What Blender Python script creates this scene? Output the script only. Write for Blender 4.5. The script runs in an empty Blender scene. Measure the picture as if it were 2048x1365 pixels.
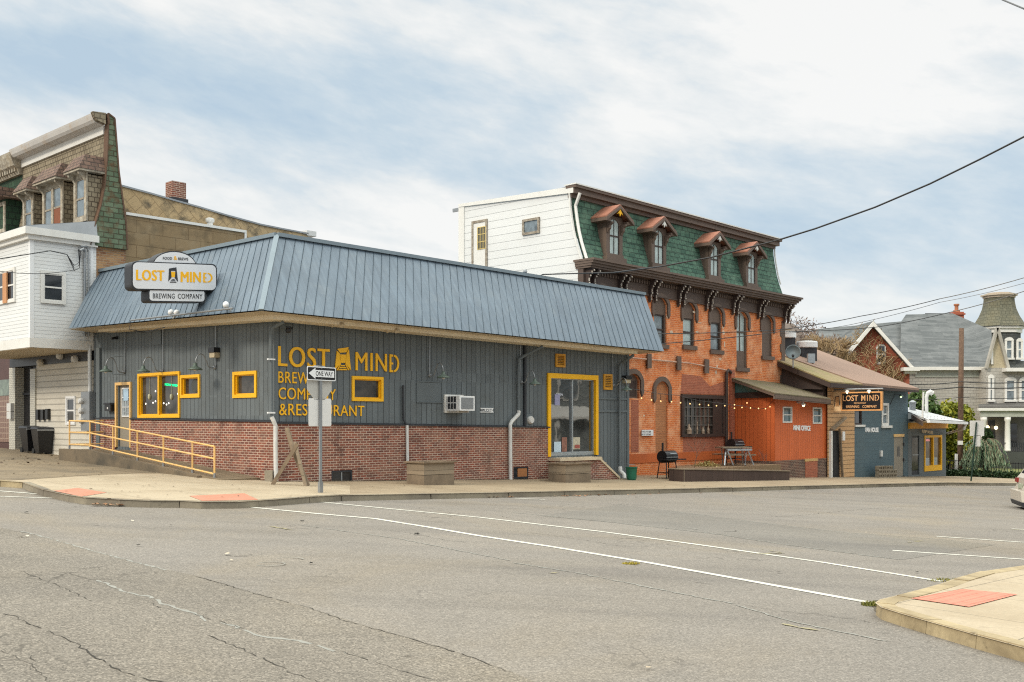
import bpy, bmesh, math, random
from mathutils import Vector, Matrix
random.seed(7)
S = bpy.context.scene
COL = S.collection
# ------------------------------------------------------------------ survey
F, CX, HY, EYE = 2050.0, 1024.0, 845.0, 1.6     # survey of the street corner: focal, centre column, eye level
GA, GB = -.0456, -.003                           # slope of the hill
def G(x, y, dz=0.0):
    x = max(-60, min(45, x)); y = max(-20, min(80, y))
    return GA*(x+4.35)+GB*(y-23.2)+dz
def gpt(px, py, dz=0.0):                         # point on the sloping ground
    r = (px-CX)/F; k = (py-HY)/F
    Y = (EYE-GA*4.35+GB*23.2-dz)/(k+GA*r+GB)
    return Vector((r*Y, Y, GA*(r*Y+4.35)+GB*(Y-23.2)+dz))
def at(px, py, Y):
    return Vector(((px-CX)/F*Y, Y, EYE+(HY-py)/F*Y))
class Wall:
    def __init__(s, O, d, n):
        s.O = Vector((O[0], O[1], 0)); s.d = Vector((d[0], d[1], 0)).normalized(); s.n = Vector((n[0], n[1], 0)).normalized()
    def P(s, u, z, o=0.0): 
        p = s.O+s.d*u+s.n*o; return Vector((p.x, p.y, z))
    def at(s, px, py, o=0.0):
        r = (px-CX)/F; C = s.O+s.n*o
        u = (r*C.y-C.x)/(s.d.x-r*s.d.y); Y = C.y+u*s.d.y
        return u, EYE+(HY-py)/F*Y
    def pt(s, px, py, o=0.0):
        u, z = s.at(px, py, o); return s.P(u, z, o)
    def rect(s, x0, x1, y0, y1, o=0.0):          # -> u0,u1,z0,z1 (sorted)
        xm = (x0+x1)/2; ua = s.at(x0, y0, o)[0]; ub = s.at(x1, y0, o)[0]
        zt = s.at(xm, y0, o)[1]; zb = s.at(xm, y1, o)[1]
        return min(ua, ub), max(ua, ub), zb, zt
R_ = Vector((.6922, .7218, 0)); L_ = Vector((-.7353, .6777, 0))
NR = Vector((.7218, -.6922, 0)); NL = Vector((-.6777, -.7353, 0))
K = Vector((-6.15, 26.5, 0))
SIDE = Wall(K, R_, NR); FRONT = Wall(K, L_, NL)
# ------------------------------------------------------------------ mesh collector
class MB:
    def __init__(s): s.v = []; s.f = []; s.uv = None
    def add(s, vs, fs):
        b = len(s.v); s.v += [Vector(v) for v in vs]; s.f += [tuple(b+i for i in f) for f in fs]; return s
    def quad(s, a, b, c, d): return s.add([a, b, c, d], [(0, 1, 2, 3)])
    def poly(s, pts): return s.add(pts, [tuple(range(len(pts)))])
    def hexa(s, p):                              # 4 bottom, 4 top
        return s.add(p, [(3, 2, 1, 0), (4, 5, 6, 7), (0, 1, 5, 4), (1, 2, 6, 5), (2, 3, 7, 6), (3, 0, 4, 7)])
    def box(s, x0, x1, y0, y1, z0, z1):
        return s.hexa([(x0, y0, z0), (x1, y0, z0), (x1, y1, z0), (x0, y1, z0), (x0, y0, z1), (x1, y0, z1), (x1, y1, z1), (x0, y1, z1)])
    def wbox(s, W, u0, u1, z0, z1, o0, o1):
        return s.hexa([W.P(u0, z0, o0), W.P(u1, z0, o0), W.P(u1, z0, o1), W.P(u0, z0, o1), W.P(u0, z1, o0), W.P(u1, z1, o0), W.P(u1, z1, o1), W.P(u0, z1, o1)])
    def beam(s, a, b, w, h, up=Vector((0, 0, 1))):
        a, b = Vector(a), Vector(b); d = (b-a).normalized(); x = d.cross(up)
        if x.length < 1e-4: x = d.cross(Vector((1, 0, 0)))
        x.normalize(); y = x.cross(d); x = x*w/2; y = y*h/2
        return s.hexa([a-x-y, a+x-y, b+x-y, b-x-y, a-x+y, a+x+y, b+x+y, b-x+y])
    def extr(s, pts, vec):
        n = len(pts); pts = [Vector(p) for p in pts]; vec = Vector(vec)
        return s.add(pts+[p+vec for p in pts], [tuple(range(n))[::-1], tuple(range(n, 2*n))]+[(i, (i+1) % n, n+(i+1) % n, n+i) for i in range(n)])
    def wpoly(s, W, uz, o0, o1): return s.extr([W.P(u, z, o0) for u, z in uz], W.n*(o1-o0))
    def tube(s, pts, r, n=8, cap=True):
        pts = [Vector(p) for p in pts]; rs = r if isinstance(r, (list, tuple)) else [r]*len(pts); vs = []; prev = None
        for i, p in enumerate(pts):
            d = (pts[min(i+1, len(pts)-1)]-pts[max(i-1, 0)]); d = d.normalized() if d.length > 1e-9 else Vector((0, 0, 1))
            x = prev-d*prev.dot(d) if prev is not None else d.cross(Vector((0, 0, 1)))
            if x.length < 1e-3: x = d.cross(Vector((1, 0, 0)))
            if x.length < 1e-3: x = d.cross(Vector((0, 1, 0)))
            x.normalize(); y = d.cross(x); prev = x
            vs += [p+(x*math.cos(t*2*math.pi/n)+y*math.sin(t*2*math.pi/n))*rs[i] for t in range(n)]
        m = len(pts); fs = [(i*n+j, i*n+(j+1) % n, (i+1)*n+(j+1) % n, (i+1)*n+j) for i in range(m-1) for j in range(n)]
        if cap: fs += [tuple(range(n))[::-1], tuple(range((m-1)*n, m*n))]
        return s.add(vs, fs)
    def lathe(s, c, prof, n=16, axis=Vector((0, 0, 1))):      # prof: (r, h)
        axis = Vector(axis).normalized(); x = axis.cross(Vector((0, 1, 0)));
        if x.length < 1e-3: x = axis.cross(Vector((1, 0, 0)))
        x.normalize(); y = axis.cross(x); c = Vector(c); vs = []
        for r, h in prof: vs += [c+axis*h+(x*math.cos(t*2*math.pi/n)+y*math.sin(t*2*math.pi/n))*max(r, .0005) for t in range(n)]
        m = len(prof); fs = [(i*n+j, i*n+(j+1) % n, (i+1)*n+(j+1) % n, (i+1)*n+j) for i in range(m-1) for j in range(n)]
        fs += [tuple(range(n))[::-1], tuple(range((m-1)*n, m*n))]
        return s.add(vs, fs)
    def ball(s, c, r, n=8, sc=(1, 1, 1)):
        c = Vector(c); m = n//2+1; vs = []
        for i in range(m+1):
            a = math.pi*i/m
            for j in range(n):
                b = 2*math.pi*j/n
                vs.append(c+Vector((max(math.sin(a), 1e-3)*math.cos(b)*sc[0], max(math.sin(a), 1e-3)*math.sin(b)*sc[1], math.cos(a)*sc[2]))*r)
        return s.add(vs, [(i*n+j, i*n+(j+1) % n, (i+1)*n+(j+1) % n, (i+1)*n+j) for i in range(m) for j in range(n)])
    def ring(s, W, u0, u1, z0, z1, w, o0, o1, wb=None):       # rectangular frame of four butted boards
        wb = w if wb is None else wb
        s.wbox(W, u0, u1, z1-w, z1, o0, o1); s.wbox(W, u0, u1, z0, z0+wb, o0, o1)
        s.wbox(W, u0, u0+w, z0+wb, z1-w, o0, o1); s.wbox(W, u1-w, u1, z0+wb, z1-w, o0, o1); return s
    def wall(s, W, u0, u1, z0, z1, o, holes=(), depth=.12):   # a wall face with rectangular openings and their reveals
        us = sorted({u0, u1, *[h[0] for h in holes], *[h[1] for h in holes]}); zs = sorted({z0, z1, *[h[2] for h in holes], *[h[3] for h in holes]})
        us = [u for u in us if u0 <= u <= u1]; zs = [z for z in zs if z0 <= z <= z1]
        for i in range(len(us)-1):
            for j in range(len(zs)-1):
                um, zm = (us[i]+us[i+1])/2, (zs[j]+zs[j+1])/2
                if any(h[0] < um < h[1] and h[2] < zm < h[3] for h in holes): continue
                s.quad(W.P(us[i], zs[j], o), W.P(us[i+1], zs[j], o), W.P(us[i+1], zs[j+1], o), W.P(us[i], zs[j+1], o))
        for a, b, c, d in [h[:4] for h in holes]:
            for p, q in (((a, c), (a, d)), ((a, d), (b, d)), ((b, d), (b, c)), ((b, c), (a, c))):
                s.quad(W.P(p[0], p[1], o), W.P(q[0], q[1], o), W.P(q[0], q[1], o-depth), W.P(p[0], p[1], o-depth))
        return s
    def build(s, name, mat, parent=None, smooth=False, recalc=True, **tags):
        me = bpy.data.meshes.new(name); off = Vector((0, 0, 0))
        if parent is not None: off = wloc(parent)
        elif s.v:
            off = Vector((sum(v.x for v in s.v)/len(s.v), sum(v.y for v in s.v)/len(s.v), min(v.z for v in s.v)))
        me.from_pydata([v-off for v in s.v], [], s.f)
        if recalc:
            bm = bmesh.new(); bm.from_mesh(me); bmesh.ops.recalc_face_normals(bm, faces=bm.faces); bm.to_mesh(me); bm.free()
        me.update(); uvl = me.uv_layers.new(name='UVMap').data
        Z = Vector((0, 0, 1))
        for p in me.polygons:
            n = p.normal
            if abs(n.z) > .985: t, b = Vector((1, 0, 0)), Vector((0, 1, 0))
            else: t = Z.cross(n).normalized(); b = n.cross(t)
            for li in p.loop_indices:
                q = me.vertices[me.loops[li].vertex_index].co+off
                uvl[li].uv = (q.dot(t), q.dot(b))
        if smooth:
            for p in me.polygons: p.use_smooth = True
        o = bpy.data.objects.new(name, me); COL.objects.link(o)
        if mat: me.materials.append(mat)
        if parent is not None: o.parent = parent
        else: o.location = off
        for k, v in tags.items(): o[k] = v
        return o
def wloc(o):
    p = Vector(o.location)
    while o.parent: o = o.parent; p += Vector(o.location)
    return p
def thing(name, label, cat, loc, group=None):
    o = bpy.data.objects.new(name, None); COL.objects.link(o); o.location = Vector(loc); o.empty_display_size = .2
    o['label'] = label; o['category'] = cat
    if group: o['group'] = group
    return o
def tagged(o, label, cat, group=None):
    o['label'] = label; o['category'] = cat
    if group: o['group'] = group
    return o
def copy_tree(o, parent=None):
    c = o.copy(); COL.objects.link(c); c.parent = parent
    for ch in [x for x in COL.objects if x.parent == o]: copy_tree(ch, c)
    return c
# ------------------------------------------------------------------ lettering
_tc = {}
def text_mesh(body, spacing=1.0, weight=0.0):
    key = (body, spacing, weight)
    if key in _tc: return _tc[key]
    cu = bpy.data.curves.new('lettering', 'FONT'); cu.body = body; cu.size = 1; cu.extrude = 0; cu.offset = weight; cu.space_character = spacing; cu.resolution_u = 4
    ob = bpy.data.objects.new('lettering', cu); COL.objects.link(ob)
    dg = bpy.context.evaluated_depsgraph_get(); me = bpy.data.meshes.new_from_object(ob.evaluated_get(dg))
    vs = [(v.co.x, v.co.y) for v in me.vertices]; fs = [tuple(p.vertices) for p in me.polygons]
    ec = {}
    for f in fs:
        for i in range(len(f)):
            a, b = f[i], f[(i+1) % len(f)]; ec[(a, b)] = ec.get((a, b), 0)+1
    edges = [e for e in ec if (e[1], e[0]) not in ec]
    bpy.data.objects.remove(ob); bpy.data.meshes.remove(me); bpy.data.curves.remove(cu)
    xs = [v[0] for v in vs]; ys = [v[1] for v in vs]; x0, x1, y0, y1 = min(xs), max(xs), min(ys), max(ys)
    vs = [((x-x0)/(x1-x0), (y-y0)/(y1-y0)) for x, y in vs]
    _tc[key] = (vs, fs, edges); return _tc[key]
def put_text(mb, body, c00, c10, c01, c11, thick, n, **kw):    # corners: lower left, lower right, upper left, upper right
    vs, fs, ed = text_mesh(body, **kw); c00, c10, c01, c11, n = map(Vector, (c00, c10, c01, c11, n)); n = n.normalized()
    P = [(c00*(1-x)+c10*x)*(1-y)+(c01*(1-x)+c11*x)*y for x, y in vs]; m = len(P)
    mb.add(P+[p+n*thick for p in P], [tuple(m+i for i in f) for f in fs]+[(a, b, b+m, a+m) for a, b in ed])
def put_shape(mb, pts, c00, c10, c01, c11, thick, n):
    c00, c10, c01, c11, n = map(Vector, (c00, c10, c01, c11, n)); n = n.normalized()
    mb.extr([(c00*(1-x)+c10*x)*(1-y)+(c01*(1-x)+c11*x)*y for x, y in pts], n*thick)
def arc2(cx, cy, rx, ry, a0, a1, n=10): return [(cx+rx*math.cos(math.radians(a0+(a1-a0)*i/n)), cy+ry*math.sin(math.radians(a0+(a1-a0)*i/n))) for i in range(n+1)]
def stencil_d(mb, *c):                                         # a D whose stem carries the arms of an E
    for s in ([(0, 0), (.36, 0), (.36, .12), (.17, .12), (.17, .44), (.36, .44), (.36, .55), (.17, .55), (.17, .88), (.36, .88), (.36, 1), (0, 1)],
              arc2(.45, .5, .55, .5, -88, 88)+arc2(.45, .5, .37, .38, 88, -88)): put_shape(mb, s, *c)
def tunnel_logo(mb, *c):
    for s in ([(.15, .93), (.86, 1), (.72, .78), (.31, .76)], [(.12, .85), (.3, .72), (.37, .3), (0, .02)], [(.87, .93), (.74, .74), (.66, .3), (1, 0)],
              [(.32, .69), (.72, .68), (.64, .32), (.39, .32)], [(.36, .22), (.62, .22), (.63, .17), (.35, .17)], [(.3, .14), (.68, .14), (.7, .09), (.28, .09)],
              [(.24, .06), (.75, .06), (.77, 0), (.22, 0)], [(.33, .28), (.38, .28), (.18, 0), (.1, 0)], [(.63, .28), (.68, .28), (.91, 0), (.83, 0)]): put_shape(mb, s, *c)
def wtext(mb, W, body, xl, ylt, ylb, xr, yrt, yrb, o, thick=.02, fn=None, **kw):
    c = (W.pt(xl, ylb, o), W.pt(xr, yrb, o), W.pt(xl, ylt, o), W.pt(xr, yrt, o), thick, W.n)
    if fn: fn(mb, *c)
    else: put_text(mb, body, *c, **kw)
# ------------------------------------------------------------------ materials
def new_mat(name):
    m = bpy.data.materials.new(name); m.use_nodes = True; nt = m.node_tree; b = nt.nodes['Principled BSDF']; return m, nt, b
def N(nt, t, **kw):
    n = nt.nodes.new(t)
    for k, v in kw.items():
        if k in n.inputs.keys(): n.inputs[k].default_value = v
        else: setattr(n, k, v)
    return n
def L(nt, a, b): nt.links.new(a, b)
def col(c): return (c[0], c[1], c[2], 1)
def ramp(nt, src, stops):
    r = nt.nodes.new('ShaderNodeValToRGB'); e = r.color_ramp.elements
    e[0].position, e[0].color = stops[0][0], col(stops[0][1]); e[1].position, e[1].color = stops[-1][0], col(stops[-1][1])
    for p, c in stops[1:-1]:
        x = e.new(p); x.color = col(c)
    L(nt, src, r.inputs['Fac']); return r
def mixc(nt, fac, a, b, mode='MIX'):
    m = nt.nodes.new('ShaderNodeMix'); m.data_type = 'RGBA'; m.blend_type = mode
    for s, v in ((m.inputs[0], fac), (m.inputs[6], a), (m.inputs[7], b)):
        if isinstance(v, (int, float)): s.default_value = v
        elif isinstance(v, tuple): s.default_value = col(v)
        else: L(nt, v, s)
    return m.outputs[2]
def math_(nt, op, a, b=0.0, c=None, clamp=False):
    m = nt.nodes.new('ShaderNodeMath'); m.operation = op; m.use_clamp = clamp
    for s, v in zip(m.inputs, (a, b) if c is None else (a, b, c)):
        if isinstance(v, (int, float)): s.default_value = v
        else: L(nt, v, s)
    return m.outputs[0]
def uvn(nt, sx=1, sy=1):
    t = nt.nodes.new('ShaderNodeUVMap'); t.uv_map = 'UVMap'; m = nt.nodes.new('ShaderNodeMapping'); m.inputs['Scale'].default_value = (sx, sy, 1); L(nt, t.outputs[0], m.inputs[0]); return m.outputs[0]
def wpos(nt): return nt.nodes.new('ShaderNodeNewGeometry').outputs['Position']
def noise(nt, vec, scale, detail=4, rough=.6, dist=0.0):
    n = nt.nodes.new('ShaderNodeTexNoise'); n.inputs['Scale'].default_value = scale; n.inputs['Detail'].default_value = detail; n.inputs['Roughness'].default_value = rough; n.inputs['Distortion'].default_value = dist
    L(nt, vec, n.inputs['Vector']); return n.outputs['Fac']
def bump(nt, b, h, strength=.4, dist=.01):
    n = nt.nodes.new('ShaderNodeBump'); n.inputs['Strength'].default_value = strength; n.inputs['Distance'].default_value = dist; L(nt, h, n.inputs['Height']); L(nt, n.outputs[0], b.inputs['Normal'])
MC = {}
def paint(name, c, rough=.6, var=.18, metal=0.0, dirt=None, scale=1.2, spec=.4, grain=0.0):
    if name in MC: return MC[name]
    m, nt, b = new_mat(name); p = wpos(nt); n1 = noise(nt, p, scale, 6); n2 = noise(nt, p, 14, 3)
    f = math_(nt, 'ADD', math_(nt, 'MULTIPLY', n1, .7), math_(nt, 'MULTIPLY', n2, .3))
    r = ramp(nt, f, [(.3, tuple(x*(1-var) for x in c)), (.7, tuple(min(1, x*(1+var)) for x in c))]); out = r.outputs[0]
    if dirt:
        d = ramp(nt, noise(nt, p, 2.3, 8, .7), [(.52, (0, 0, 0)), (.72, (1, 1, 1))]); out = mixc(nt, math_(nt, 'MULTIPLY', d.outputs[0], dirt[1]), out, dirt[0])
    L(nt, out, b.inputs['Base Color']); b.inputs['Metallic'].default_value = metal; b.inputs['Specular IOR Level'].default_value = spec
    L(nt, math_(nt, 'ADD', math_(nt, 'MULTIPLY', n2, .2), rough-.1), b.inputs['Roughness'])
    if grain: bump(nt, b, noise(nt, p, 60, 3), grain, .004)
    MC[name] = m; return m
def emit(name, c, s):
    if name in MC: return MC[name]
    m, nt, b = new_mat(name); b.inputs['Base Color'].default_value = col(c); b.inputs['Emission Color'].default_value = col(c); b.inputs['Emission Strength'].default_value = s; MC[name] = m; return m
def bricks(name, c1, c2, mortar, bw=.2, bh=.0677, ms=.011, wash=None, washamt=.5, bstr=.5, rough=.85, offset=.5, sc=.5, dark=None):
    m, nt, b = new_mat(name); uv = uvn(nt); t = nt.nodes.new('ShaderNodeTexBrick'); L(nt, uv, t.inputs['Vector'])
    t.inputs['Scale'].default_value = 1; t.inputs['Brick Width'].default_value = bw; t.inputs['Row Height'].default_value = bh; t.inputs['Mortar Size'].default_value = ms; t.offset = offset
    t.inputs['Mortar Smooth'].default_value = .15; t.inputs['Color1'].default_value = col(c1); t.inputs['Color2'].default_value = col(c2); t.inputs['Mortar'].default_value = col(mortar)
    out = t.outputs['Color']; n1 = noise(nt, uv, sc, 8, .7); n2 = noise(nt, uv, 9, 5, .7)
    out = mixc(nt, math_(nt, 'MULTIPLY', n2, .28), out, tuple(x*.45 for x in c2), 'MIX')
    if wash: out = mixc(nt, math_(nt, 'MULTIPLY', ramp(nt, n1, [(.47, (0, 0, 0)), (.68, (1, 1, 1))]).outputs[0], washamt), out, wash)
    if dark: out = mixc(nt, math_(nt, 'MULTIPLY', ramp(nt, noise(nt, uv, sc*2.1, 6, .6), [(.5, (0, 0, 0)), (.7, (1, 1, 1))]).outputs[0], dark[1]), out, dark[0])
    L(nt, out, b.inputs['Base Color']); b.inputs['Roughness'].default_value = rough
    h = math_(nt, 'ADD', math_(nt, 'MULTIPLY', t.outputs['Fac'], -1.0), math_(nt, 'MULTIPLY', n2, .5)); bump(nt, b, h, bstr, .012); MC[name] = m; return m
def siding(name, c, pitch, groove, vertical=True, var=.12, rough=.55, dirt=None, lap=False, board=None, gc=.35):
    m, nt, b = new_mat(name); uv = uvn(nt); sep = nt.nodes.new('ShaderNodeSeparateXYZ'); L(nt, uv, sep.inputs[0]); x = sep.outputs[0 if vertical else 1]
    fr = math_(nt, 'FRACT', math_(nt, 'DIVIDE', x, pitch)); g = math_(nt, 'LESS_THAN', fr, groove/pitch)
    wn = nt.nodes.new('ShaderNodeTexWhiteNoise'); wn.noise_dimensions = '1D'; L(nt, math_(nt, 'FLOOR', math_(nt, 'DIVIDE', x, pitch)), wn.inputs['W'])
    mp = nt.nodes.new('ShaderNodeMapping'); mp.inputs['Scale'].default_value = (9, .7, 1) if vertical else (.7, 9, 1); L(nt, uv, mp.inputs[0])
    n1 = noise(nt, mp.outputs[0], 1.2, 7, .65); n0 = noise(nt, uv, .45, 5)
    f = math_(nt, 'ADD', math_(nt, 'MULTIPLY', n1, .45), math_(nt, 'ADD', math_(nt, 'MULTIPLY', wn.outputs[0], .25), math_(nt, 'MULTIPLY', n0, .35)))
    out = ramp(nt, f, [(.3, tuple(q*(1-var) for q in c)), (.75, tuple(min(1, q*(1+var)) for q in c))]).outputs[0]
    if board: out = mixc(nt, math_(nt, 'MULTIPLY', wn.outputs[0], board[1]), out, board[0])
    if dirt: out = mixc(nt, math_(nt, 'MULTIPLY', ramp(nt, noise(nt, uv, 1.1, 8, .72), [(.5, (0, 0, 0)), (.75, (1, 1, 1))]).outputs[0], dirt[1]), out, dirt[0])
    out = mixc(nt, g, out, tuple(q*gc for q in c)); L(nt, out, b.inputs['Base Color']); b.inputs['Roughness'].default_value = rough; b.inputs['Specular IOR Level'].default_value = .35
    h = math_(nt, 'MULTIPLY', fr, -1.0) if lap else math_(nt, 'MULTIPLY', g, -1.0); bump(nt, b, h, .6, .02 if lap else .012); MC[name] = m; return m
def glass(name, c=(.02, .022, .025), rough=.06, streak=.4, spec=.7):
    if name in MC: return MC[name]
    m, nt, b = new_mat(name); p = wpos(nt); n = noise(nt, p, 1.6, 5, .6, .8)
    out = ramp(nt, n, [(.35, tuple(x*(1-streak) for x in c)), (.65, tuple(x*(1+2.5*streak) for x in c))]).outputs[0]
    L(nt, out, b.inputs['Base Color']); b.inputs['Roughness'].default_value = rough; b.inputs['Specular IOR Level'].default_value = spec
    bump(nt, b, noise(nt, p, 1.1, 2), .12, .03); MC[name] = m; return m
def speck(name, c1, c2, scale=18, scale2=1.0, c3=None, rough=.9, bs=.5):
    m, nt, b = new_mat(name); p = wpos(nt); f = noise(nt, p, scale, 6, .7)
    out = ramp(nt, f, [(.32, c1), (.68, c2)]).outputs[0]
    if c3: out = mixc(nt, ramp(nt, noise(nt, p, scale2, 6, .7), [(.45, (0, 0, 0)), (.65, (1, 1, 1))]).outputs[0], out, c3)
    L(nt, out, b.inputs['Base Color']); b.inputs['Roughness'].default_value = rough; bump(nt, b, f, bs, .03); MC[name] = m; return m
def leafmat(name, c1, c2, c3):
    m, nt, b = new_mat(name); g = nt.nodes.new('ShaderNodeNewGeometry'); f = math_(nt, 'ADD', math_(nt, 'MULTIPLY', g.outputs['Random Per Island'], .5), math_(nt, 'MULTIPLY', noise(nt, g.outputs['Position'], .9, 3), .5))
    L(nt, ramp(nt, f, [(.25, c1), (.5, c2), (.75, c3)]).outputs[0], b.inputs['Base Color']); b.inputs['Roughness'].default_value = .6; b.inputs['Specular IOR Level'].default_value = .3; MC[name] = m; return m
# ------------------------------------------------------------------ palette
ORANGE = (.52, .125, .034)
m_blue_wall = siding('blue grey vertical siding', (.124, .144, .156), .2032, .017, True, .18, .6, dirt=((.085, .088, .083), .55), gc=.22)
m_blue_paint = paint('blue grey paint', (.120, .140, .152), .6, .12)
m_blue_block = bricks('blue painted block', (.085, .14, .17), (.075, .125, .155), (.06, .10, .125), .4, .2, .008, wash=(.1, .13, .14), washamt=.5, bstr=.25, rough=.7)
m_brick = bricks('red brown brick', (.30, .085, .048), (.14, .048, .036), (.58, .45, .36), .205, .0677, .0095, wash=(.42, .27, .19), washamt=.35, sc=1.0, dark=((.075, .035, .026), .65))
m_orange_brick = bricks('orange painted brick', (.80, .225, .050), (.60, .135, .03), (.78, .36, .18), .225, .0762, .012, wash=(.86, .50, .30), washamt=.75, sc=1.1, bstr=.6, dark=((.40, .09, .03), .45))
m_infill = bricks('bare infill brick', (.45, .135, .07), (.32, .09, .05), (.43, .17, .10), .205, .0677, .011, wash=(.42, .15, .09), washamt=.5, sc=1.5)
m_tan_infill = bricks('tan infill brick', (.50, .2, .075), (.42, .16, .06), (.34, .15, .075), .205, .0677, .011, wash=(.55, .27, .13), washamt=.5, sc=1.5)
m_grime_brick = bricks('grimy brick', (.15, .07, .05), (.08, .045, .04), (.32, .24, .18), .205, .0677, .011, wash=(.3, .12, .07), washamt=.5, sc=1.1, dark=((.03, .025, .022), .75))
m_old_brick = bricks('old yellow brick', (.48, .27, .12), (.24, .10, .05), (.35, .26, .18), .24, .08, .012, wash=(.5, .33, .18), washamt=.5, sc=1.4)
m_red_brick = bricks('victorian red brick', (.42, .11, .06), (.35, .09, .05), (.42, .16, .1), .205, .0677, .006, wash=(.36, .1, .06), washamt=.5, bstr=.2)
m_stone = bricks('rubble stone', (.33, .25, .17), (.20, .15, .10), (.40, .33, .25), .34, .19, .03, wash=(.42, .36, .28), washamt=.7, sc=2.5, bstr=.9, dark=((.12, .09, .07), .6))
m_glassblock = bricks('tan glass block', (.22, .13, .10), (.18, .10, .08), (.36, .26, .2), .2, .2, .02, bstr=.4, rough=.4, offset=0)
m_white_tile = bricks('white glazed brick', (.62, .6, .52), (.55, .53, .46), (.3, .29, .26), .2, .067, .008, rough=.35)
m_orange_wall = siding('orange vertical siding', (.60, .135, .038), .2, .014, True, .1, .55, dirt=((.30, .06, .02), .3), gc=.5)
m_orange = paint('orange paint', ORANGE, .6, .14, dirt=((.35, .09, .04), .4))
m_white_lap = siding('white lap siding', (.69, .70, .70), .115, .008, False, .05, .45, lap=True, dirt=((.5, .48, .42), .22), gc=.5)
m_cream_lap = siding('cream ribbed siding', (.62, .585, .51), .2, .04, False, .08, .6, lap=True, dirt=((.33, .29, .24), .5), gc=.62)
m_white_wide = siding('white wide lap siding', (.68, .69, .69), .3, .013, False, .04, .5, lap=True, dirt=((.52, .5, .46), .2), gc=.5)
m_grey_lap = bricks('grey shake siding', (.50, .48, .44), (.43, .41, .37), (.2, .19, .18), .45, .22, .012, wash=(.36, .35, .32), washamt=.5, sc=.4, bstr=.4)
m_roof_metal = paint('slate blue metal', (.135, .180, .232), .42, .14, .15, dirt=((.20, .235, .265), .45), scale=.7, spec=.5)
bump(m_roof_metal.node_tree, m_roof_metal.node_tree.nodes['Principled BSDF'], noise(m_roof_metal.node_tree, wpos(m_roof_metal.node_tree), 1.3, 3), .35, .05)
_nt = m_roof_metal.node_tree; _b = _nt.nodes['Principled BSDF']; _src = _b.inputs['Base Color'].links[0].from_socket; _uv = uvn(_nt); _sp = _nt.nodes.new('ShaderNodeSeparateXYZ'); L(_nt, _uv, _sp.inputs[0])
_wn = _nt.nodes.new('ShaderNodeTexWhiteNoise'); _wn.noise_dimensions = '1D'; L(_nt, math_(_nt, 'FLOOR', math_(_nt, 'DIVIDE', _sp.outputs[0], .9)), _wn.inputs['W'])
_mp = _nt.nodes.new('ShaderNodeMapping'); _mp.inputs['Scale'].default_value = (7, .5, 1); L(_nt, _uv, _mp.inputs[0]); _st = ramp(_nt, noise(_nt, _mp.outputs[0], 1.3, 6, .65), [(.42, (.86, .86, .86)), (.62, (1.1, 1.1, 1.08))]).outputs[0]
_c = mixc(_nt, 1.0, _src, _st, 'MULTIPLY'); _c = mixc(_nt, 1.0, _c, ramp(_nt, _wn.outputs[0], [(0, (.93, .94, .95)), (1, (1.07, 1.06, 1.05))]).outputs[0], 'MULTIPLY'); L(_nt, _c, _b.inputs['Base Color'])
m_roof_seam = paint('dark seam metal', (.055, .08, .105), .5, .1)
m_tan_trim = paint('tan trim', (.62, .51, .36), .6, .12, dirt=((.33, .26, .18), .4))
m_soffit = paint('cream soffit', (.52, .44, .32), .7, .12, dirt=((.25, .2, .14), .5))
m_yellow = paint('golden yellow paint', (.88, .47, .010), .45, .06)
m_yellow2 = paint('weathered ochre paint', (.62, .30, .03), .55, .15, dirt=((.4, .2, .05), .4))
m_rail = paint('yellow rail paint', (.74, .46, .17), .45, .12, dirt=((.75, .55, .35), .6))
m_white = paint('white paint', (.72, .71, .68), .5, .06, dirt=((.5, .47, .42), .35))
m_white_clean = paint('clean white', (.78, .79, .8), .4, .03)
m_pipe = paint('white pipe', (.62, .62, .61), .45, .08, dirt=((.42, .4, .36), .4))
m_galv = paint('galvanised metal', (.30, .315, .33), .4, .15, .6)
m_alu = paint('aluminium', (.42, .46, .49), .35, .12, .6)
m_black = paint('black enamel', (.014, .014, .016), .35, .2)
m_char = paint('charcoal', (.03, .033, .04), .55, .25)
m_brown = paint('chocolate brown paint', (.13, .092, .073), .6, .18, dirt=((.16, .115, .09), .4))
m_brown_dk = paint('dark brown paint', (.05, .032, .027), .6, .2)
m_brown_bd = siding('brown deck board', (.065, .042, .036), .36, .01, True, .22, .65, dirt=((.11, .075, .06), .5), gc=.4)
m_copper = paint('rust pink metal', (.31, .135, .09), .55, .15, dirt=((.2, .08, .05), .6))
m_gshingle = bricks('green roof shingle', (.085, .175, .125), (.045, .105, .078), (.022, .045, .035), .34, .19, .018, wash=(.14, .235, .17), washamt=.6, sc=1.4, bstr=.9, rough=.95)
m_gscallop = bricks('dark green shingle', (.04, .09, .05), (.02, .055, .03), (.015, .03, .02), .26, .24, .02, wash=(.03, .06, .035), bstr=1, rough=.9)
m_pgreen = bricks('weathered green shingle', (.15, .205, .13), (.085, .125, .075), (.06, .055, .03), .34, .17, .018, wash=(.26, .28, .19), washamt=.6, sc=1.4, bstr=.8, rough=.9, dark=((.12, .06, .025), .9))
m_tanshingle = bricks('weathered tan shingle', (.34, .285, .20), (.23, .19, .13), (.08, .06, .04), .2, .16, .016, wash=(.36, .31, .22), washamt=.5, sc=1.1, bstr=.8, rough=.95, dark=((.12, .10, .07), .55))
m_tanblock = bricks('tan roll asphalt', (.32, .225, .125), (.25, .175, .095), (.17, .11, .055), .95, .42, .012, wash=(.36, .29, .19), washamt=.4, sc=.9, bstr=.4, rough=.95, dark=((.10, .075, .045), .6))
m_diamond = bricks('diamond shingle', (.50, .37, .21), (.46, .33, .18), (.30, .21, .115), .42, .42, .014, wash=(.62, .48, .28), washamt=.4, sc=.9, bstr=.3, dark=((.10, .085, .06), 1.0))
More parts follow.
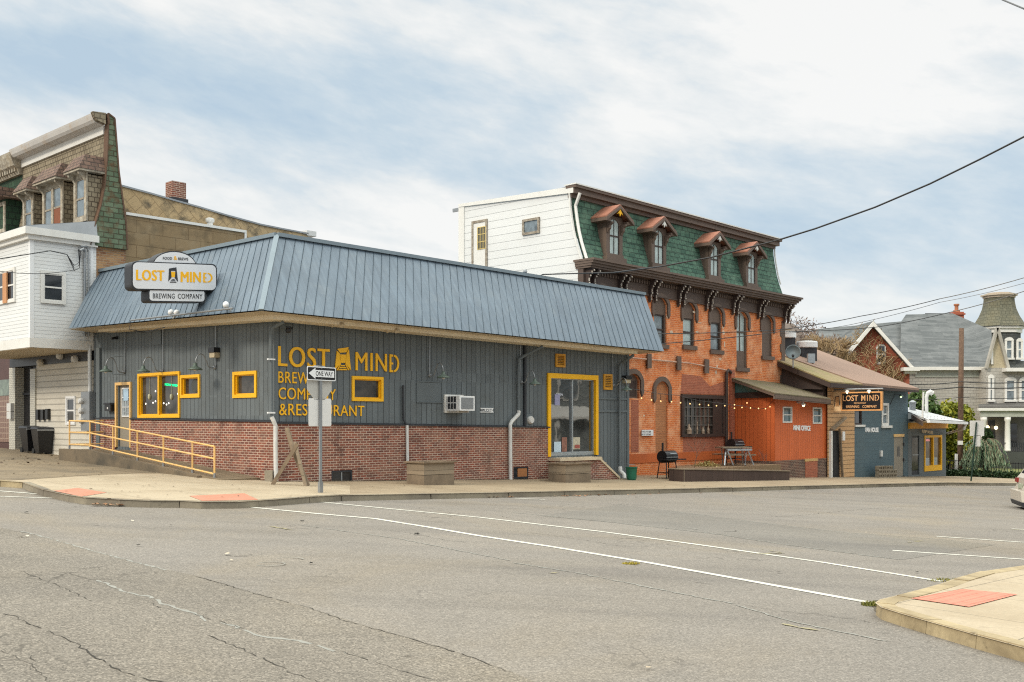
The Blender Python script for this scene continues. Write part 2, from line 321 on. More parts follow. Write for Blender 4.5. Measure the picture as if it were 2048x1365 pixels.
m_diamond.node_tree.nodes['Mapping'].inputs['Rotation'].default_value = (0, 0, math.radians(45))
m_hood = bricks('rose roof shingle', (.215, .135, .10), (.15, .09, .07), (.05, .035, .03), .24, .15, .016, wash=(.23, .17, .12), washamt=.7, sc=2, bstr=.9, dark=((.07, .05, .04), .7))
m_darkwood = speck('peeling wood', (.16, .12, .09), (.42, .38, .31), 8, 2, None)
m_cream_peel = speck('peeling cream paint', (.14, .11, .08), (.58, .54, .45), 6, 2, (.34, .28, .2))
m_wood = siding('raw pine board', (.62, .36, .17), .16, .009, False, .3, .7, dirt=((.34, .17, .07), .5), board=((.48, .27, .12), .6), gc=.25)
m_greywood = siding('weathered grey wood', (.27, .215, .155), .28, .008, False, .25, .8, dirt=((.14, .115, .085), .6), gc=.3)
m_timber = paint('rough timber', (.21, .155, .105), .85, .3, dirt=((.1, .08, .06), .5), scale=5)
m_door_tan = paint('taupe door paint', (.26, .23, .185), .55, .08)
m_mossroof = speck('mossy roof', (.10, .08, .052), (.21, .17, .11), 9, 1.4, (.13, .115, .055))
m_mossroof2 = speck('yellow moss roof', (.2, .15, .085), (.33, .25, .13), 9, 1.4, (.22, .19, .07))
m_brownroof = speck('brown shingle roof', (.20, .13, .10), (.34, .225, .17), 22, 1.0, None)
m_greyroof = bricks('slate grey shingle', (.15, .16, .165), (.085, .095, .10), (.06, .065, .07), 1.6, .2, .008, wash=(.21, .22, .225), washamt=.5, sc=.7, bstr=.3, rough=.9)
m_towerroof = bricks('olive scallop shingle', (.17, .165, .12), (.12, .12, .085), (.07, .07, .05), .3, .26, .02, wash=(.2, .17, .1), washamt=.5, sc=.6, bstr=.6, rough=.9)
m_darkshake = bricks('dark shake', (.09, .10, .095), (.07, .075, .07), (.03, .03, .03), .3, .2, .015, bstr=.4)
m_teal = paint('teal panel', (.10, .21, .20), .6, .1)
m_glass = glass('dark window glass')
m_glass_sky = glass('sky lit window glass', (.13, .16, .18), .08, .3, .8)
m_mirror = glass('street reflecting glass', (.022, .024, .024), .03, .3, 1.0); m_mirror.node_tree.nodes['Principled BSDF'].inputs['IOR'].default_value = 1.9
m_glass_in = glass('dim interior glass', (.035, .032, .028), .12, .6, .5)
m_curtain = paint('white curtain behind glass', (.42, .5, .5), .25, .25, scale=4)
m_greenlamp = paint('green enamel', (.10, .135, .115), .45, .15)
m_bucket = paint('green plastic', (.012, .12, .07), .35, .1)
m_red_pad = None
m_road_paint = paint('worn road paint', (.60, .585, .52), .75, .1, dirt=((.32, .3, .27), .75), scale=3)
m_road_yellow = paint('faded yellow paint', (.30, .265, .16), .8, .15, dirt=((.22, .2, .17), .9), scale=5)
m_crack = paint('crack filler', (.04, .036, .03), .9, .3)
m_seal = paint('grey crack seal', (.27, .265, .24), .8, .1, dirt=((.2, .19, .165), .95), scale=5)
m_rubber = paint('rubber', (.02, .02, .02), .8, .2)
# asphalt
def asphalt(name, tone, coarse, crk):
    m, nt, b = new_mat(name); p = wpos(nt); sp = noise(nt, p, 95, 3, .9); big = noise(nt, p, .16, 6, .62, .6); mid = noise(nt, p, .7, 6, .6)
    mp = nt.nodes.new('ShaderNodeMapping'); mp.inputs['Rotation'].default_value = (0, 0, math.radians(-46)); mp.inputs['Scale'].default_value = (.10, .9, 1); L(nt, p, mp.inputs[0]); streak = noise(nt, mp.outputs[0], .8, 6, .6)
    vo = nt.nodes.new('ShaderNodeTexVoronoi'); vo.inputs['Scale'].default_value = 75; L(nt, p, vo.inputs['Vector']); vs_ = nt.nodes.new('ShaderNodeSeparateXYZ'); L(nt, vo.outputs['Color'], vs_.inputs[0])
    grain = math_(nt, 'ADD', math_(nt, 'MULTIPLY', sp, .4), math_(nt, 'MULTIPLY', vs_.outputs[0], .6)); q = lambda k: tuple(x*k for x in tone)
    base = ramp(nt, grain, [(.10, q(1-.5*coarse)), (.45, q(.95)), (.62, q(1.05)), (.90, q(1+.75*coarse))]).outputs[0]
    base = mixc(nt, 1.0, base, ramp(nt, big, [(.40, (.97, .98, 1.0)), (.52, (1, 1, 1)), (.64, (1.05, 1.01, .93))]).outputs[0], 'MULTIPLY')
    base = mixc(nt, 1.0, base, ramp(nt, streak, [(.42, (1.05, 1.05, 1.05)), (.58, (.95, .95, .95)), (.72, (.80, .80, .81))]).outputs[0], 'MULTIPLY')
    base = mixc(nt, 1.0, base, ramp(nt, mid, [(.35, (1.04, 1.04, 1.04)), (.6, (.98, .98, .98)), (.76, (.84, .84, .84))]).outputs[0], 'MULTIPLY')
    ed = nt.nodes.new('ShaderNodeTexVoronoi'); ed.feature = 'DISTANCE_TO_EDGE'; ed.inputs['Scale'].default_value = 2.6; dv = nt.nodes.new('ShaderNodeVectorMath'); nz = nt.nodes.new('ShaderNodeTexNoise'); nz.inputs['Scale'].default_value = 4; L(nt, p, nz.inputs['Vector'])
    dv.operation = 'MULTIPLY_ADD'; L(nt, nz.outputs['Color'], dv.inputs[0]); dv.inputs[1].default_value = (.35, .35, 0); L(nt, p, dv.inputs[2]); L(nt, dv.outputs[0], ed.inputs['Vector'])
    line = math_(nt, 'LESS_THAN', ed.outputs['Distance'], .028); msk = ramp(nt, noise(nt, p, .33, 5, .6), [(.56, (0, 0, 0)), (.63, (1, 1, 1))]).outputs[0]
    base = mixc(nt, math_(nt, 'MULTIPLY', math_(nt, 'MULTIPLY', line, msk), crk), base, q(.42))
    L(nt, base, b.inputs['Base Color']); b.inputs['Roughness'].default_value = .85; b.inputs['Specular IOR Level'].default_value = .3; bump(nt, b, grain, .5, .008); MC[name] = m; return m
m_road = asphalt('aged asphalt', (.212, .190, .166), .85, .55); m_road_old = asphalt('older coarse asphalt', (.193, .170, .142), 1.2, .75); m_road_new = asphalt('blue grey repaired asphalt', (.186, .170, .150), .8, .5)
def concrete(name, c, stain, amt, rough=.85, joint=None):
    m, nt, b = new_mat(name); p = wpos(nt); n1 = noise(nt, p, .7, 8, .65, .5); n2 = noise(nt, p, 22, 4, .7)
    out = ramp(nt, n2, [(.3, tuple(x*.85 for x in c)), (.7, tuple(x*1.1 for x in c))]).outputs[0]
    out = mixc(nt, math_(nt, 'MULTIPLY', ramp(nt, n1, [(.42, (0, 0, 0)), (.66, (1, 1, 1))]).outputs[0], amt), out, stain)
    out = mixc(nt, math_(nt, 'MULTIPLY', ramp(nt, noise(nt, p, 3.1, 6, .7), [(.62, (0, 0, 0)), (.72, (1, 1, 1))]).outputs[0], amt), out, tuple(x*.5 for x in stain))
    if joint:
        mp = nt.nodes.new('ShaderNodeMapping'); mp.inputs['Rotation'].default_value = (0, 0, -math.radians(46.2)); L(nt, p, mp.inputs[0]); sep = nt.nodes.new('ShaderNodeSeparateXYZ'); L(nt, mp.outputs[0], sep.inputs[0])
        gx = math_(nt, 'LESS_THAN', math_(nt, 'FRACT', math_(nt, 'DIVIDE', sep.outputs[0], joint)), .014/joint)
        gy = math_(nt, 'LESS_THAN', math_(nt, 'FRACT', math_(nt, 'DIVIDE', sep.outputs[1], joint)), .014/joint)
        out = mixc(nt, math_(nt, 'MAXIMUM', gx, gy), out, tuple(x*.35 for x in c))
    L(nt, out, b.inputs['Base Color']); b.inputs['Roughness'].default_value = rough; bump(nt, b, n2, .3, .008); MC[name] = m; return m
m_walk = concrete('pale concrete', (.42, .345, .245), (.29, .225, .145), .6, joint=1.55)
m_walk_old = concrete('stained concrete', (.235, .18, .115), (.115, .09, .06), .75, joint=1.6)
m_walk_mid = concrete('weathered concrete', (.33, .26, .175), (.215, .16, .10), .65, joint=1.5)
m_kerb = concrete('kerb concrete', (.26, .225, .165), (.12, .10, .08), .75)
m_kerb_y = concrete('yellow kerb', (.42, .335, .20), (.17, .125, .07), .95)
m_conc_dark = concrete('old retaining concrete', (.17, .13, .085), (.05, .045, .035), .8)
m_step = concrete('step concrete', (.30, .26, .2), (.2, .16, .11), .6)
m_grass_gr = speck('lawn', (.09, .11, .03), (.22, .22, .07), 6, .6, (.12, .14, .035))
m_soil = speck('bare soil', (.16, .10, .055), (.3, .2, .12), 8, .8, (.2, .14, .08))
m_hill = speck('wooded winter hillside', (.075, .058, .048), (.20, .155, .125), .35, .05, (.13, .105, .09), 1, .8)
# red tactile pad
def padmat(name, c, bx, by):
    m, nt, b = new_mat(name); uv = uvn(nt); mp = nt.nodes['Mapping']; mp.inputs['Rotation'].default_value = (0, 0, math.radians(-46)); t = nt.nodes.new('ShaderNodeTexBrick'); L(nt, uv, t.inputs[0]); t.inputs['Scale'].default_value = 1; t.inputs['Brick Width'].default_value = bx; t.inputs['Row Height'].default_value = by; t.inputs['Mortar Size'].default_value = .012
    t.offset = 0; t.inputs['Color1'].default_value = col(c); t.inputs['Color2'].default_value = col(tuple(x*.92 for x in c)); t.inputs['Mortar'].default_value = col(tuple(x*.62 for x in c))
    out = mixc(nt, ramp(nt, noise(nt, uv, 2, 6), [(.45, (0, 0, 0)), (.7, (.6, .6, .6))]).outputs[0], t.outputs[0], (.45, .24, .17)); L(nt, out, b.inputs['Base Color']); b.inputs['Roughness'].default_value = .8; return m
m_pad = padmat('red tactile paving', (.60, .21, .14), .13, .13)
m_pad2 = padmat('smooth red tactile paving', (.62, .26, .165), .06, .06)
# ------------------------------------------------------------------ camera, light, sky
cam = bpy.data.cameras.new('camera'); co = bpy.data.objects.new('camera', cam); COL.objects.link(co); S.camera = co
co.location = (0, 0, EYE); co.rotation_euler = (math.radians(90), 0, 0); cam.sensor_width = 36; cam.lens = F/2048*36; cam.shift_y = (HY-682.5)/2048; cam.clip_end = 2000; cam.clip_start = .1
SD = Vector((-.72, -.62, .62)).normalized()
sun = bpy.data.lights.new('sun', 'SUN'); sun.energy = 1.5; sun.angle = math.radians(10); sun.color = (1, .89, .72)
so = bpy.data.objects.new('sun', sun); COL.objects.link(so); so.rotation_euler = SD.to_track_quat('Z', 'Y').to_euler(); so.location = (-20, -10, 30)
w = bpy.data.worlds.new('World'); S.world = w; w.use_nodes = True; nt = w.node_tree; bg = nt.nodes['Background']
sky = nt.nodes.new('ShaderNodeTexSky'); sky.sky_type = 'NISHITA'; sky.sun_disc = False; sky.sun_elevation = math.asin(SD.z); sky.sun_rotation = math.atan2(SD.x, SD.y)
tc = nt.nodes.new('ShaderNodeTexCoord'); sep = nt.nodes.new('ShaderNodeSeparateXYZ'); L(nt, tc.outputs['Generated'], sep.inputs[0])
zz = math_(nt, 'MAXIMUM', sep.outputs[2], 0.0); az = math_(nt, 'ARCTAN2', sep.outputs[0], sep.outputs[1]); el = math_(nt, 'ARCSINE', sep.outputs[2])
cmb = nt.nodes.new('ShaderNodeCombineXYZ'); L(nt, math_(nt, 'ADD', math_(nt, 'MULTIPLY', az, 3.0), math_(nt, 'MULTIPLY', el, 1.6)), cmb.inputs[0]); L(nt, math_(nt, 'ADD', math_(nt, 'MULTIPLY', el, 7.0), math_(nt, 'MULTIPLY', az, .9)), cmb.inputs[1]); L(nt, math_(nt, 'MULTIPLY', sep.outputs[1], .5), cmb.inputs[2])
c1 = noise(nt, cmb.outputs[0], 1.0, 5, .5, .45); c2 = noise(nt, cmb.outputs[0], 3.4, 8, .55, .3)
c3_ = noise(nt, cmb.outputs[0], 9.0, 8, .62, .2)
cf = math_(nt, 'ADD', math_(nt, 'ADD', math_(nt, 'MULTIPLY', c1, .62), math_(nt, 'MULTIPLY', c2, .42)), math_(nt, 'MULTIPLY', math_(nt, 'SUBTRACT', c3_, .6), .24))
for px_, py_, rx_, ry_, am in ((600, 215, 430, 95, -.15), (130, 115, 330, 55, -.17), (930, 330, 420, 60, -.10), (1850, 430, 330, 110, -.10), (1350, 470, 330, 90, -.07), (1530, 140, 90, 40, -.06), (1560, 90, 640, 120, .14), (420, 20, 420, 60, .12), (80, 330, 320, 90, .12), (1250, 260, 380, 60, .07), (760, 470, 330, 80, .08), (1950, 230, 300, 60, .08)):
    a0 = math.atan((px_-CX)/F); e0 = math.atan((HY-py_)/F*math.cos(a0))
    dx = math_(nt, 'DIVIDE', math_(nt, 'SUBTRACT', az, a0), rx_/F); dy = math_(nt, 'DIVIDE', math_(nt, 'SUBTRACT', el, e0), ry_/F)
    r2_ = math_(nt, 'ADD', math_(nt, 'MULTIPLY', dx, dx), math_(nt, 'MULTIPLY', dy, dy)); cf = math_(nt, 'ADD', cf, math_(nt, 'MULTIPLY', math_(nt, 'EXPONENT', math_(nt, 'MULTIPLY', r2_, -1.0)), am))
cloud = ramp(nt, cf, [(.26, (.385, .485, .575)), (.37, (.45, .535, .60)), (.46, (.53, .59, .63)), (.55, (.635, .66, .665)), (.66, (.73, .73, .715))]).outputs[0]
cloud = mixc(nt, ramp(nt, zz, [(0.0, (.75, .75, .75)), (.16, (0, 0, 0))]).outputs[0], cloud, (.67, .69, .685))
skyc = mixc(nt, .08, (0, 0, 0), sky.outputs[0])
full = mixc(nt, .93, skyc, cloud)
gain = math_(nt, 'ADD', 1.0, math_(nt, 'MULTIPLY', ramp(nt, zz, [(.42, (0, 0, 0)), (.80, (1, 1, 1))]).outputs[0], 2.6))   # an overcast sky is brightest overhead
sc_ = nt.nodes.new('ShaderNodeVectorMath'); sc_.operation = 'SCALE'; L(nt, full, sc_.inputs[0]); L(nt, gain, sc_.inputs[3])
warm = mixc(nt, 1.0, sc_.outputs[0], ramp(nt, zz, [(.40, (1, 1, 1)), (.7, (1.06, 1.0, .88))]).outputs[0], 'MULTIPLY')
L(nt, warm, bg.inputs[0]); bg.inputs[1].default_value = 1.0
S.view_settings.view_transform = 'Standard'; S.view_settings.look = 'None'; S.view_settings.exposure = 0.42; S.view_settings.gamma = 1.0
S.cycles.max_bounces = 5; S.cycles.diffuse_bounces = 3; S.cycles.glossy_bounces = 2; S.cycles.use_denoising = False; S.cycles.filter_width = 1.15; S.cycles.caustics_reflective = False; S.cycles.caustics_refractive = False
# ------------------------------------------------------------------ ground
DR = -.13                                         # road surface below the pavement
mb = MB(); nx, ny = 40, 40
xs = [-420, -250, -150, -100, -60]+[-60+105*i/14 for i in range(1, 15)]+[60, 90, 150, 250, 420]; ys = [-150, -60, -20]+[-20+100*i/12 for i in range(1, 13)]+[100, 150, 250, 420, 700]
mb.v = [Vector((x, y, G(x, y, DR))) for y in ys for x in xs]; n = len(xs)
mb.f = [(j*n+i, j*n+i+1, (j+1)*n+i+1, (j+1)*n+i) for j in range(len(ys)-1) for i in range(n-1)]
mb.build('asphalt_road', m_road, kind='structure', recalc=False)
def gpoly(name, pts, mat, dz=0.0, px=True, **kw):
    mb = MB(); P = [gpt(*p, dz) if px else Vector((p[0], p[1], G(p[0], p[1], dz))) for p in pts]; mb.poly(P)
    o = mb.build(name, mat, recalc=False, kind='structure'); 
    if o.data.polygons[0].normal.z < 0: o.data.flip_normals()
    return o
def kerb(name, pts, mat, wdt=.16, dz=.006, bottom=-.2, seg=1.5, side=1, tags=None):      # pts: world plan points along the outer edge
    mb = MB(); res = []
    P = [Vector((p.x, p.y, 0)) for p in pts]
    for i in range(len(P)-1):
        a, b_ = P[i], P[i+1]; m = max(1, int((b_-a).length/seg))
        for k in range(m): res.append(a.lerp(b_, k/m))
    res.append(P[-1]); inn = []
    for i, p in enumerate(res):
        d = (res[min(i+1, len(res)-1)]-res[max(i-1, 0)]).normalized(); inn.append(p+Vector((-d.y, d.x, 0))*wdt*side)
    for i in range(len(res)-1):
        a, b_, c, d = res[i], res[i+1], inn[i+1], inn[i]; g = .006
        a2, b2, c2_, d2 = a.lerp(b_, g), a.lerp(b_, 1-g), d.lerp(c, 1-g), d.lerp(c, g); j = random.uniform(-.006, .006)
        lo = [Vector((q.x, q.y, G(q.x, q.y, bottom))) for q in (a2, b2, c2_, d2)]; hi = [Vector((q.x, q.y, G(q.x, q.y, dz+j))) for q in (a2, b2, c2_, d2)]
        nn = Vector((-(b_-a).y, (b_-a).x, 0)).normalized()*side*.02
        hi[0] += nn; hi[1] += nn
        mb.hexa(lo+hi)
    return mb.build(name, mat, kind='structure')
gpoly('older_asphalt_lane', [(-400, 1000), (0, 1056), (110, 1078), (260, 1122), (400, 1154), (525, 1191), (645, 1224), (745, 1256), (900, 1299), (1024, 1344), (1150, 1400), (1150, 1900), (-3000, 1900)], m_road_old, DR+.003)
gpoly('repaired_asphalt', [(1240, 1010), (1345, 1022), (1540, 1048), (1700, 1066), (1870, 1078), (1990, 1090), (1804, 1120), (1724, 1110), (1574, 1090), (1424, 1067), (1224, 1045), (1080, 1032)], m_road_new, DR+.003)
# left pavement round the corner: kerb line in plan from the survey
KP = [(-160, 945), (0, 962), (44, 965), (85, 980), (137, 991), (171, 996), (240, 1000), (300, 1002), (359, 1002.5), (403, 1004.5), (478, 1004), (519, 1001.5), (557, 999), (620, 994.5), (683, 991)]
kl = [gpt(*p) for p in KP]; k_end = [gpt(1018, 985.5), gpt(1400, 977.5), gpt(1725, 969.5), gpt(1896, 965.8), gpt(1935, 966.3)]
lineL = kl+k_end
back = [SIDE.P(33, 0, -1.5), SIDE.P(12, 0, -1.5), K+NR*-.5, FRONT.P(24, 0, -.5)]
mb = MB(); mb.poly([Vector((p.x, p.y, G(p.x, p.y))) for p in lineL+[gpt(2050, 967), gpt(2300, 967), Vector((40, 68, 0))]+back])
o = mb.build('corner_pavement', m_walk_mid, kind='structure', recalc=False)
bm = bmesh.new(); bm.from_mesh(o.data); bmesh.ops.triangulate(bm, faces=bm.faces); bm.normal_update()
for f in bm.faces:
    if f.normal.z < 0: f.normal_flip()
bm.to_mesh(o.data); bm.free()
kerb('yellow_kerb', kl[:3], m_kerb_y, side=1); kerb('corner_kerb', kl[2:5]+kl[5:], m_kerb, side=1); kerb('street_kerb', [kl[-1]]+k_end+[gpt(2050, 967.2), gpt(2300, 967.2)], m_kerb, side=1, seg=1.9)
gpoly('new_corner_pavement', [(17, 962.5), (188, 951.5), (273, 948), (430, 951), (560, 958), (700, 972), (700, 988), (683, 989.3), (620, 993), (557, 997.3), (519, 999.7), (478, 1002), (403, 1002.4), (359, 1000.6), (300, 999.8), (240, 997.8), (171, 993.6), (137, 988.5), (85, 977.5), (44, 963.8)], m_walk, .004)
gpoly('old_pavement', [(17, 961), (188, 950), (273, 946.5), (330, 945), (260, 905), (60, 900), (-200, 880), (-250, 905), (-120, 945)], m_walk_old, .004)
gpoly('tactile_paving', [(107, 982), (155.5, 976), (213.6, 985.5), (163, 993.5)], m_pad2, .009)
gpoly('tactile_paving', [(378, 992), (489, 987), (517, 1000), (404, 1002)], m_pad2, .009)
gpoly('gutter_pan', [(174, 1000), (230, 1002), (359, 1004.5), (344, 1006), (318, 1011.5), (250, 1010.5), (190, 1006)], m_walk_mid, DR+.03)
gpoly('joint_shadow', [(465, 970), (472, 970), (700, 1003), (694, 1003)][:4], m_walk_old, -.3)
bpy.data.objects.remove(bpy.data.objects['joint_shadow'])
# right hand pavement corner
KR = [(2600, 1075), (2048, 1131), (1960, 1143.5), (1905, 1159), (1880, 1168), (1830, 1182), (1790, 1192), (1760, 1199), (1750, 1206), (1762, 1215), (1800, 1227), (1850, 1241.5), (1950, 1270), (2048, 1296), (2300, 1372)]
kr = [gpt(*p) for p in KR]; mb = MB(); pts = kr+[Vector((40, 10, 0)), Vector((40, 30, 0))]
mb.poly([Vector((p.x, p.y, G(p.x, p.y))) for p in pts]); o = mb.build('near_pavement', m_walk, kind='structure', recalc=False)
bm = bmesh.new(); bm.from_mesh(o.data); bmesh.ops.triangulate(bm, faces=bm.faces); bm.normal_update()
for f in bm.faces:
    if f.normal.z < 0: f.normal_flip()
bm.to_mesh(o.data); bm.free()
kerb('near_kerb', kr, m_kerb_y, wdt=.2, side=1)
gpoly('tactile_paving', [(1822, 1197), (1925, 1178), (2035, 1189), (1938, 1214)], m_pad, .009)
def strip(name, pts, wd, mat, dz, jit=0.0, parent=None, mbs=None):
    P = [gpt(*p, dz) for p in pts]; out = []
    for i in range(len(P)-1):
        m = max(1, int((P[i+1]-P[i]).length/.07)) if jit else 1
        for k in range(m): out.append(P[i].lerp(P[i+1], k/m))
    out.append(P[-1]); mb = mbs or MB(); l = []; r = []
    for i, p in enumerate(out):
        d = (out[min(i+1, len(out)-1)]-out[max(i-1, 0)]); d.z = 0; d.normalize(); q = Vector((-d.y, d.x, 0)); ww = wd*(random.uniform(.3, 1.5) if jit else 1); s = random.uniform(-jit, jit)
        if jit and i in (0, len(out)-1): ww = .002
        for lst, sg in ((l, 1), (r, -1)):
            v = p+q*(s+sg*ww/2); v.z = G(v.x, v.y, dz); lst.append(v)
    for i in range(len(out)-1):
        if jit and random.random() < .06: continue
        mb.quad(r[i], r[i+1], l[i+1], l[i])
    return mb if mbs is not None else mb.build(name, mat, kind='structure', recalc=False)
Z1 = DR+.006
strip('crosswalk_line', [(380, 1003), (640, 1028), (750, 1037.5), (860, 1055), (960, 1072), (1100, 1093), (1300, 1126), (1500, 1162), (1732, 1204)], .13, m_road_paint, Z1)
strip('crosswalk_line', [(590, 999), (700, 1010), (960, 1035), (1200, 1063), (1400, 1090), (1640, 1124), (1884, 1163)], .11, m_road_paint, Z1)
for a in (((1785, 1101), (2400, 1143)), ((1873, 1073), (2400, 1109)), ((2024, 1058), (2400, 1076)), ((0, 993), (150, 998)), ((-80, 976), (75, 988)), ((690, 993.5), (860, 998)), ((1030, 997), (1090, 999.5))): strip('parking_line', list(a), .10, m_road_paint, Z1)
for a in (((1520, 1098), (1570, 1106), (1500, 1108)), ((1810, 1079), (1845, 1082), (1815, 1085)), ((1100, 1147), (1120, 1145)), ((535, 1052), (585, 1060)), ((1560, 1247), (1640, 1262)), ((2018, 1059), (2060, 1060))): strip('survey_mark', list(a), .05, m_road_yellow, Z1+.002, .02)
mb = MB()
for pts, wd in (([(390, 1152), (425, 1162), (470, 1175), (525, 1192), (590, 1207), (645, 1225), (700, 1245), (745, 1257), (800, 1270), (900, 1300), (1024, 1345)], .022),
                ([(0, 1227), (30, 1232), (55, 1247), (90, 1260), (120, 1272), (150, 1287), (190, 1312), (215, 1330), (260, 1347), (330, 1367)], .022),
                ([(40, 1142), (80, 1157), (115, 1170), (150, 1187), (187, 1205)], .014), ([(415, 1270), (465, 1290), (505, 1307), (545, 1325), (585, 1347), (640, 1365)], .018),
                ([(300, 1205), (320, 1215), (385, 1227), (435, 1242), (497, 1260)], .012), ([(675, 1300), (735, 1320), (800, 1340), (870, 1362)], .014), ([(60, 1310), (70, 1322), (60, 1340)], .01),
                ([(1600, 1227), (1635, 1227), (1675, 1235), (1715, 1238), (1742, 1245)], .022), ([(1499, 1035), (1590, 1032), (1700, 1021), (1790, 1014), (1980, 1008)], .018), ([(1240, 1008), (1300, 1012), (1345, 1020)], .014),
                ([(1024, 1062), (1100, 1070), (1180, 1082), (1250, 1094)], .016), ([(755, 1058), (820, 1066), (860, 1074), (900, 1082), (945, 1085)], .018), ([(560, 1030), (640, 1033), (700, 1028)], .012), ([(1480, 1208), (1560, 1222), (1620, 1228)], .012),
                ([(800, 1040), (900, 1046), (960, 1044)], .012), ([(1000, 1032), (1060, 1044), (1110, 1052)], .012), ([(860, 1068), (960, 1074), (1040, 1088)], .01), ([(0, 1300), (60, 1328), (100, 1365)], .008), ([(1385, 1163), (1420, 1168)], .02), ([(1670, 1193), (1700, 1196)], .02)):
    strip('', pts, wd*.5, None, Z1+.001, .02, mbs=mb)
mb.build('road_crack', m_crack, kind='structure', recalc=False)
mb = MB()
for pts, wd in (([(195, 1160), (225, 1172), (250, 1185), (300, 1194), (325, 1208), (390, 1226), (415, 1242), (465, 1250), (500, 1267), (540, 1275), (600, 1281), (645, 1295), (700, 1310)], .06), ([(40, 1062), (110, 1080), (180, 1100), (260, 1122), (340, 1142)], .05),
                ([(1024, 1125), (1150, 1145), (1324, 1180), (1454, 1205), (1574, 1240), (1664, 1260), (1774, 1283)], .05), ([(1024, 1025), (1224, 1045), (1424, 1067), (1574, 1090), (1724, 1110), (1804, 1120)], .06), ([(1340, 1022), (1540, 1048), (1700, 1066), (1870, 1078), (1990, 1090)], .05), ([(600, 1050), (800, 1078), (1024, 1122)], .04)):
    strip('', pts, wd*.7, None, Z1-.001, .02, mbs=mb)
mb.build('crack_sealant', m_seal, kind='structure', recalc=False)
# grime along the kerb foot, its dark tone doubling as painted contact shade
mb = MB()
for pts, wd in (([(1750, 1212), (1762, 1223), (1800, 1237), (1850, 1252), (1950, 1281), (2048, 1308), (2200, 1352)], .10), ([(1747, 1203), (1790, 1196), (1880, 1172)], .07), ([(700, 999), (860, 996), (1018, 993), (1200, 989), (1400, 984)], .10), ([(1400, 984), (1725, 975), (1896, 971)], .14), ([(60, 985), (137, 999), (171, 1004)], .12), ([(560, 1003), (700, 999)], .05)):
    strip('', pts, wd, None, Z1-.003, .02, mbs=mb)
mb.build('gutter_grime_contact_shade', paint('gutter grime and contact shade', (.095, .08, .06), .95, .4, dirt=((.16, .14, .11), .7), scale=6), kind='structure', recalc=False)
mb = MB()  # dirt line where walls meet pavement, also painting in contact shade
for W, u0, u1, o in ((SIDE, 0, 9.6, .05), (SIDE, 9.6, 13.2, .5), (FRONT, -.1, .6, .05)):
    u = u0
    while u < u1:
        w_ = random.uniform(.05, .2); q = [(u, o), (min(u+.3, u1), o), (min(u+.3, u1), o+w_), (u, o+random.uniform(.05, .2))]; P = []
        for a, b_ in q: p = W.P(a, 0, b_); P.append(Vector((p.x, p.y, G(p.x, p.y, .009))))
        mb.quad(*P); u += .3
mb.build('wall_foot_dirt_contact_shade', paint('wall foot dirt and contact shade', (.13, .10, .065), .95, .4, dirt=((.2, .17, .11), .7), scale=6), kind='structure', recalc=False)
# lawn and verge on the far side of the side street
gpoly('lawn', [(26.5, 62), (60, 62), (90, 120), (20, 120), (22, 66)], m_grass_gr, .03, px=False)
gpoly('bare_verge', [(25.2, 58.5), (60, 58.5), (60, 62), (26, 62)], m_soil, .02, px=False)
# hill behind
mb = MB(); n = 60
for j in range(n):
    for i in range(n):
        x = -60+i*6; y = 190+j*6; d = math.exp(-(((x-68)/20)**2)-((y-270)/45)**2)*.9; d2 = math.exp(-(((x-150)/60)**2)-((y-330)/60)**2)*.6
        mb.v.append(Vector((x, y, -4+d*36+d2*24+random.uniform(-1, 1)*1.1*(d+d2))))
mb.f = [(j*n+i, j*n+i+1, (j+1)*n+i+1, (j+1)*n+i) for j in range(n-1) for i in range(n-1)]
mb.build('hill', m_hill, kind='structure', recalc=False)
# ------------------------------------------------------------------ the brewery
bw = thing('corner_brewery', 'long low blue grey corner building with a slate blue metal mansard roof and brick base', 'building', (K.x, K.y, G(K.x, K.y)))
U1 = 15.0; LF = 10.15; ZT = 5.2
hs = [SIDE.rect(1100, 1192, 757, 911), SIDE.rect(706, 762, 757, 800)]
hf = [FRONT.rect(279, 359, 748, 833), FRONT.rect(364, 399, 753, 793), FRONT.rect(470, 512, 746, 793), FRONT.rect(237, 262, 769, 894)]
mb = MB(); mb.wall(SIDE, 0, U1, -1.4, ZT, 0, hs, .14); mb.wall(FRONT, 0, LF, -1, ZT, 0, hf, .14)
mb.quad(SIDE.P(U1, -1.4, 0), SIDE.P(U1, -1.4, -1.3), SIDE.P(U1, ZT, -1.3), SIDE.P(U1, ZT, 0))
mb.build('wall', m_blue_wall, bw)
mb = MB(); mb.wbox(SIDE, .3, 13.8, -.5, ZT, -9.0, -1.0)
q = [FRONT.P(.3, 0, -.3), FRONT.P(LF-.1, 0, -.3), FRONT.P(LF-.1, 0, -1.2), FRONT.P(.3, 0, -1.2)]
mb.hexa([p+Vector((0, 0, -.5)) for p in q]+[p+Vector((0, 0, ZT)) for p in q]); mb.build('interior_block', m_char, bw)
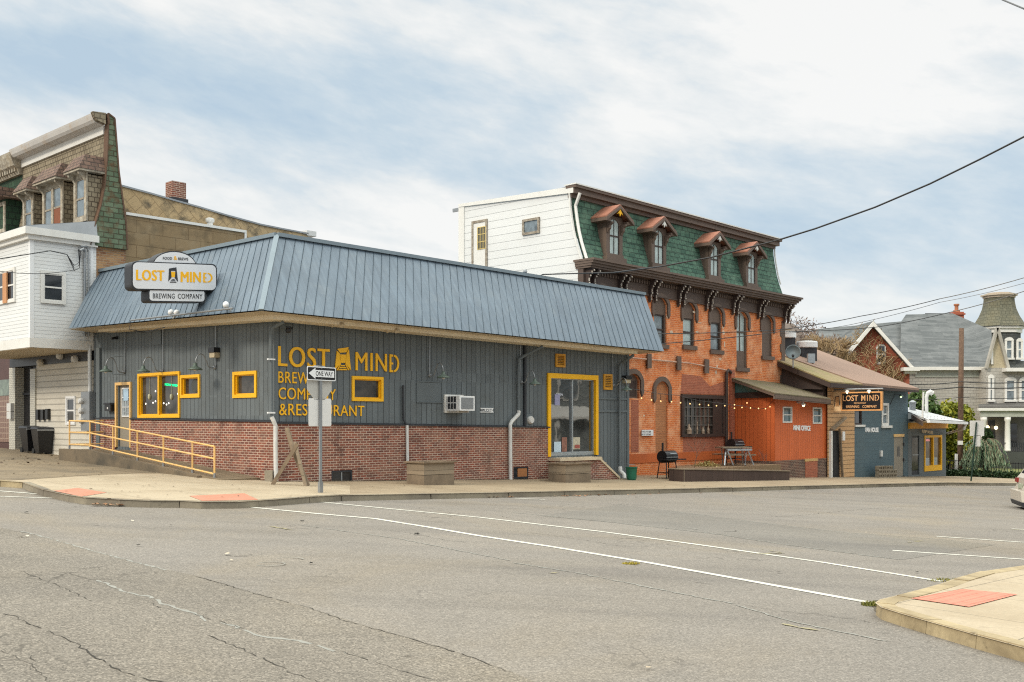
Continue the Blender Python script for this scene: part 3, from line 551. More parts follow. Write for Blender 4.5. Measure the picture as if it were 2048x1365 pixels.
# brick base (stands proud of the boarding), slanting gently with the hill
def zline(W, a, b, o=0):
    (u0, z0), (u1, z1) = W.at(*a, o), W.at(*b, o); return lambda u: z0+(z1-z0)*(u-u0)/(u1-u0)
zb = zline(SIDE, (556, 848), (1095, 856)); zf = zline(FRONT, (205, 838), (546, 845)); uD0, uD1 = SIDE.at(1097, 850)[0], SIDE.at(1195, 900)[0]
mb = MB(); uw0, uw1, zw0, zw1 = SIDE.rect(663, 705, 941, 966, .05); ux0, ux1, zx0, zx1 = SIDE.rect(1027, 1057, 934, 957, .05)
def strip_wall(mb, W, u0, u1, zlo, ztop, o0, o1):
    mb.hexa([W.P(u0, zlo, o0), W.P(u1, zlo, o0), W.P(u1, zlo, o1), W.P(u0, zlo, o1), W.P(u0, ztop(u0), o0), W.P(u1, ztop(u1), o0), W.P(u1, ztop(u1), o1), W.P(u0, ztop(u0), o1)])
strip_wall(mb, SIDE, -.05, uw0, -1, zb, .004, .05); strip_wall(mb, SIDE, uw1, ux0, -1.2, zb, .004, .05); strip_wall(mb, SIDE, ux1, uD0, -1.3, zb, .004, .05)
mb.hexa([SIDE.P(uw0, zw1, .004), SIDE.P(uw1, zw1, .004), SIDE.P(uw1, zw1, .05), SIDE.P(uw0, zw1, .05), SIDE.P(uw0, zb(uw0), .004), SIDE.P(uw1, zb(uw1), .004), SIDE.P(uw1, zb(uw1), .05), SIDE.P(uw0, zb(uw0), .05)])
mb.hexa([SIDE.P(ux0, zx1, .004), SIDE.P(ux1, zx1, .004), SIDE.P(ux1, zx1, .05), SIDE.P(ux0, zx1, .05), SIDE.P(ux0, zb(ux0), .004), SIDE.P(ux1, zb(ux1), .004), SIDE.P(ux1, zb(ux1), .05), SIDE.P(ux0, zb(ux0), .05)])
ud0, ud1 = FRONT.at(264, 850)[0], FRONT.at(233, 850)[0]; ud0, ud1 = min(ud0, ud1), max(ud0, ud1)
strip_wall(mb, FRONT, 0, ud0, -1, zf, .004, .05); strip_wall(mb, FRONT, ud1, LF, -1, zf, .004, .05)
# pedestal below the glass door and the cheek wall of the side steps
zs_ = SIDE.at(1145, 916, .5)[1]; us1 = SIDE.at(1199, 920, .5)[0]; ue = SIDE.at(1237, 957, .5)[0]; zg = G(*SIDE.P(ue, 0, .5).xy)
mb.wpoly(SIDE, [(uD0-.02, -1.3), (ue, -1.3), (ue, zg+.02), (us1, zs_-.1), (uD0-.02, zs_-.1)], .06, .5)
mb.build('brick_base', m_brick, bw)
mb = MB(); mb.wbox(SIDE, uD0-.05, us1+.05, zs_-.1, zs_, .003, .56); mb.beam(SIDE.P(us1+.02, zs_-.08, .47), SIDE.P(ue+.05, zg+.05, .47), .12, .07); mb.build('door_sill', m_tan_trim, bw)
mb = MB()
for k in range(5):
    t = (k+.5)/5; mb.wbox(SIDE, us1+(ue-us1)*k/5, us1+(ue-us1)*(k+1)/5+.1, -1.3, zs_-(zs_-zg)*(k+.6)/5+.06, .01, .40)
mb.build('side_steps', m_step, bw)
mb = MB()
for W, f, u0, u1 in ((SIDE, zb, -.09, uD0), (FRONT, zf, 0, ud0), (FRONT, zf, ud1, LF)):
    mb.hexa([W.P(u0, f(u0), .006), W.P(u1, f(u1), .006), W.P(u1, f(u1), .09), W.P(u0, f(u0), .09), W.P(u0, f(u0)+.06, .006), W.P(u1, f(u1)+.06, .006), W.P(u1, f(u1)+.03, .09), W.P(u0, f(u0)+.03, .09)])
mb.build('base_flashing', m_char, bw)
# stone at the foot of the corner and the small cellar windows
mb = MB(); mb.box(K.x-.2, K.x+.0, K.y-.2, K.y+.1, -.3, .36); mb.build('corner_stone', m_step, bw)
fr = MB().ring(SIDE, uw0, uw1, zw0, zw1, .05, .0, .035).build('cellar_window', m_char, bw); MB().wbox(SIDE, uw0+.05, uw1-.05, zw0+.05, zw1-.05, .0, .015).build('pane', m_glass, fr)
MB().wbox(SIDE, (uw0+uw1)/2-.02, (uw0+uw1)/2+.02, zw0+.05, zw1-.05, .016, .03).build('mullion', m_galv, fr)
fr = MB().ring(SIDE, ux0, ux1, zx0, zx1, .05, .0, .035).build('cellar_window', m_char, bw); um = ux0+(ux1-ux0)*.3
MB().wbox(SIDE, ux0+.05, um, zx0+.05, zx1-.05, .0, .015).build('pane', m_glass, fr); MB().wbox(SIDE, um+.01, ux1-.05, zx0+.05, zx1-.05, .0, .03).build('board', paint('orange plywood', (.38, .16, .06), .8, .2), fr)
# --- mansard
OV = 1.07; ez = SIDE.at(523, 619, OV)
eC = Vector((K.x+.044*OV, K.y-1.4275*OV, 0)); eC.z = EYE+(HY-620)/F*eC.y
eR = SIDE.pt(1328, 703, OV); eL = FRONT.pt(137, 657, OV)
tC = K-Vector((.044, -1.4275, 0))*.25; tC.z = EYE+(HY-472)/F*tC.y
tR = SIDE.pt(1289, 590, -.25); tL = FRONT.pt(196, 545, -.25)
mb = MB(); mb.quad(eC, eR, tR, tC); mb.quad(eL, eC, tC, tL); mb.poly([eR, SIDE.P(U1+.9, eR.z, -.6), SIDE.P(U1+1.1, tR.z-.05, -.6), tR])
bk = Vector((0, 0, -.25)); rr = SIDE.P(13.6, 0, -1.2); rr.z = tR.z-.3; r2 = SIDE.P(13.6, 0, -9.3); r2.z = tR.z-.4; r3 = tL+(r2-rr); r3 = Vector((r3.x, r3.y, tL.z-.3))
mb.poly([tC+bk, tR+bk, SIDE.P(15.9, tR.z-.25, -.9), rr, r2, r3, tL+bk]); mb.build('roof', m_roof_metal, bw, recalc=False)
mb = MB()                                                        # standing seams, every 0.3 m
for a, b_, c, d, nn in ((eC, eR, tR, tC, NR), (eC, eL, tL, tC, NL)):
    m = int((b_-a).length/.30)
    for i in range(1, m):
        t = i/m; p, q = a.lerp(b_, t), d.lerp(c, t); off = (nn+Vector((0, 0, .8))).normalized()*.012
        mb.beam(p+off*.6, q+off*.6, .013, .016, up=nn)
mb.build('roof_seams', m_roof_seam, bw)
mb = MB(); up = Vector((0, 0, .03)); mb.beam(tC+up, tR+up, .16, .1); mb.beam(tL+up, tC+up, .16, .1); mb.beam(eC+NR*.02+NL*.02, tC+Vector((0, 0, .02)), .13, .05)
mb.build('ridge_cap', paint('pale blue flashing', (.20, .25, .29), .45, .1, .2), bw)
mb = MB()                                                        # soffit and fascia: tan board on the street side, thin on the front
dz = Vector((0, 0, -.03)); sC = eC+dz; 
mb.poly([eC+dz, eR+dz, SIDE.P(U1+.7, eR.z-.05, -.05), SIDE.P(0, eC.z-.05, -.05)]); mb.poly([eL+dz, eC+dz, SIDE.P(0, eC.z-.05, -.05), FRONT.P(LF, eL.z-.05, -.05)])
mb.build('soffit', m_soffit, bw, recalc=False)
mb = MB(); fo = .72
a = SIDE.pt(552, 637.5, fo); b_ = SIDE.pt(1275, 708.5, fo); h = .2
mb.hexa([a, b_, b_-NR*.6+Vector((0, 0, .0)), a-NR*.6, a+Vector((0, 0, h)), b_+Vector((0, 0, h)), b_-NR*.6+Vector((0, 0, h)), a-NR*.6+Vector((0, 0, h))])
a = FRONT.pt(545, 638.5, .55); b_ = FRONT.pt(196, 664, .55); h = .12
mb.hexa([a, b_, b_-NL*.5, a-NL*.5, a+Vector((0, 0, h)), b_+Vector((0, 0, h)), b_-NL*.5+Vector((0, 0, h)), a-NL*.5+Vector((0, 0, h))])
mb.build('fascia', paint('cream fascia', (.76, .66, .49), .6, .08, dirt=((.5, .4, .27), .45)), bw)
# --- openings
def framed(W, x0, x1, y0, y1, fw, name, parent, mat, pane=m_glass, o1=.04, mull=None, in_=.08, label=None):
    u0, u1, z0, z1 = W.rect(x0, x1, y0, y1); fr = MB().ring(W, u0, u1, z0, z1, fw, -.1, o1)
    fr.ring(W, u0+fw+.002, u1-fw-.002, z0+fw+.002, z1-fw-.002, .028, -.11, -.02)
    if mull: 
        um = W.at(mull, y0)[0]; fr.wbox(W, um-fw*.45, um+fw*.45, z0+fw, z1-fw, -.1, o1-.012)
    f = fr.build(name, mat, parent); MB().quad(W.P(u0+fw, z0+fw, -in_), W.P(u1-fw, z0+fw, -in_), W.P(u1-fw, z1-fw, -in_), W.P(u0+fw, z1-fw, -in_)).build('pane', pane, f)
    if label: f['label'] = label
    return f, (u0, u1, z0, z1)
fd, (a, b_, c, d) = framed(FRONT, 277, 361, 745.5, 836, .085, 'window', bw, m_yellow, m_glass_in, mull=318, label='double window in a golden yellow frame')
# things seen behind that glass: pendant bulbs and the green ticker
mb = MB()
for x, y in ((299, 794), (343, 794)): p = FRONT.pt(x, y, -.065); mb.tube([p+Vector((0, 0, .75)), p+Vector((0, 0, .1))], .006, 5); mb.ball(p, .055, 8, (1, 1, 1.7))
mb.build('pendant_bulb', paint('warm frosted bulb', (.45, .44, .3), .4), fd)
lm = emit('lamp bulb glow', (1, .95, .85), 1.6); mb = MB()
for x, y in ((291.5, 808), (327.5, 807), (333, 809.5), (337.5, 807), (311, 783), (355.5, 788), (306, 806), (311, 803)): mb.ball(FRONT.pt(x, y, -.07), .018, 6, (1, 1, 1.5))
mb.build('spot_light', lm, fd)
mb = MB(); put_text(mb, 'NOW OPEN', FRONT.pt(330, 771.5, -.07), FRONT.pt(357, 774, -.07), FRONT.pt(330, 767, -.07), FRONT.pt(357, 769.5, -.07), .005, NL, weight=.03)
mb.build('ticker_sign', emit('green ticker', (.0, .85, .25), 1.3), fd)
fd, _ = framed(FRONT, 362, 401, 750, 796, .085, 'window', bw, m_yellow, m_glass, label='small square window butted to the double window')
u, z = FRONT.at(385.5, 772); mb = MB(); mb.lathe(FRONT.P(u, z, -.075), [(.2, 0), (.2, .004), (.17, .004), (.17, .008), (.12, .008)], 20, NL); mb.build('round_emblem', paint('dim emblem', (.07, .075, .07), .6), fd)
framed(FRONT, 467, 514.5, 743, 796, .09, 'window', bw, m_yellow, m_glass_in, label='small square yellow window near the corner')
framed(SIDE, 703, 765.5, 753.5, 803, .08, 'window', bw, m_yellow, m_glass_in, label='wide yellow framed window beside the wall lettering')
# front door
u0, u1, z0, z1 = FRONT.rect(233, 264.5, 765, 895); mb = MB(); mb.wbox(FRONT, u0, u1, z1-.09, z1, -.1, .06); mb.wbox(FRONT, u0, u0+.09, z0, z1-.09, -.1, .06); mb.wbox(FRONT, u1-.09, u1, z0, z1-.09, -.1, .06)
dr = MB().wbox(FRONT, u0+.09, u1-.09, z0-.1, z1-.09, -.12, -.05).build('front_door', m_door_tan, bw); mb.build('door_frame', m_rail, dr)
a, b_, c, d = FRONT.rect(242, 258.5, 776, 834); mb = MB(); mb.ring(FRONT, a, b_, c, d, .035, -.05, -.02)
for i in range(1, 4): mb.wbox(FRONT, a+(b_-a)*i/4-.01, a+(b_-a)*i/4+.01, c+.035, d-.035, -.048, -.025)
for i in range(1, 3): mb.wbox(FRONT, a+.035, b_-.035, c+(d-c)*i/3-.01, c+(d-c)*i/3+.01, -.048, -.022)
mb.build('glazing_bars', m_white_clean, dr); MB().quad(FRONT.P(a+.03, c+.03, -.046), FRONT.P(b_-.03, c+.03, -.046), FRONT.P(b_-.03, d-.03, -.046), FRONT.P(a+.03, d-.03, -.046)).build('door_glass', m_glass_sky, dr)
MB().wbox(FRONT, a+.1, b_-.12, (c+d)/2+.05, (c+d)/2+.42, -.021, -.018).build('door_notice', paint('pale blue paper', (.4, .55, .7), .7), dr)
MB().ball(FRONT.P(u0+.15, z0+.95, -.02), .035).build('handle', m_galv, dr)
# glass slider with its own reflections of the street
u0, u1, z0, z1 = SIDE.rect(1093.5, 1194, 749, 912); fw = .145; mb = MB(); mb.wbox(SIDE, u0, u1, z1-fw-.02, z1, -.1, .07); mb.wbox(SIDE, u0, u0+fw, z0, z1-fw-.02, -.1, .07); mb.wbox(SIDE, u1-fw, u1, z0, z1-fw-.02, -.1, .07)
dr = mb.build('glass_door', m_yellow, bw); um = (u0+u1)/2+.02
mb = MB(); mb.wbox(SIDE, um-.03, um+.035, z0+.05, z1-fw-.02, -.1, -.02); mb.wbox(SIDE, u0+fw, u1-fw, z0, z0+.11, -.1, -.01); mb.ring(SIDE, u0+fw, u1-fw, z0+.11, z1-fw-.02, .03, -.1, -.03); mb.build('aluminium_sash', m_alu, dr)
MB().quad(SIDE.P(u0+fw, z0+.11, -.085), SIDE.P(u1-fw, z0+.11, -.085), SIDE.P(u1-fw, z1-fw, -.085), SIDE.P(u0+fw, z1-fw, -.085)).build('pane', m_mirror, dr)
def flat(W, x0, x1, y0, y1, o, name, mat, parent, th=.01): a, b_, c, d = W.rect(x0, x1, y0, y1); return MB().wbox(W, a, b_, c, d, o, o+th).build(name, mat, parent)
flat(SIDE, 1111, 1125, 884, 905, -.075, 'paper_notice', paint('pale notice', (.5, .62, .72), .7), dr); flat(SIDE, 1127, 1137, 875, 904, -.08, 'brown_poster', paint('brown poster', (.25, .12, .09), .7, .5, scale=9), dr)
flat(SIDE, 1149, 1163, 875, 899, -.075, 'cream_poster', paint('cream poster', (.5, .46, .36), .7, .3, scale=9), dr); flat(SIDE, 1152, 1162, 890, 897, -.063, 'poster_band', paint('red band', (.35, .1, .08), .7, .3), dr)
nt_ = flat(SIDE, 1112.5, 1123, 789, 811, -.08, 'hours_notice', paint('violet hours notice', (.30, .30, .46), .6, .2, scale=9), dr)
mb = MB(); wtext(mb, SIDE, 'OPEN', 1112, 787, 791.5, 1125, 787.5, 792, -.078, .006, weight=.02); mb.build('open_lettering', paint('pale lettering', (.7, .74, .85), .5), dr)
# louvres and hatches
def louvre(x0, x1, y0, y1, mat, label):
    a, b_, c, d = SIDE.rect(x0, x1, y0, y1); f = MB().ring(SIDE, a, b_, c, d, .06, .0, .06).build('wall_vent', mat, bw); f['label'] = label; mb = MB(); n = max(4, int((d-c)/.07))
    for i in range(n):
        z = c+.06+(d-c-.12)*i/n; mb.hexa([SIDE.P(a+.06, z, .055), SIDE.P(b_-.06, z, .055), SIDE.P(b_-.06, z+.01, .055), SIDE.P(a+.06, z+.01, .055), SIDE.P(a+.06, z+.035, .01), SIDE.P(b_-.06, z+.035, .01), SIDE.P(b_-.06, z+.045, .01), SIDE.P(a+.06, z+.045, .01)])
    mb.build('louvre_slats', mat, f)
louvre(1110, 1128.5, 708.5, 735, m_yellow2, 'faded ochre wall vent high above the glass door'); louvre(1206, 1222.5, 749, 780, m_yellow2, 'ochre louvre right of the glass door')
a, b_, c, d = SIDE.rect(832, 884, 763, 806); MB().ring(SIDE, a, b_, c, d, .03, 0, .03).wbox(SIDE, a+.03, b_-.03, c+.03, d-.03, 0, .012).build('wall_hatch', m_blue_paint, bw)
a, b_, c, d = FRONT.rect(307, 323, 655, 690); MB().wbox(FRONT, a, b_, c, d, 0, .02).build('wall_hatch', m_blue_paint, bw)
a, b_, c, d = FRONT.rect(224, 250, 712, 749); MB().ring(FRONT, a, b_, c, d, .02, 0, .015).build('wall_hatch', m_blue_paint, bw)
mb = MB()
for y in (798, 823): 
    a, b_, c, d = SIDE.rect(1196, 1258, y-2, y+2); mb.wbox(SIDE, a, U1, c, d, 0, .03)
mb.build('wall_rail', m_blue_paint, bw)
mb = MB(); mb.wbox(SIDE, -.02, .1, -.9, ZT-.6, .0, .035); mb.wbox(SIDE, U1-.1, U1+.02, -1.3, ZT-.6, 0, .035); mb.wbox(FRONT, LF-.55, LF-.3, .2, 4.0, 0, .08); mb.build('corner_trim', m_blue_paint, bw)
# downpipes
pth = lambda W, l: [W.pt(*p) for p in l]
P1 = MB().tube(pth(SIDE, [(541.5, 655, .12), (542, 700, .12), (543, 836, .12)]), .045, 10).tube(pth(SIDE, [(566, 645, .6), (546, 656, .2), (541.5, 668, .12)]), .045, 10).build('downpipe', m_blue_paint, bw)
MB().tube(pth(SIDE, [(543, 834, .12), (547, 842, .14), (551, 852, .14), (551, 900, .14), (552, 962, .14)]), .055, 12).build('lower_pipe', m_pipe, P1)
mb = MB(); 
for y in (719, 826): mb.wbox(SIDE, *SIDE.rect(536, 550, y-1.5, y+1.5, .17), .12, .185)
mb.build('pipe_strap', m_white_clean, P1)
P2 = MB().tube(pth(SIDE, [(1086, 693, .55), (1050, 711, .16), (1038, 719, .12), (1037, 735, .12), (1037, 824, .12)]), .05, 10).build('downpipe', m_blue_paint, bw)
MB().tube(pth(SIDE, [(1038, 822, .14), (1037, 829, .14), (1023, 844, .14), (1020.5, 850, .14), (1021, 965, .14)]), .062, 12).build('lower_pipe', m_pipe, P2)
mb = MB(); mb.wbox(SIDE, *SIDE.rect(1046, 1050, 688, 852), 0, .07); mb.build('riser_pipe', m_char, bw)
P3 = MB().tube(pth(SIDE, [(1268, 710, .6), (1258, 717, .45), (1243, 727, .14), (1239, 733, .12), (1239.5, 936, .12)]), .055, 10).build('downpipe', m_blue_paint, bw)
MB().tube(pth(SIDE, [(1240, 934, .13), (1241, 943, .16), (1248, 950, .3), (1250, 960, .5)]), .075, 12).build('lower_pipe', m_pipe, P3)
P4 = MB().tube(pth(SIDE, [(806.5, 771, .06), (807, 840, .06), (812, 848, .09)]), .03, 8).build('downpipe', m_char, bw); MB().tube(pth(SIDE, [(814, 851, .1), (815, 926, .1)]), .045, 8).build('lower_pipe', m_pipe, P4)
MB().tube([FRONT.P(LF+.08, 4.1, .1), FRONT.P(LF+.05, 3.8, .12), FRONT.P(LF-.02, .6, .12), FRONT.P(LF-.02, .35, .2)], .06, 10).build('downpipe', m_pipe, bw)
for W, pts in ((FRONT, [(250.5, 663), (250, 743)]), (FRONT, [(326, 657), (326, 742)]), (FRONT, [(431.5, 650), (431, 697)]), (FRONT, [(431, 716), (431, 733)]), (SIDE, [(860, 668), (858.5, 750)]), (SIDE, [(1041, 690), (1041.5, 764)]), (SIDE, [(1225, 706), (1226, 770)])):
    MB().tube([W.pt(x, y, .035) for x, y in pts], .014, 6).build('conduit', m_galv, bw)
u, z = SIDE.at(1056.5, 840.5); m_ = MB().wbox(SIDE, u-.16, u+.16, z-.25, z+.2, .0, .06).build('meter_box', m_blue_paint, bw); MB().lathe(SIDE.P(u, z, .06), [(.13, 0), (.13, .07), (.1, .12)], 14, NR).build('electric_meter', m_pipe, m_)
# soffit flood lights
for i, (x, y) in enumerate(((675, 643), (785, 655))):
    p = SIDE.pt(x, y-4, .6); mb = MB(); mb.box(p.x-.09, p.x+.09, p.y-.05, p.y+.05, p.z-.06, p.z+.02)
    r = mb.build('soffit_flood_light', m_tan_trim, None); tagged(r, ['twin flood light under the tan eave above the letter T', 'twin flood light under the tan eave above the word MIND'][i], 'flood light', 'twin soffit flood lights')
    for s in (-1, 1): MB().lathe(p+Vector((.09*s, -.03, -.06)), [(.02, 0), (.03, .05), (.075, .12), (.08, .15)], 10, (.45*s-.1, -.35, -.8)).build('lamp_head', m_soffit, r)
# wall lettering
mb = MB()
for k in (0, 1, 2): wtext(mb, SIDE, 'LOST', 555+.8*k, 692, 732.5, 657+.8*k, 698.5, 739, .012+.001*k, .025, spacing=1.12)
wtext(mb, SIDE, '', 669, 695, 741, 701, 695, 741, .012, .025, fn=tunnel_logo); wtext(mb, SIDE, 'MIN', 710.5, 704.5, 741, 772.3, 708.5, 743.5, .012, .025, spacing=1.1); wtext(mb, SIDE, 'MIN', 711.3, 704.5, 741, 773, 708.5, 743.5, .013, .025, spacing=1.1); wtext(mb, SIDE, '', 778.5, 709, 745, 797.5, 711, 745, .012, .025, fn=stencil_d)
mb.build('sign_lettering', m_yellow, bw)
mb = MB(); wtext(mb, SIDE, 'BREWING', 556, 743, 766, 656, 747, 770, .012, .02, spacing=1.1); wtext(mb, SIDE, 'COMPANY', 556.5, 775, 799, 671, 779, 801, .012, .02, spacing=1.05); wtext(mb, SIDE, '&RESTAURANT', 558, 807, 831, 728, 812, 833, .012, .02, spacing=1.05)
mb.build('sign_lettering', m_yellow, bw)
# SPRUCE ST plate
u0, u1, z0, z1 = SIDE.rect(959.5, 986, 816.5, 825.5); rt = thing('street_name_plate', 'small white plate lettered SPRUCE ST with notched ends on the blue wall', 'street sign', SIDE.P((u0+u1)/2, z0, 0)); h = (z1-z0)/2
MB().wpoly(SIDE, [(u0, z0), (u1, z0), (u1-.06, z0+h), (u1, z1), (u0, z1), (u0+.06, z0+h)], .004, .03).build('plate', m_white_clean, rt)
mb = MB(); wtext(mb, SIDE, 'SPRUCE ST', 962.5, 818, 824, 983.5, 818.3, 824.3, .031, .004, weight=.015); mb.build('lettering', m_char, rt)
# gooseneck lamps
def goose(W, xm, ym, xs, ys, label, reach=.62):
    u, z = W.at(xm, ym); uz, zs = W.at(xs, ys, reach); rt = thing('gooseneck_lamp', label, 'wall lamp', W.P(u, z, 0), 'gooseneck lamps on the blue walls')
    MB().lathe(W.P(u, z, 0), [(.06, 0), (.06, .04), (.04, .07)], 10, W.n).build('mount', m_galv, rt); top = zs+.14
    pts = [(0, z), (.1, z-.02), (.17, z-.02), (.24, z+.04), (.275, z+.16), (.3, top+.12), (.36, top+.25), (.45, top+.29), (.54, top+.25), (.6, top+.13), (reach, top)]
    MB().tube([W.P(u, q, o) for o, q in pts], .015, 8).build('arm', m_galv, rt, smooth=True)
    sh = MB().lathe(W.P(u, zs, reach), [(.19, -.02), (.2, -.01), (.17, .02), (.10, .06), (.055, .09), (.05, .16), (.02, .17)], 18).build('lamp_shade', m_greenlamp, rt, smooth=True)
    MB().ball(W.P(u, zs-.01, reach), .05).build('bulb', m_pipe, sh)
for a in ((FRONT, 250, 744, 213, 743, 'green gooseneck lamp over the front door'), (FRONT, 326, 742, 290.5, 743, 'green gooseneck lamp over the double yellow window'), (FRONT, 431, 735, 395.5, 738.5, 'green gooseneck lamp under the wall pack light'),
          (SIDE, 858.5, 751, 884, 755, 'green gooseneck lamp above the window air conditioner'), (SIDE, 1041.5, 765, 1066, 768, 'green gooseneck lamp beside the long downpipe left of the glass door'), (SIDE, 1226, 771, 1252, 780, 'green gooseneck lamp at the far end of the blue wall')): goose(*a)
def wallpack(W, x0, x1, y0, y1, label):
    u0, u1, z0, z1 = W.rect(x0, x1, y0, y1); rt = thing('wall_pack_light', label, 'wall light', W.P((u0+u1)/2, z0, 0), 'square wall pack lights')
    MB().wbox(W, u0, u1, (z0+z1)/2, z1, .002, .2).build('housing', m_black, rt); MB().wbox(W, u0+.02, u1-.02, z0, (z0+z1)/2-.003, .002, .17).build('lens', paint('amber lens', (.5, .42, .28), .3), rt)
wallpack(FRONT, 429, 440.5, 696, 716, 'black wall pack light with amber lens above the square yellow window'); wallpack(SIDE, 1244, 1255, 752, 767, 'wall pack light with amber lens at the far right end of blue wall')
# mail box, cameras
u, z = FRONT.at(224, 815); rt = thing('wall_mailbox', 'small dark mailbox on the wall left of the front door', 'mailbox', FRONT.P(u, z-.12, 0)); MB().wbox(FRONT, u-.2, u+.2, z-.12, z+.08, .003, .15).build('box', m_black, rt); MB().wpoly(FRONT, [(u-.22, z+.082), (u+.22, z+.082), (u+.2, z+.14), (u-.2, z+.14)], .003, .18).build('lid', m_char, rt); MB().wbox(FRONT, u-.05, u+.03, z-.06, z+.0, .151, .155).build('badge', m_pipe, rt)
u, z = FRONT.at(235, 676); rt = thing('security_camera', 'small black security camera high on the wall above the front door', 'camera', FRONT.P(u, z, 0)); MB().wbox(FRONT, u-.05, u+.05, z-.05, z+.05, 0, .04).build('bracket', m_black, rt); MB().tube([FRONT.P(u, z, .04), FRONT.P(u, z-.04, .2)], .04, 10).build('camera_body', m_black, rt)
p = SIDE.P(.2, 4.05, .35); rt = thing('security_camera', 'black dome camera bracket tucked under the eave at the building corner', 'camera', p); MB().box(p.x-.05, p.x+.05, p.y-.05, p.y+.3, p.z-.03, p.z+.02).build('bracket', m_black, rt); MB().ball(p-Vector((0, 0, .08)), .08).build('dome', m_black, rt, smooth=True)
# air conditioner
u0, u1, z0, z1 = SIDE.rect(891, 906, 791, 822); rt = thing('window_air_conditioner', 'white air conditioner jutting from the blue wall on a bracket', 'air conditioner', SIDE.P(u0, z0, 0))
zz0, zz1 = z0, z1-.03; ob = .62; u1 = u0+.62
MB().wbox(SIDE, u0, u1, zz0, zz1, .02, ob).build('case', m_white_clean, rt); MB().ring(SIDE, u0-.08, u1+.08, zz0-.06, zz1+.05, .06, .0, .05).build('sleeve', m_white, rt)
MB().wbox(SIDE, u0+.06, u1-.06, zz0+.05, zz1-.05, ob, ob+.012).build('grille', m_galv, rt)
mb = MB(); 
for i in range(3):
    for j in range(2): a = .1+.13*i; mb.hexa([SIDE.P(u0-.006, zz0+.05+.2*j, a), SIDE.P(u0, zz0+.05+.2*j, a), SIDE.P(u0, zz0+.05+.2*j, a+.1), SIDE.P(u0-.006, zz0+.05+.2*j, a+.1), SIDE.P(u0-.006, zz0+.22+.2*j, a), SIDE.P(u0, zz0+.22+.2*j, a), SIDE.P(u0, zz0+.22+.2*j, a+.1), SIDE.P(u0-.006, zz0+.22+.2*j, a+.1)])
mb.build('side_vents', m_char, rt); MB().beam(SIDE.P(u0+.1, zz0-.03, .45), SIDE.P(u0+.1, zz0-.03, .0), .04, .05).beam(SIDE.P(u1-.1, zz0-.03, .45), SIDE.P(u1-.1, zz0-.03, .0), .04, .05).build('bracket', m_pipe, rt)
# --- roof sign
d = Vector((.70, .71, 0)).normalized(); n = Vector((.71, -.70, 0)).normalized(); pR = Vector(((434-CX)/F*27.35, 27.35, 0)); Wd = 2.36
Wl = Wall((pR-d*Wd).xy, d, n); rt = thing('rooftop_sign', 'white illuminated rooftop sign reading LOST MIND with a black edge in front of blue roof', 'sign', Wl.P(Wd/2, 4.7, -.2))
def sp(px, py, o=0.0): return Wl.at(px, py, o)
tilt = .078
def rrect(u0, u1, z0, z1, r, n=5):
    out = []
    for cx, cz, a0 in ((u1-r, z1-r, 0), (u0+r, z1-r, 90), (u0+r, z0+r, 180), (u1-r, z0+r, 270)): out += arc2(cx, cz, r, r, a0, a0+90, n)
    return out
uc = Wd/2; bo = .08; zc = EYE+(HY-553.5)/F*26.5; H = .36
def T(pts): return [(u, z+(u-uc)*tilt) for u, z in pts]
arch = T(arc2(uc+.0, zc+H-.12, .62, .43, 0, 180, 14)); low = T(rrect(.45, Wd-.32, zc-H-.30, zc-H+.05, .09))
for nm, shp, o in (('main_panel', T(rrect(0, Wd, zc-H, zc+H, .14)), 0), ('top_arch', arch, -.03), ('lower_panel', low, -.03)):
    b0 = MB().wpoly(Wl, shp, -.40+o, 0+o).build(nm, m_char, rt)
    k = .035; us = [p[0] for p in shp]; zs2 = [p[1] for p in shp]; cu, cz = (min(us)+max(us))/2, (min(zs2)+max(zs2))/2; su, sz = (max(us)-min(us))/2, (max(zs2)-min(zs2))/2
    MB().wpoly(Wl, [(cu+(u-cu)*(1-k/su), cz+(z-cz)*(1-k/sz)) for u, z in shp], o+.001, o+.012).build('face', paint('milky sign face', (.70, .72, .76), .35, .03), b0)
def stext(mb, body, u0, u1, z0, z1, o=.013, fn=None, **kw):
    c = (Wl.P(u0, z0+(u0-uc)*tilt, o), Wl.P(u1, z0+(u1-uc)*tilt, o), Wl.P(u0, z1+(u0-uc)*tilt, o), Wl.P(u1, z1+(u1-uc)*tilt, o), .006, Wl.n)
    if fn: fn(mb, *c)
    else: put_text(mb, body, *c, **kw)
mb = MB()
for k in (0, 1, 2): stext(mb, 'LOST', .11+.012*k, .84+.012*k, zc-.12, zc+.15, o=.013+.001*k, spacing=1.1); stext(mb, 'MIN', 1.31+.012*k, 1.86+.012*k, zc-.14, zc+.13, o=.013+.001*k, spacing=1.05)
stext(mb, '', 1.95, 2.22, zc-.14, zc+.12, fn=stencil_d)

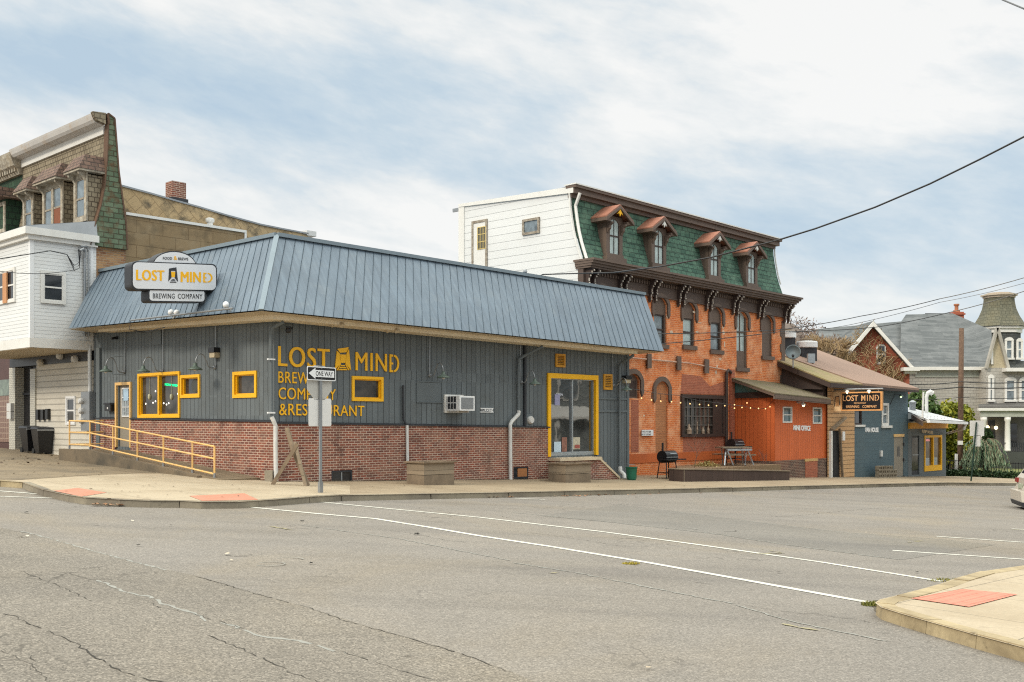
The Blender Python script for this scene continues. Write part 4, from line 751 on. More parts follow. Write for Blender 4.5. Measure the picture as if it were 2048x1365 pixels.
stext(mb, '&', 1.135, 1.225, zc+H+.07, zc+H+.17, o=-.015)
mb.build('lettering', m_yellow, rt)
mb = MB(); g_ = [(.08, .9), (.82, 1), (1, .05), (.72, .3), (.62, .32), (.62, .75), (.3, .75), (.33, .32), (.25, .3), (0, .08)]
stext(mb, '', .97, 1.24, zc-.16, zc+.24, fn=lambda m, *c: [put_shape(m, s, *c) for s in ([(.08, .9), (.82, 1), (.72, .76), (.28, .76)], [(.08, .9), (.28, .76), (.33, .32), (0, .08)], [(.82, 1), (1, .05), (.66, .3), (.72, .76)], [(.36, .24), (.64, .24), (.66, .19), (.34, .19)], [(.28, .15), (.72, .15), (.74, .1), (.26, .1)], [(.2, .06), (.8, .06), (.84, 0), (.16, 0)])])
stext(mb, 'BREWING', .57, 1.16, zc-H-.21, zc-H-.08, o=-.015, spacing=1.1); stext(mb, 'COMPANY', 1.25, 1.94, zc-H-.21, zc-H-.08, o=-.015, spacing=1.1); stext(mb, 'FOOD', .84, 1.09, zc+H+.07, zc+H+.14, o=-.015); stext(mb, 'BREWS', 1.26, 1.54, zc+H+.07, zc+H+.14, o=-.015)
mb.build('lettering', m_char, rt); mb = MB(); stext(mb, '', 1.04, 1.17, zc-.02, zc+.12, o=.012, fn=lambda m, *c: put_shape(m, [(0, 1), (1, 1), (.85, 0), (.15, 0)], *c)); mb.build('glass_mark', m_yellow, rt)
mb = MB(); 
for u in (Wd-.5, Wd-.2): mb.beam(Wl.P(u, zc-.1, -.3), Wl.P(u, zc-.1, -1.3), .07, .07)
mb.lathe(Wl.P(Wd+.03, zc+.02, -.25), [(.07, 0), (.07, .1), (.12, .12), (.12, .16), (.05, .2)], 12, d); mb.build('mounting_arm', m_char, rt)
# flood bar in front of the roof
a, b_ = FRONT.pt(262, 641, OV+.15), FRONT.pt(466, 617, OV+.15); rt = thing('sign_light_bar', 'long galvanised pipe with three round flood lamps along the roof edge below the sign', 'light bar', a)
MB().tube([a, b_], .025, 8).build('pipe', m_galv, rt); MB().tube([a, a-Vector((.05, 0, .25)), a+Vector((.3, .2, -.33)), FRONT.pt(330, 655, OV-.2)], .012, 6).build('cable', m_black, rt)
for x, y, s in ((342, 625.5, -1), (353.5, 626, 1), (452, 610, -1)):
    p = FRONT.pt(x, y, OV+.1); j = MB().tube([p+Vector((.0, .05, 0)), p+Vector((.12*-s, .05, -.15))], .022, 6).build('lamp_arm', m_galv, rt); MB().ball(p, .085, 10).build('flood_lamp', m_white_clean, j, smooth=True)
mb = MB()
for t in (.3, .9): q = a.lerp(b_, t); mb.beam(q, q+Vector((.15, .3, .05)), .03, .03)
mb.build('bracket', m_galv, rt)
# --- ramp and rail
rp = thing('access_ramp', 'stained concrete ramp rising along the front wall to the tan door', 'ramp', FRONT.P(5, G(*FRONT.P(5, 0, .6).xy), .6))
RO = 1.22; zl = FRONT.at(128, 899.5, RO)[1]; ul = 9.65; ub = 7.7; ue_ = .55; ze = G(*FRONT.P(ue_, 0, RO).xy)+.015
mb = MB(); mb.hexa([FRONT.P(ue_, -1, .05), FRONT.P(ub, -1, .05), FRONT.P(ub, -1, RO), FRONT.P(ue_, -1, RO), FRONT.P(ue_, ze, .05), FRONT.P(ub, zl, .05), FRONT.P(ub, zl, RO), FRONT.P(ue_, ze, RO)]); mb.wbox(FRONT, ub, ul, -1, zl, .05, RO); mb.build('slope', m_walk_old, rp)
mb = MB(); o0, o1 = RO, RO+.14; mb.hexa([FRONT.P(ue_+.9, -1, o0), FRONT.P(ub, -1, o0), FRONT.P(ub, -1, o1), FRONT.P(ue_+.9, -1, o1), FRONT.P(ue_+.9, ze+.06, o0), FRONT.P(ub, zl+.03, o0), FRONT.P(ub, zl+.03, o1), FRONT.P(ue_+.9, ze+.06, o1)]); mb.wbox(FRONT, ub, ul+.002, -1, zl+.03, o0, o1); mb.build('retaining_edge', m_conc_dark, rp)
rl = thing('ramp_handrail', 'yellow pipe handrail with three rails running down the concrete ramp', 'handrail', FRONT.P(5, zl, RO)); ro = RO-.06
posts = [(139, 842, 899), (180, 843.5, 902), (226, 852, 911), (275, 861, 924), (327, 872, 934), (385, 885, 948), (429, 893.5, 956)]
for x, yt, yb in posts:
    u, zt_ = FRONT.at(x, yt, ro); zb_ = FRONT.at(x, yb, ro)[1]; q = MB().tube([FRONT.P(u, zb_+.12, ro), FRONT.P(u, zt_, ro)], .026, 8).build('post', m_rail, rl); MB().tube([FRONT.P(u, zb_-.05, ro), FRONT.P(u, zb_+.12, ro)], .032, 8).build('post_foot', m_galv, q)
ra = [(139, 842), (180, 843.5), (429, 893.5)]; rb = [(139, 865), (180, 866.5), (429, 918)]; rc = [(139, 889), (180, 891), (429, 948.5)]
for l in (ra, rb, rc): MB().tube([FRONT.pt(x, y, ro) for x, y in l], .024, 8).build('rail', m_rail, rl)
for l in (ra, rb, rc): u, z = FRONT.at(139, l[0][1], ro); MB().tube([FRONT.P(u, z, ro), FRONT.P(u-.02, z, .08)], .022, 8).build('rail', m_rail, rl)
# ------------------------------------------------------------------ three storey brick building
Bc = Vector((2.59, 37.6, 0)); BF = Wall(Bc, R_, NR); BW = Wall(Bc, L_, NL); BL = 14.8
bk = thing('brick_mansard_building', 'three storey orange painted brick building with green shingled mansard and brown bracketed cornice', 'building', Bc+Vector((0, 0, -.4)))
ZC = 7.15                                        # wall head
wins = []
for (x0, x1, yt, yb, yg, kind) in ((1193, 1213, 576, 675, 612, 'sash'), (1251, 1272, 586, 682, 620, 'sash'), (1308, 1333, 595, 689, 629, 'sash'), (1366, 1389.5, 605.5, 692, 637, 'curt'), (1421, 1443.5, 615, 701, 645.5, 'sash'), (1473, 1494.5, 624, 736, 624, 'door'), (1524, 1544.5, 631, 713, 713, 'shut')):
    u0, u1, z0, z1 = BF.rect(x0, x1, yt, yb); zg_ = BF.at((x0+x1)/2, yg)[1]; wins.append((u0, u1, z0, z1, zg_, kind))
gw = [BF.rect(1262, 1279, 748, 797), BF.rect(1311, 1335, 763, 915), BF.rect(1365, 1448, 793, 873)]
gw[0] = (gw[0][0]-.3, gw[0][1], gw[0][2], gw[0][3])
mb = MB(); holes = [w_[:4] for w_ in wins]+[gw[0], gw[1], gw[2]]; mb.wall(BF, 0, BL, -.55, ZC, 0, holes, .16); RISE = .27
def arc_uz(u0, u1, zs, rise, n=10, k=0.0):
    h = (u1-u0)/2; r = (h*h+rise*rise)/(2*rise); cz = zs+rise-r; a = math.asin(min(1, h/r)); uc_ = (u0+u1)/2
    return [(uc_+(r+k)*math.sin(-a+2*a*i/n), cz+(r+k)*math.cos(-a+2*a*i/n)) for i in range(n+1)]
for (u0, u1, z0, z1) in [w_[:4] for w_ in wins]+[gw[0], gw[1]]:
    ar = arc_uz(u0, u1, z1-RISE, RISE); m = len(ar)//2
    mb.wpoly(BF, ar[:m+1]+[(u0, z1)], -.15, 0); mb.wpoly(BF, ar[m:]+[(u1, z1)], -.15, 0)
mb.quad(BF.P(BL, -1.8, 0), BF.P(BL, -1.8, -7), BF.P(BL, ZC, -7), BF.P(BL, ZC, 0))
mb.build('wall', m_orange_brick, bk)
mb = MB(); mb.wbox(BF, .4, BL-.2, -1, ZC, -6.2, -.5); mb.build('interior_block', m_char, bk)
MB().wbox(BF, -.0, BL, -1.9, -.55, -.3, .05).build('stone_foundation', m_stone, bk)
mb = MB(); a_, b2_, c_, d_ = BF.rect(1262, 1465, 905, 917.5); mb.wbox(BF, 0, 9.5, c_-.1, d_, .003, .03); mb.build('painted_band', m_orange, bk)
for (x0, x1, y0, y1) in ((1366, 1449, 872, 906), (1262, 1277, 800, 905)): 
    a_, b2_, c_, d_ = BF.rect(x0, x1, y0, y1); MB().wbox(BF, a_, b2_, c_, d_, .0, .008).build('infill_patch', m_infill, bk)
a_, b2_, c_, d_ = BF.rect(1361, 1450, 758, 789); MB().wpoly(BF, [(a_, c_), (b2_, c_), (b2_, d_-.05), ((a_+b2_)/2+.5, c_+.35), ((a_+b2_)/2-.2, d_+.1), (a_+.1, d_+.15)], 0, .008).build('infill_patch', m_infill, bk)
u0, u1, z0, z1 = gw[1]; ar = arc_uz(u0, u1, z1-RISE, RISE); MB().wpoly(BF, [(u1, z0), (u0, z0)]+ar, -.16, -.05).build('bricked_up_window', m_tan_infill, bk)
# hoods, sashes
def hood(W, u0, u1, z1, parent, legs=.55, th=.17, name='arch_hood', o=.07):
    mb = MB(); zs = z1-RISE; ai = arc_uz(u0-.02, u1+.02, zs, RISE); ao = arc_uz(u0-.02-th, u1+.02+th, zs, RISE+th*.95)
    for i in range(len(ai)-1): mb.wpoly(W, [ai[i], ai[i+1], ao[i+1], ao[i]], .0, o)
    for s, a, b in ((-1, ao[0], ai[0]), (1, ai[-1], ao[-1])):
        mb.wpoly(W, [a, b, (b[0], zs-legs+.14), (a[0], zs-legs+.14)], 0, o-.003); q = (a[0] if s < 0 else b[0]); mb.wpoly(W, [(a[0]-.0, zs-legs+.14), (b[0], zs-legs+.14), ((a[0]+b[0])/2, zs-legs)], 0, o)
    return mb.build(name, m_brown, parent)
for i, (u0, u1, z0, z1, zg_, kind) in enumerate(wins):
    ar = arc_uz(u0, u1, z1-RISE, RISE)
    fr = MB(); fr.wbox(BF, u0, u0+.07, z0, z1-RISE-.002, -.14, -.05); fr.wbox(BF, u1-.07, u1, z0, z1-RISE-.002, -.14, -.05)
    nm = 'window' if kind != 'door' else 'balcony_door'; w_ = fr.build(nm, m_brown, bk); hood(BF, u0, u1, z1, w_)
    if kind in ('sash', 'curt'):
        MB().wpoly(BF, [(u1-.07, zg_), (u0+.07, zg_)]+[(max(u0+.07, min(u1-.07, a)), b) for a, b in ar], -.13, -.07).build('shutter_panel', m_brown, w_)
        MB().quad(BF.P(u0+.07, z0, -.135), BF.P(u1-.07, z0, -.135), BF.P(u1-.07, zg_, -.135), BF.P(u0+.07, zg_, -.135)).build('pane', m_curtain if kind == 'curt' else m_glass_sky, w_)
        zm = (z0+zg_)/2; MB().ring(BF, u0+.07, u1-.07, z0, zg_, .05, -.133, -.085).wbox(BF, u0+.12, u1-.12, zm-.03, zm+.03, -.133, -.085).build('sash', m_brown_dk, w_)
    elif kind == 'door':
        zp = BF.at(1483, 702)[1]; MB().wpoly(BF, [(u1-.07, zp), (u0+.07, zp)]+[(max(u0+.07, min(u1-.07, a)), b) for a, b in ar], -.14, -.135).build('pane', m_curtain, w_)
        mb = MB(); mb.wbox(BF, u0+.07, u1-.07, z0, zp, -.14, -.09); mb.wbox(BF, u0+.07, u1-.07, BF.at(1483, 664)[1]-.03, BF.at(1483, 664)[1]+.03, -.13, -.09); mb.wbox(BF, (u0+u1)/2-.02, (u0+u1)/2+.02, zp, z1-.1, -.13, -.1); mb.build('door_panel', m_brown, w_)
    else: MB().wpoly(BF, [(u1-.07, z0), (u0+.07, z0)]+[(max(u0+.07, min(u1-.07, a)), b) for a, b in ar], -.13, -.08).build('shutter_panel', m_brown, w_)
    MB().wbox(BF, u0-.08, u1+.08, z0-.17, z0, -.1, .09).build('sill', m_brown, w_)
for (u0, u1, z0, z1) in gw[:2]: hood(BF, u0, u1, z1, bk, .6, .2)
u0, u1, z0, z1 = gw[0]; ar = arc_uz(u0, u1, z1-RISE, RISE); w_ = MB().wpoly(BF, [(u1, z0), (u0, z0)]+ar, -.15, -.1).build('shuttered_window', m_brown, bk); MB().wbox(BF, u0+.12, u1-.1, z0+.08, z1-RISE, -.1, -.085).build('shutter_panel', m_brown_dk, w_)
# display window box
u0, u1, z0, z1 = BF.rect(1364, 1450, 790, 874, .08); ob_ = .10; ug = BF.at(1432, 820, .2)[0]
w_ = MB().ring(BF, u0, u1, z0, z1, .16, -.1, ob_, .12).build('display_window', m_brown_dk, bk); w_['label'] = 'wide many paned shop window in a dark projecting frame'
MB().wbox(BF, ug, u1-.16, z0+.12, z1-.16, -.1, ob_-.05).build('side_panel', m_brown_dk, w_)
MB().quad(BF.P(u0+.16, z0+.12, -.02), BF.P(ug, z0+.12, -.02), BF.P(ug, z1-.16, -.02), BF.P(u0+.16, z1-.16, -.02)).build('pane', m_glass_in, w_)
mb = MB(); 
for i in range(1, 7): x = u0+.16+(ug-u0-.16)*i/7; mb.wbox(BF, x-.018, x+.018, z0+.12, z1-.16, -.015, .02)
for i in range(1, 4): z = z0+.12+(z1-z0-.28)*i/4; mb.wbox(BF, u0+.16, ug, z-.018, z+.018, -.014, .024)
mb.build('muntin', paint('muntin grey brown', (.13, .12, .11), .6), w_)
for t, h_, r_ in ((.14, .42, .11), (.4, .5, .035), (.58, .3, .07), (.75, .4, .05)): MB().lathe(BF.P(u0+.2+(ug-u0)*t, z0+.13, .06), [(r_, 0), (r_*1.1, h_*.4), (r_*.5, h_*.7), (.02, h_)], 8).build('window_ornament', paint('pale ornaments', (.30, .22, .16), .6, .4, scale=7), w_)

# cornice
def ubox(mb, u0, u1, z0, z1, o0, o1): mb.wbox(BF, u0, u1, z0, z1, o0, o1)
zc = zline(BF, (1182, 514), (1604, 596), .6); zq = zc(7.4); 
mb = MB(); 
def sl(mb, u0, u1, za, zb_, o0, o1):
    f = lambda u: zc(u)-zq
    mb.hexa([BF.P(u0, za+f(u0), o0), BF.P(u1, za+f(u1), o0), BF.P(u1, za+f(u1), o1), BF.P(u0, za+f(u0), o1), BF.P(u0, zb_+f(u0), o0), BF.P(u1, zb_+f(u1), o0), BF.P(u1, zb_+f(u1), o1), BF.P(u0, zb_+f(u0), o1)])
sl(mb, -.12, BL+.62, zq-.08, zq, -.35, .64); sl(mb, -.1, BL+.56, zq-.17, zq-.08, -.3, .57); sl(mb, -.08, BL+.48, zq-.26, zq-.17, -.3, .49); sl(mb, -.05, BL+.4, zq-.33, zq-.26, -.3, .42)
cr = mb.build('cornice', m_brown, bk)
mb = MB(); sl(mb, -.03, BL+.06, zq-.92, zq-.33, -.2, .06); sl(mb, -.04, BL+.09, zq-.96, zq-.92, -.2, .1); mb.build('frieze', paint('frieze brown', (.085, .058, .047), .6, .15), cr)
mb = MB(); u = .3
while u < BL: sl(mb, u, u+.08, zq-.52, zq-.40, .06, .13); u += .165
mb.build('dentils', m_brown, cr)
for cx_ in (1176, 1240, 1301, 1358, 1413, 1466, 1517, 1569):
    for s in (-1, 1):
        u = BF.at(cx_, 575)[0]+.17*s; f = zc(u)-zq; prof = [(.06, -.34), (.40, -.34), (.42, -.45), (.34, -.52), (.25, -.55), (.24, -.68), (.18, -.8), (.19, -.92), (.16, -1.08), (.09, -1.2), (.06, -1.22)]
        cb_ = MB().extr([BF.P(u-.055, zq+f+z, o) for o, z in prof], R_*.11).build('cornice_bracket', m_brown_dk, bk); studs = MB()
        for o, z in ((.44, -.42), (.27, -.6), (.215, -.86), (.17, -1.1)): studs.ball(BF.P(u, zq+f+z, o), .035, 6)
        for o, z in ((.38, -.5), (.24, -.75), (.2, -.98)): studs.wbox(BF, u-.058, u-.045, zq+f+z-.06, zq+f+z+.06, o-.02, o+.02)
        studs.build('scroll_beading', paint('cream picked out trim', (.52, .47, .41), .6, .1), cb_)
# mansard: flared profile swept along the front
zt0 = zline(BF, (1162, 386), (1540, 489), -.6)(7.4); prof = [(-.02, zq), (-.13, zq+.28), (-.27, zq+.66), (-.4, zq+1.1), (-.5, zq+1.6), (-.57, zq+2.05), (-.6, zt0)]
mb = MB(); f = lambda u: zc(u)-zq
for (o0, za), (o1, zb_) in zip(prof[:-1], prof[1:]): mb.quad(BF.P(0.08, za+f(0), o0), BF.P(BL, za+f(BL), o0), BF.P(BL-.0, zb_+f(BL), o1), BF.P(.08, zb_+f(0), o1))
e1 = [BF.P(BL, z+f(BL), o) for o, z in prof]; mb.poly(e1+[BF.P(BL, zt0+f(BL), -6.5), BF.P(BL, zq+f(BL), -6.5)])
e0 = [BF.P(.0, z+f(0), o-.05) for o, z in prof]
mb.build('mansard_roof', m_gshingle, bk, recalc=False)
mb = MB(); sl(mb, -.02, BL+.1, zt0-.24, zt0-.1, -.7, -.52); sl(mb, -.05, BL+.2, zt0-.1, zt0+.1, -.7, -.36); sl(mb, -.08, BL+.26, zt0+.1, zt0+.2, -.75, -.26); mb.build('roof_cornice', m_brown, bk)
mb = MB(); sl(mb, -.1, BL+.28, zt0+.2, zt0+.245, -.8, -.23); mb.build('roof_edge', m_white, bk)
mb = MB(); zt = lambda u: zt0+.2+f(u); mb.poly([BF.P(0, zt0+.2+f(0), -.7), BF.P(BL, zt0+.2+f(BL), -.7), BF.P(BL, zt0-.1+f(BL), -6.4), BF.P(0, zt0+.05, -6.4)]); mb.build('flat_roof', m_char, bk, recalc=False)
mb = MB(); mb.tube([BF.P(.14, z+f(0), o+.06) for o, z in [(-.3, zt0-.1)]+[(a+.05, b) for a, b in prof[::-1][1:]]], .06, 8); mb.build('downpipe', m_white, bk); MB().tube([BF.P(BL+.05, z+f(BL), o+.04) for o, z in prof[::-1][:5]], .035, 6).build('downpipe', m_pipe, bk)
# white side wall
ue2 = BW.at(919, 450)[0]; za = BW.at(1150, 374)[1]; zb2 = BW.at(919, 414)[1]
pts = [BF.P(-.0, z, o) for o, z in [(0, 2), (0, zq+f(0)-.3)]+[(o, z+f(0)) for o, z in prof]]; top0 = BF.P(0, za-.02, -.5)
mb = MB(); mb.poly(pts+[top0, BW.P(ue2, zb2), BW.P(ue2, 2)]); mb.build('side_wall', m_white_wide, bk, recalc=False)
mb = MB(); mb.hexa([BW.P(.4, za-.22, .0), BW.P(ue2, zb2-.02, .0), BW.P(ue2, zb2-.02, .06), BW.P(.4, za-.22, .06), BW.P(.4, za+.02, .0), BW.P(ue2, zb2+.1, .0), BW.P(ue2, zb2+.1, .06), BW.P(.4, za+.02, .06)])
mb.wbox(BW, ue2-.3, ue2+.02, 2, zb2, .0, .04); 
for (o0, z0), (o1, z1) in zip(prof[:-1], prof[1:]): mb.beam(BF.P(-.03, z0+f(0), o0), BF.P(-.03, z1+f(0), o1), .05, .09, up=NL)
mb.build('side_trim', m_white, bk)
a_, b2_, c_, d_ = BW.rect(944.5, 975.5, 441, 560); dr = MB().ring(BW, a_, b2_, c_, d_, .1, .0, .05).build('side_door', m_darkwood, bk); MB().wbox(BW, a_+.1, b2_-.1, c_+.1, d_-.1, .0, .03).build('door_leaf', m_white, dr)
x0, x1, y0, y1 = BW.rect(956, 973.5, 454, 499); MB().wbox(BW, x0, x1, y0, y1, .03, .034).build('door_glass', paint('dusty dark glass', (.12, .11, .08), .3), dr); mb = MB(); mb.ring(BW, x0, x1, y0, y1, .03, .034, .05)
for i in range(1, 3): mb.wbox(BW, x0+(x1-x0)*i/3-.012, x0+(x1-x0)*i/3+.012, y0+.03, y1-.03, .034, .046); mb.wbox(BW, x0+.03, x1-.03, y0+(y1-y0)*i/3-.012, y0+(y1-y0)*i/3+.012, .034, .048)
mb.build('glazing_bars', paint('buttery paint', (.65, .5, .2), .6), dr)
a_, b2_, c_, d_ = BW.rect(1046, 1080, 437.5, 469); w_ = MB().ring(BW, a_, b2_, c_, d_, .09, .0, .06).build('side_window', m_darkwood, bk); MB().wbox(BW, a_+.09, b2_-.09, c_+.09, d_-.09, .0, .015).build('pane', m_glass_sky, w_)
p = BW.P(ue2+.05, zb2-.1, -.02); MB().beam(p, p+L_*.35, .06, .14).build('gutter_stub', m_galv, bk)
# dormers
DM = [(1218, 1240, 439, 509, 1241, 410.5), (1309, 1327, 461, 528, 1330, 433), (1421, 1437, 489, 552, 1440, 464), (1496, 1511, 508, 567.5, 1514.5, 481)]
for i, (x0, x1, yt, yb, xa, ya) in enumerate(DM):
    od = -.02; u0, u1, z0, z1 = BF.rect(x0, x1, yt, yb, od); um = (u0+u1)/2; hw = .62; RI = .2; ar = arc_uz(um-.3, um+.3, z1-RI, RI)
    dm = MB().wbox(BF, um-.48, um+.48, z0-.12, z1-.03, -1.2, od-.07).build('dormer', m_brown, bk)
    if i == 0: dm['label'] = 'dormer with a yellow gable ornament'
    mb = MB(); mb.wbox(BF, um-.5, um-.3, z0, z1+.1, -.2, od); mb.wbox(BF, um+.3, um+.5, z0, z1+.1, -.2, od); m = len(ar)//2
    mb.wpoly(BF, ar[:m+1]+[(um, z1+.1), (um-.3, z1+.1)], -.1, od-.002); mb.wpoly(BF, ar[m:]+[(um+.3, z1+.1), (um, z1+.1)], -.1, od-.002); mb.build('dormer_face', m_brown, dm)
    mb = MB(); mb.wbox(BF, um-.6, um+.6, z0-.3, z0-.12, -.5, od+.12); mb.wbox(BF, um-.5, um+.5, z0-.12, z0, -.3, od+.05); mb.build('dormer_sill', m_brown, dm)
    MB().wpoly(BF, [(um+.3, z0), (um-.3, z0)]+ar, od-.06, od-.045).build('pane', m_curtain, dm)
    mb = MB(); zm = z0+(z1-z0)*.52; mb.wbox(BF, um-.3, um+.3, zm-.025, zm+.025, od-.04, od-.015); mb.wbox(BF, um-.012, um+.012, z0, z1-.02, od-.042, od-.02); mb.wbox(BF, um-.3, um-.27, z0, z1-RI, od-.04, od-.01); mb.wbox(BF, um+.27, um+.3, z0, z1-RI, od-.04, od-.01); mb.build('sash', m_brown_dk, dm)
    mb = MB(); ze_ = z1-.02; zp = ze_+.52; oo = .26
    for s in (-1, 1): mb.hexa([BF.P(um+s*.82, ze_-.02, -1.2), BF.P(um, zp-.02, -1.2), BF.P(um, zp-.02, oo), BF.P(um+s*.82, ze_-.02, oo), BF.P(um+s*.82, ze_+.03, -1.2), BF.P(um, zp+.03, -1.2), BF.P(um, zp+.03, oo), BF.P(um+s*.82, ze_+.03, oo)])
    mb.build('dormer_roof', m_copper, dm)
    mb = MB()
    for s in (-1, 1): mb.hexa([BF.P(um+s*.84, ze_-.16, oo-.05), BF.P(um, zp-.14, oo-.05), BF.P(um, zp-.14, oo+.03), BF.P(um+s*.84, ze_-.16, oo+.03), BF.P(um+s*.84, ze_-.03, oo-.05), BF.P(um, zp-.03, oo-.05), BF.P(um, zp-.03, oo+.03), BF.P(um+s*.84, ze_-.03, oo+.03)]); mb.wbox(BF, um+s*.67-.16, um+s*.67+.16, ze_-.15, ze_-.03, -.9, oo-.06)
    for s in (-1, 1): mb.extr([BF.P(um+s*.42-.06, z, o) for o, z in ((0, ze_-.15), (.22, ze_-.15), (.22, ze_-.2), (.12, ze_-.28), (.11, ze_-.38), (.05, ze_-.45), (0, ze_-.55))], R_*.12)
    mb.build('dormer_bargeboard', m_brown, dm)
    mb = MB(); mb.wpoly(BF, [(um-.17, zp-.36), (um-.06, zp-.30), (um, zp-.42), (um+.06, zp-.30), (um+.17, zp-.36), (um, zp-.16)], oo-.04, oo+.0); mb.build('gable_ornament', m_yellow if i == 0 else m_white, dm)
# quoins, wall conduit, beam ends, brown drain
mb = MB(); z = -.5; k = 0
while z < ZC-.9: mb.wbox(BF, BL-(.42 if k % 2 else .28), BL+.01, z, z+.36, .0, .03); z += .36; k += 1
mb.build('quoins', m_brown, bk)
mb = MB(); cp = [(1262, 716), (1380, 727), (1434, 737), (1462, 743)]; mb.tube([BF.pt(x, y, .08) for x, y in cp], .03, 8); mb.build('wall_conduit', paint('pink painted pipe', (.55, .36, .27), .6), bk)
for x, y0, y1 in ((1298, 708, 737), (1357.5, 713, 741), (1413, 719, 747)): a_, b2_, c_, d_ = BF.rect(x-4, x+4, y0, y1, .1); q = MB().wbox(BF, a_, b2_, c_, d_, .09, .14).wbox(BF, (a_+b2_)/2-.02, (a_+b2_)/2+.02, c_, d_, .0, .09).build('beam_end', m_brown, bk)
MB().tube([BF.pt(x, y, o) for x, y, o in ((1462, 746, .12), (1457, 741, .12), (1453.5, 745, .12), (1453, 756, .12), (1453, 916, .12))], .07, 10).build('drain_pipe', m_brown_dk, bk)
a_, b2_, c_, d_ = BF.rect(1458, 1465, 740, 905); MB().wbox(BF, a_, b2_, c_, d_, .0, .12).build('brick_pilaster', m_infill, bk)
mb = MB()                                        # bare and patched spots in the paint
for x, y, wx, wy in ((1394, 664, 4, 2), (1446, 655, 3, 3), (1447, 666, 3, 5), (1449, 690, 2, 7), (1440, 718, 5, 3), (1434, 733, 2, 3), (1432, 745, 3, 4), (1343, 664, 4, 2.5), (1400, 646, 5, 1.5), (1335, 634, 3, 3), (1288, 832, 2, 1.5), (1390, 625, 6, 2)):
    u, z = BF.at(x, y); pts = [(u+math.cos(a)*wx*.03*random.uniform(.7, 1.2), z+math.sin(a)*wy*.022*random.uniform(.7, 1.2)) for a in [i*math.pi/4 for i in range(8)]]; mb.wpoly(BF, pts, 0, .006)
mb.build('bare_patches', paint('bare mortar patch', (.6, .47, .36), .9, .2), bk)
u0, u1, z0, z1 = BF.rect(1281, 1304, 860, 872); rt = thing('painted_notice_board', 'small white hand lettered notice board on the orange brick wall', 'sign', BF.P(u0, z0, 0)); MB().wbox(BF, u0, u1, z0, z1, .035, .07).build('board', m_white_clean, rt)
mb = MB(); wtext(mb, BF, 'THE OTHER', 1283, 862, 865.5, 1302, 862.5, 866, .071, .003); wtext(mb, BF, 'SIDE OF THE MIND', 1283, 867.5, 870.5, 1302, 868, 871, .071, .003); mb.build('lettering', m_char, rt)
# ------------------------------------------------------------------ left row house with the bay
UB = 10.2; BO = 2.0; UN = 16.9
LS = Wall(FRONT.P(UB, 0).xy, R_, NR)             # its long side wall, u runs back from the street
rh = thing('rowhouse', 'old rowhouse with white sided bay, tan shingled mansard and stained blank side wall', 'house', FRONT.P(UB+2, .4, 0))
zb0 = 4.22; zbt = 7.3
mb = MB(); a = FRONT.P(UB, 0, BO); 
bz = lambda u0, u1, z0, z1, o0, o1, m=None: (m or MB()).wbox(FRONT, u0, u1, z0, z1, o0, o1)
by = thing; bay = MB().wbox(FRONT, UB, UN-.3, zb0+.02, zbt, -.1, BO).build('bay', m_white_lap, rh)
MB().wbox(FRONT, UB-.02, UN-.3, zb0-.28, zb0+.02, -.1, BO+.03).build('bay_skirt', m_white, bay); MB().wbox(FRONT, UB+.01, UN-.3, zb0-.3, zb0-.281, -.1, BO+.01).build('bay_soffit', m_soffit, bay)
mb = MB(); mb.wbox(FRONT, UB-.015, UB+.1, zb0+.02, zbt, BO-.1, BO+.02); mb.wbox(FRONT, UB-.015, UB, zb0+.02, zbt, .0, .1); mb.build('corner_boards', m_white_clean, bay)
mb = MB(); mb.wbox(FRONT, UB-.12, UN-.2, zbt, zbt+.14, -.1, BO+.12); mb.wbox(FRONT, UB-.22, UN-.2, zbt+.14, zbt+.36, -.1, BO+.24); mb.build('bay_gutter', m_white, bay)
mb = MB(); mb.hexa([FRONT.P(UB-.2, zbt+.362, -.05), FRONT.P(UN-.2, zbt+.362, -.05), FRONT.P(UN-.2, zbt+.362, BO+.2), FRONT.P(UB-.2, zbt+.362, BO+.2), FRONT.P(UB-.1, zbt+.85, -.05), FRONT.P(UN-.2, zbt+.85, -.05), FRONT.P(UN-.2, zbt+.39, BO+.2), FRONT.P(UB-.2, zbt+.39, BO+.2)]); mb.build('bay_roof', m_galv, bay)
# bay windows
BF2 = Wall(FRONT.P(0, 0, BO).xy, L_, NL); 
def sashwin(W, x0, x1, y0, y1, parent, fm, pm, fw=.09, name='window', mid=None, o=.0):
    u0, u1, z0, z1 = W.rect(x0, x1, y0, y1, o); w_ = MB().ring(W, u0, u1, z0, z1, fw, o, o+.05).build(name, fm, parent); MB().wbox(W, u0+fw, u1-fw, z0+fw, z1-fw, o, o+.012).build('pane', pm, w_)
    zm = (z0+z1)/2; mb = MB(); mb.ring(W, u0+fw, u1-fw, z0+fw, z1-fw, .035, o+.012, o+.03); mb.wbox(W, u0+fw+.035, u1-fw-.035, zm-.025, zm+.025, o+.012, o+.034)
    if mid: um = W.at(mid, y0)[0]; mb.wbox(W, um-.04, um+.04, z0+fw, z1-fw, o+.035, o+.045)
    mb.build('sash', fm, w_); return w_
LS2 = Wall(FRONT.P(UB, 0, BO).xy, R_, NR)
sashwin(LS2, 81, 131, 543, 608, bay, m_white, m_glass)
w_ = sashwin(BF2, -40, 32, 543, 611, bay, m_white, m_glass); a_, b2_, c_, d_ = BF2.rect(10, 18, 547, 607); MB().wbox(BF2, a_, b2_, c_, d_, .03, .08).build('mullion', paint('bare orange wood', (.50, .25, .12), .7), w_)
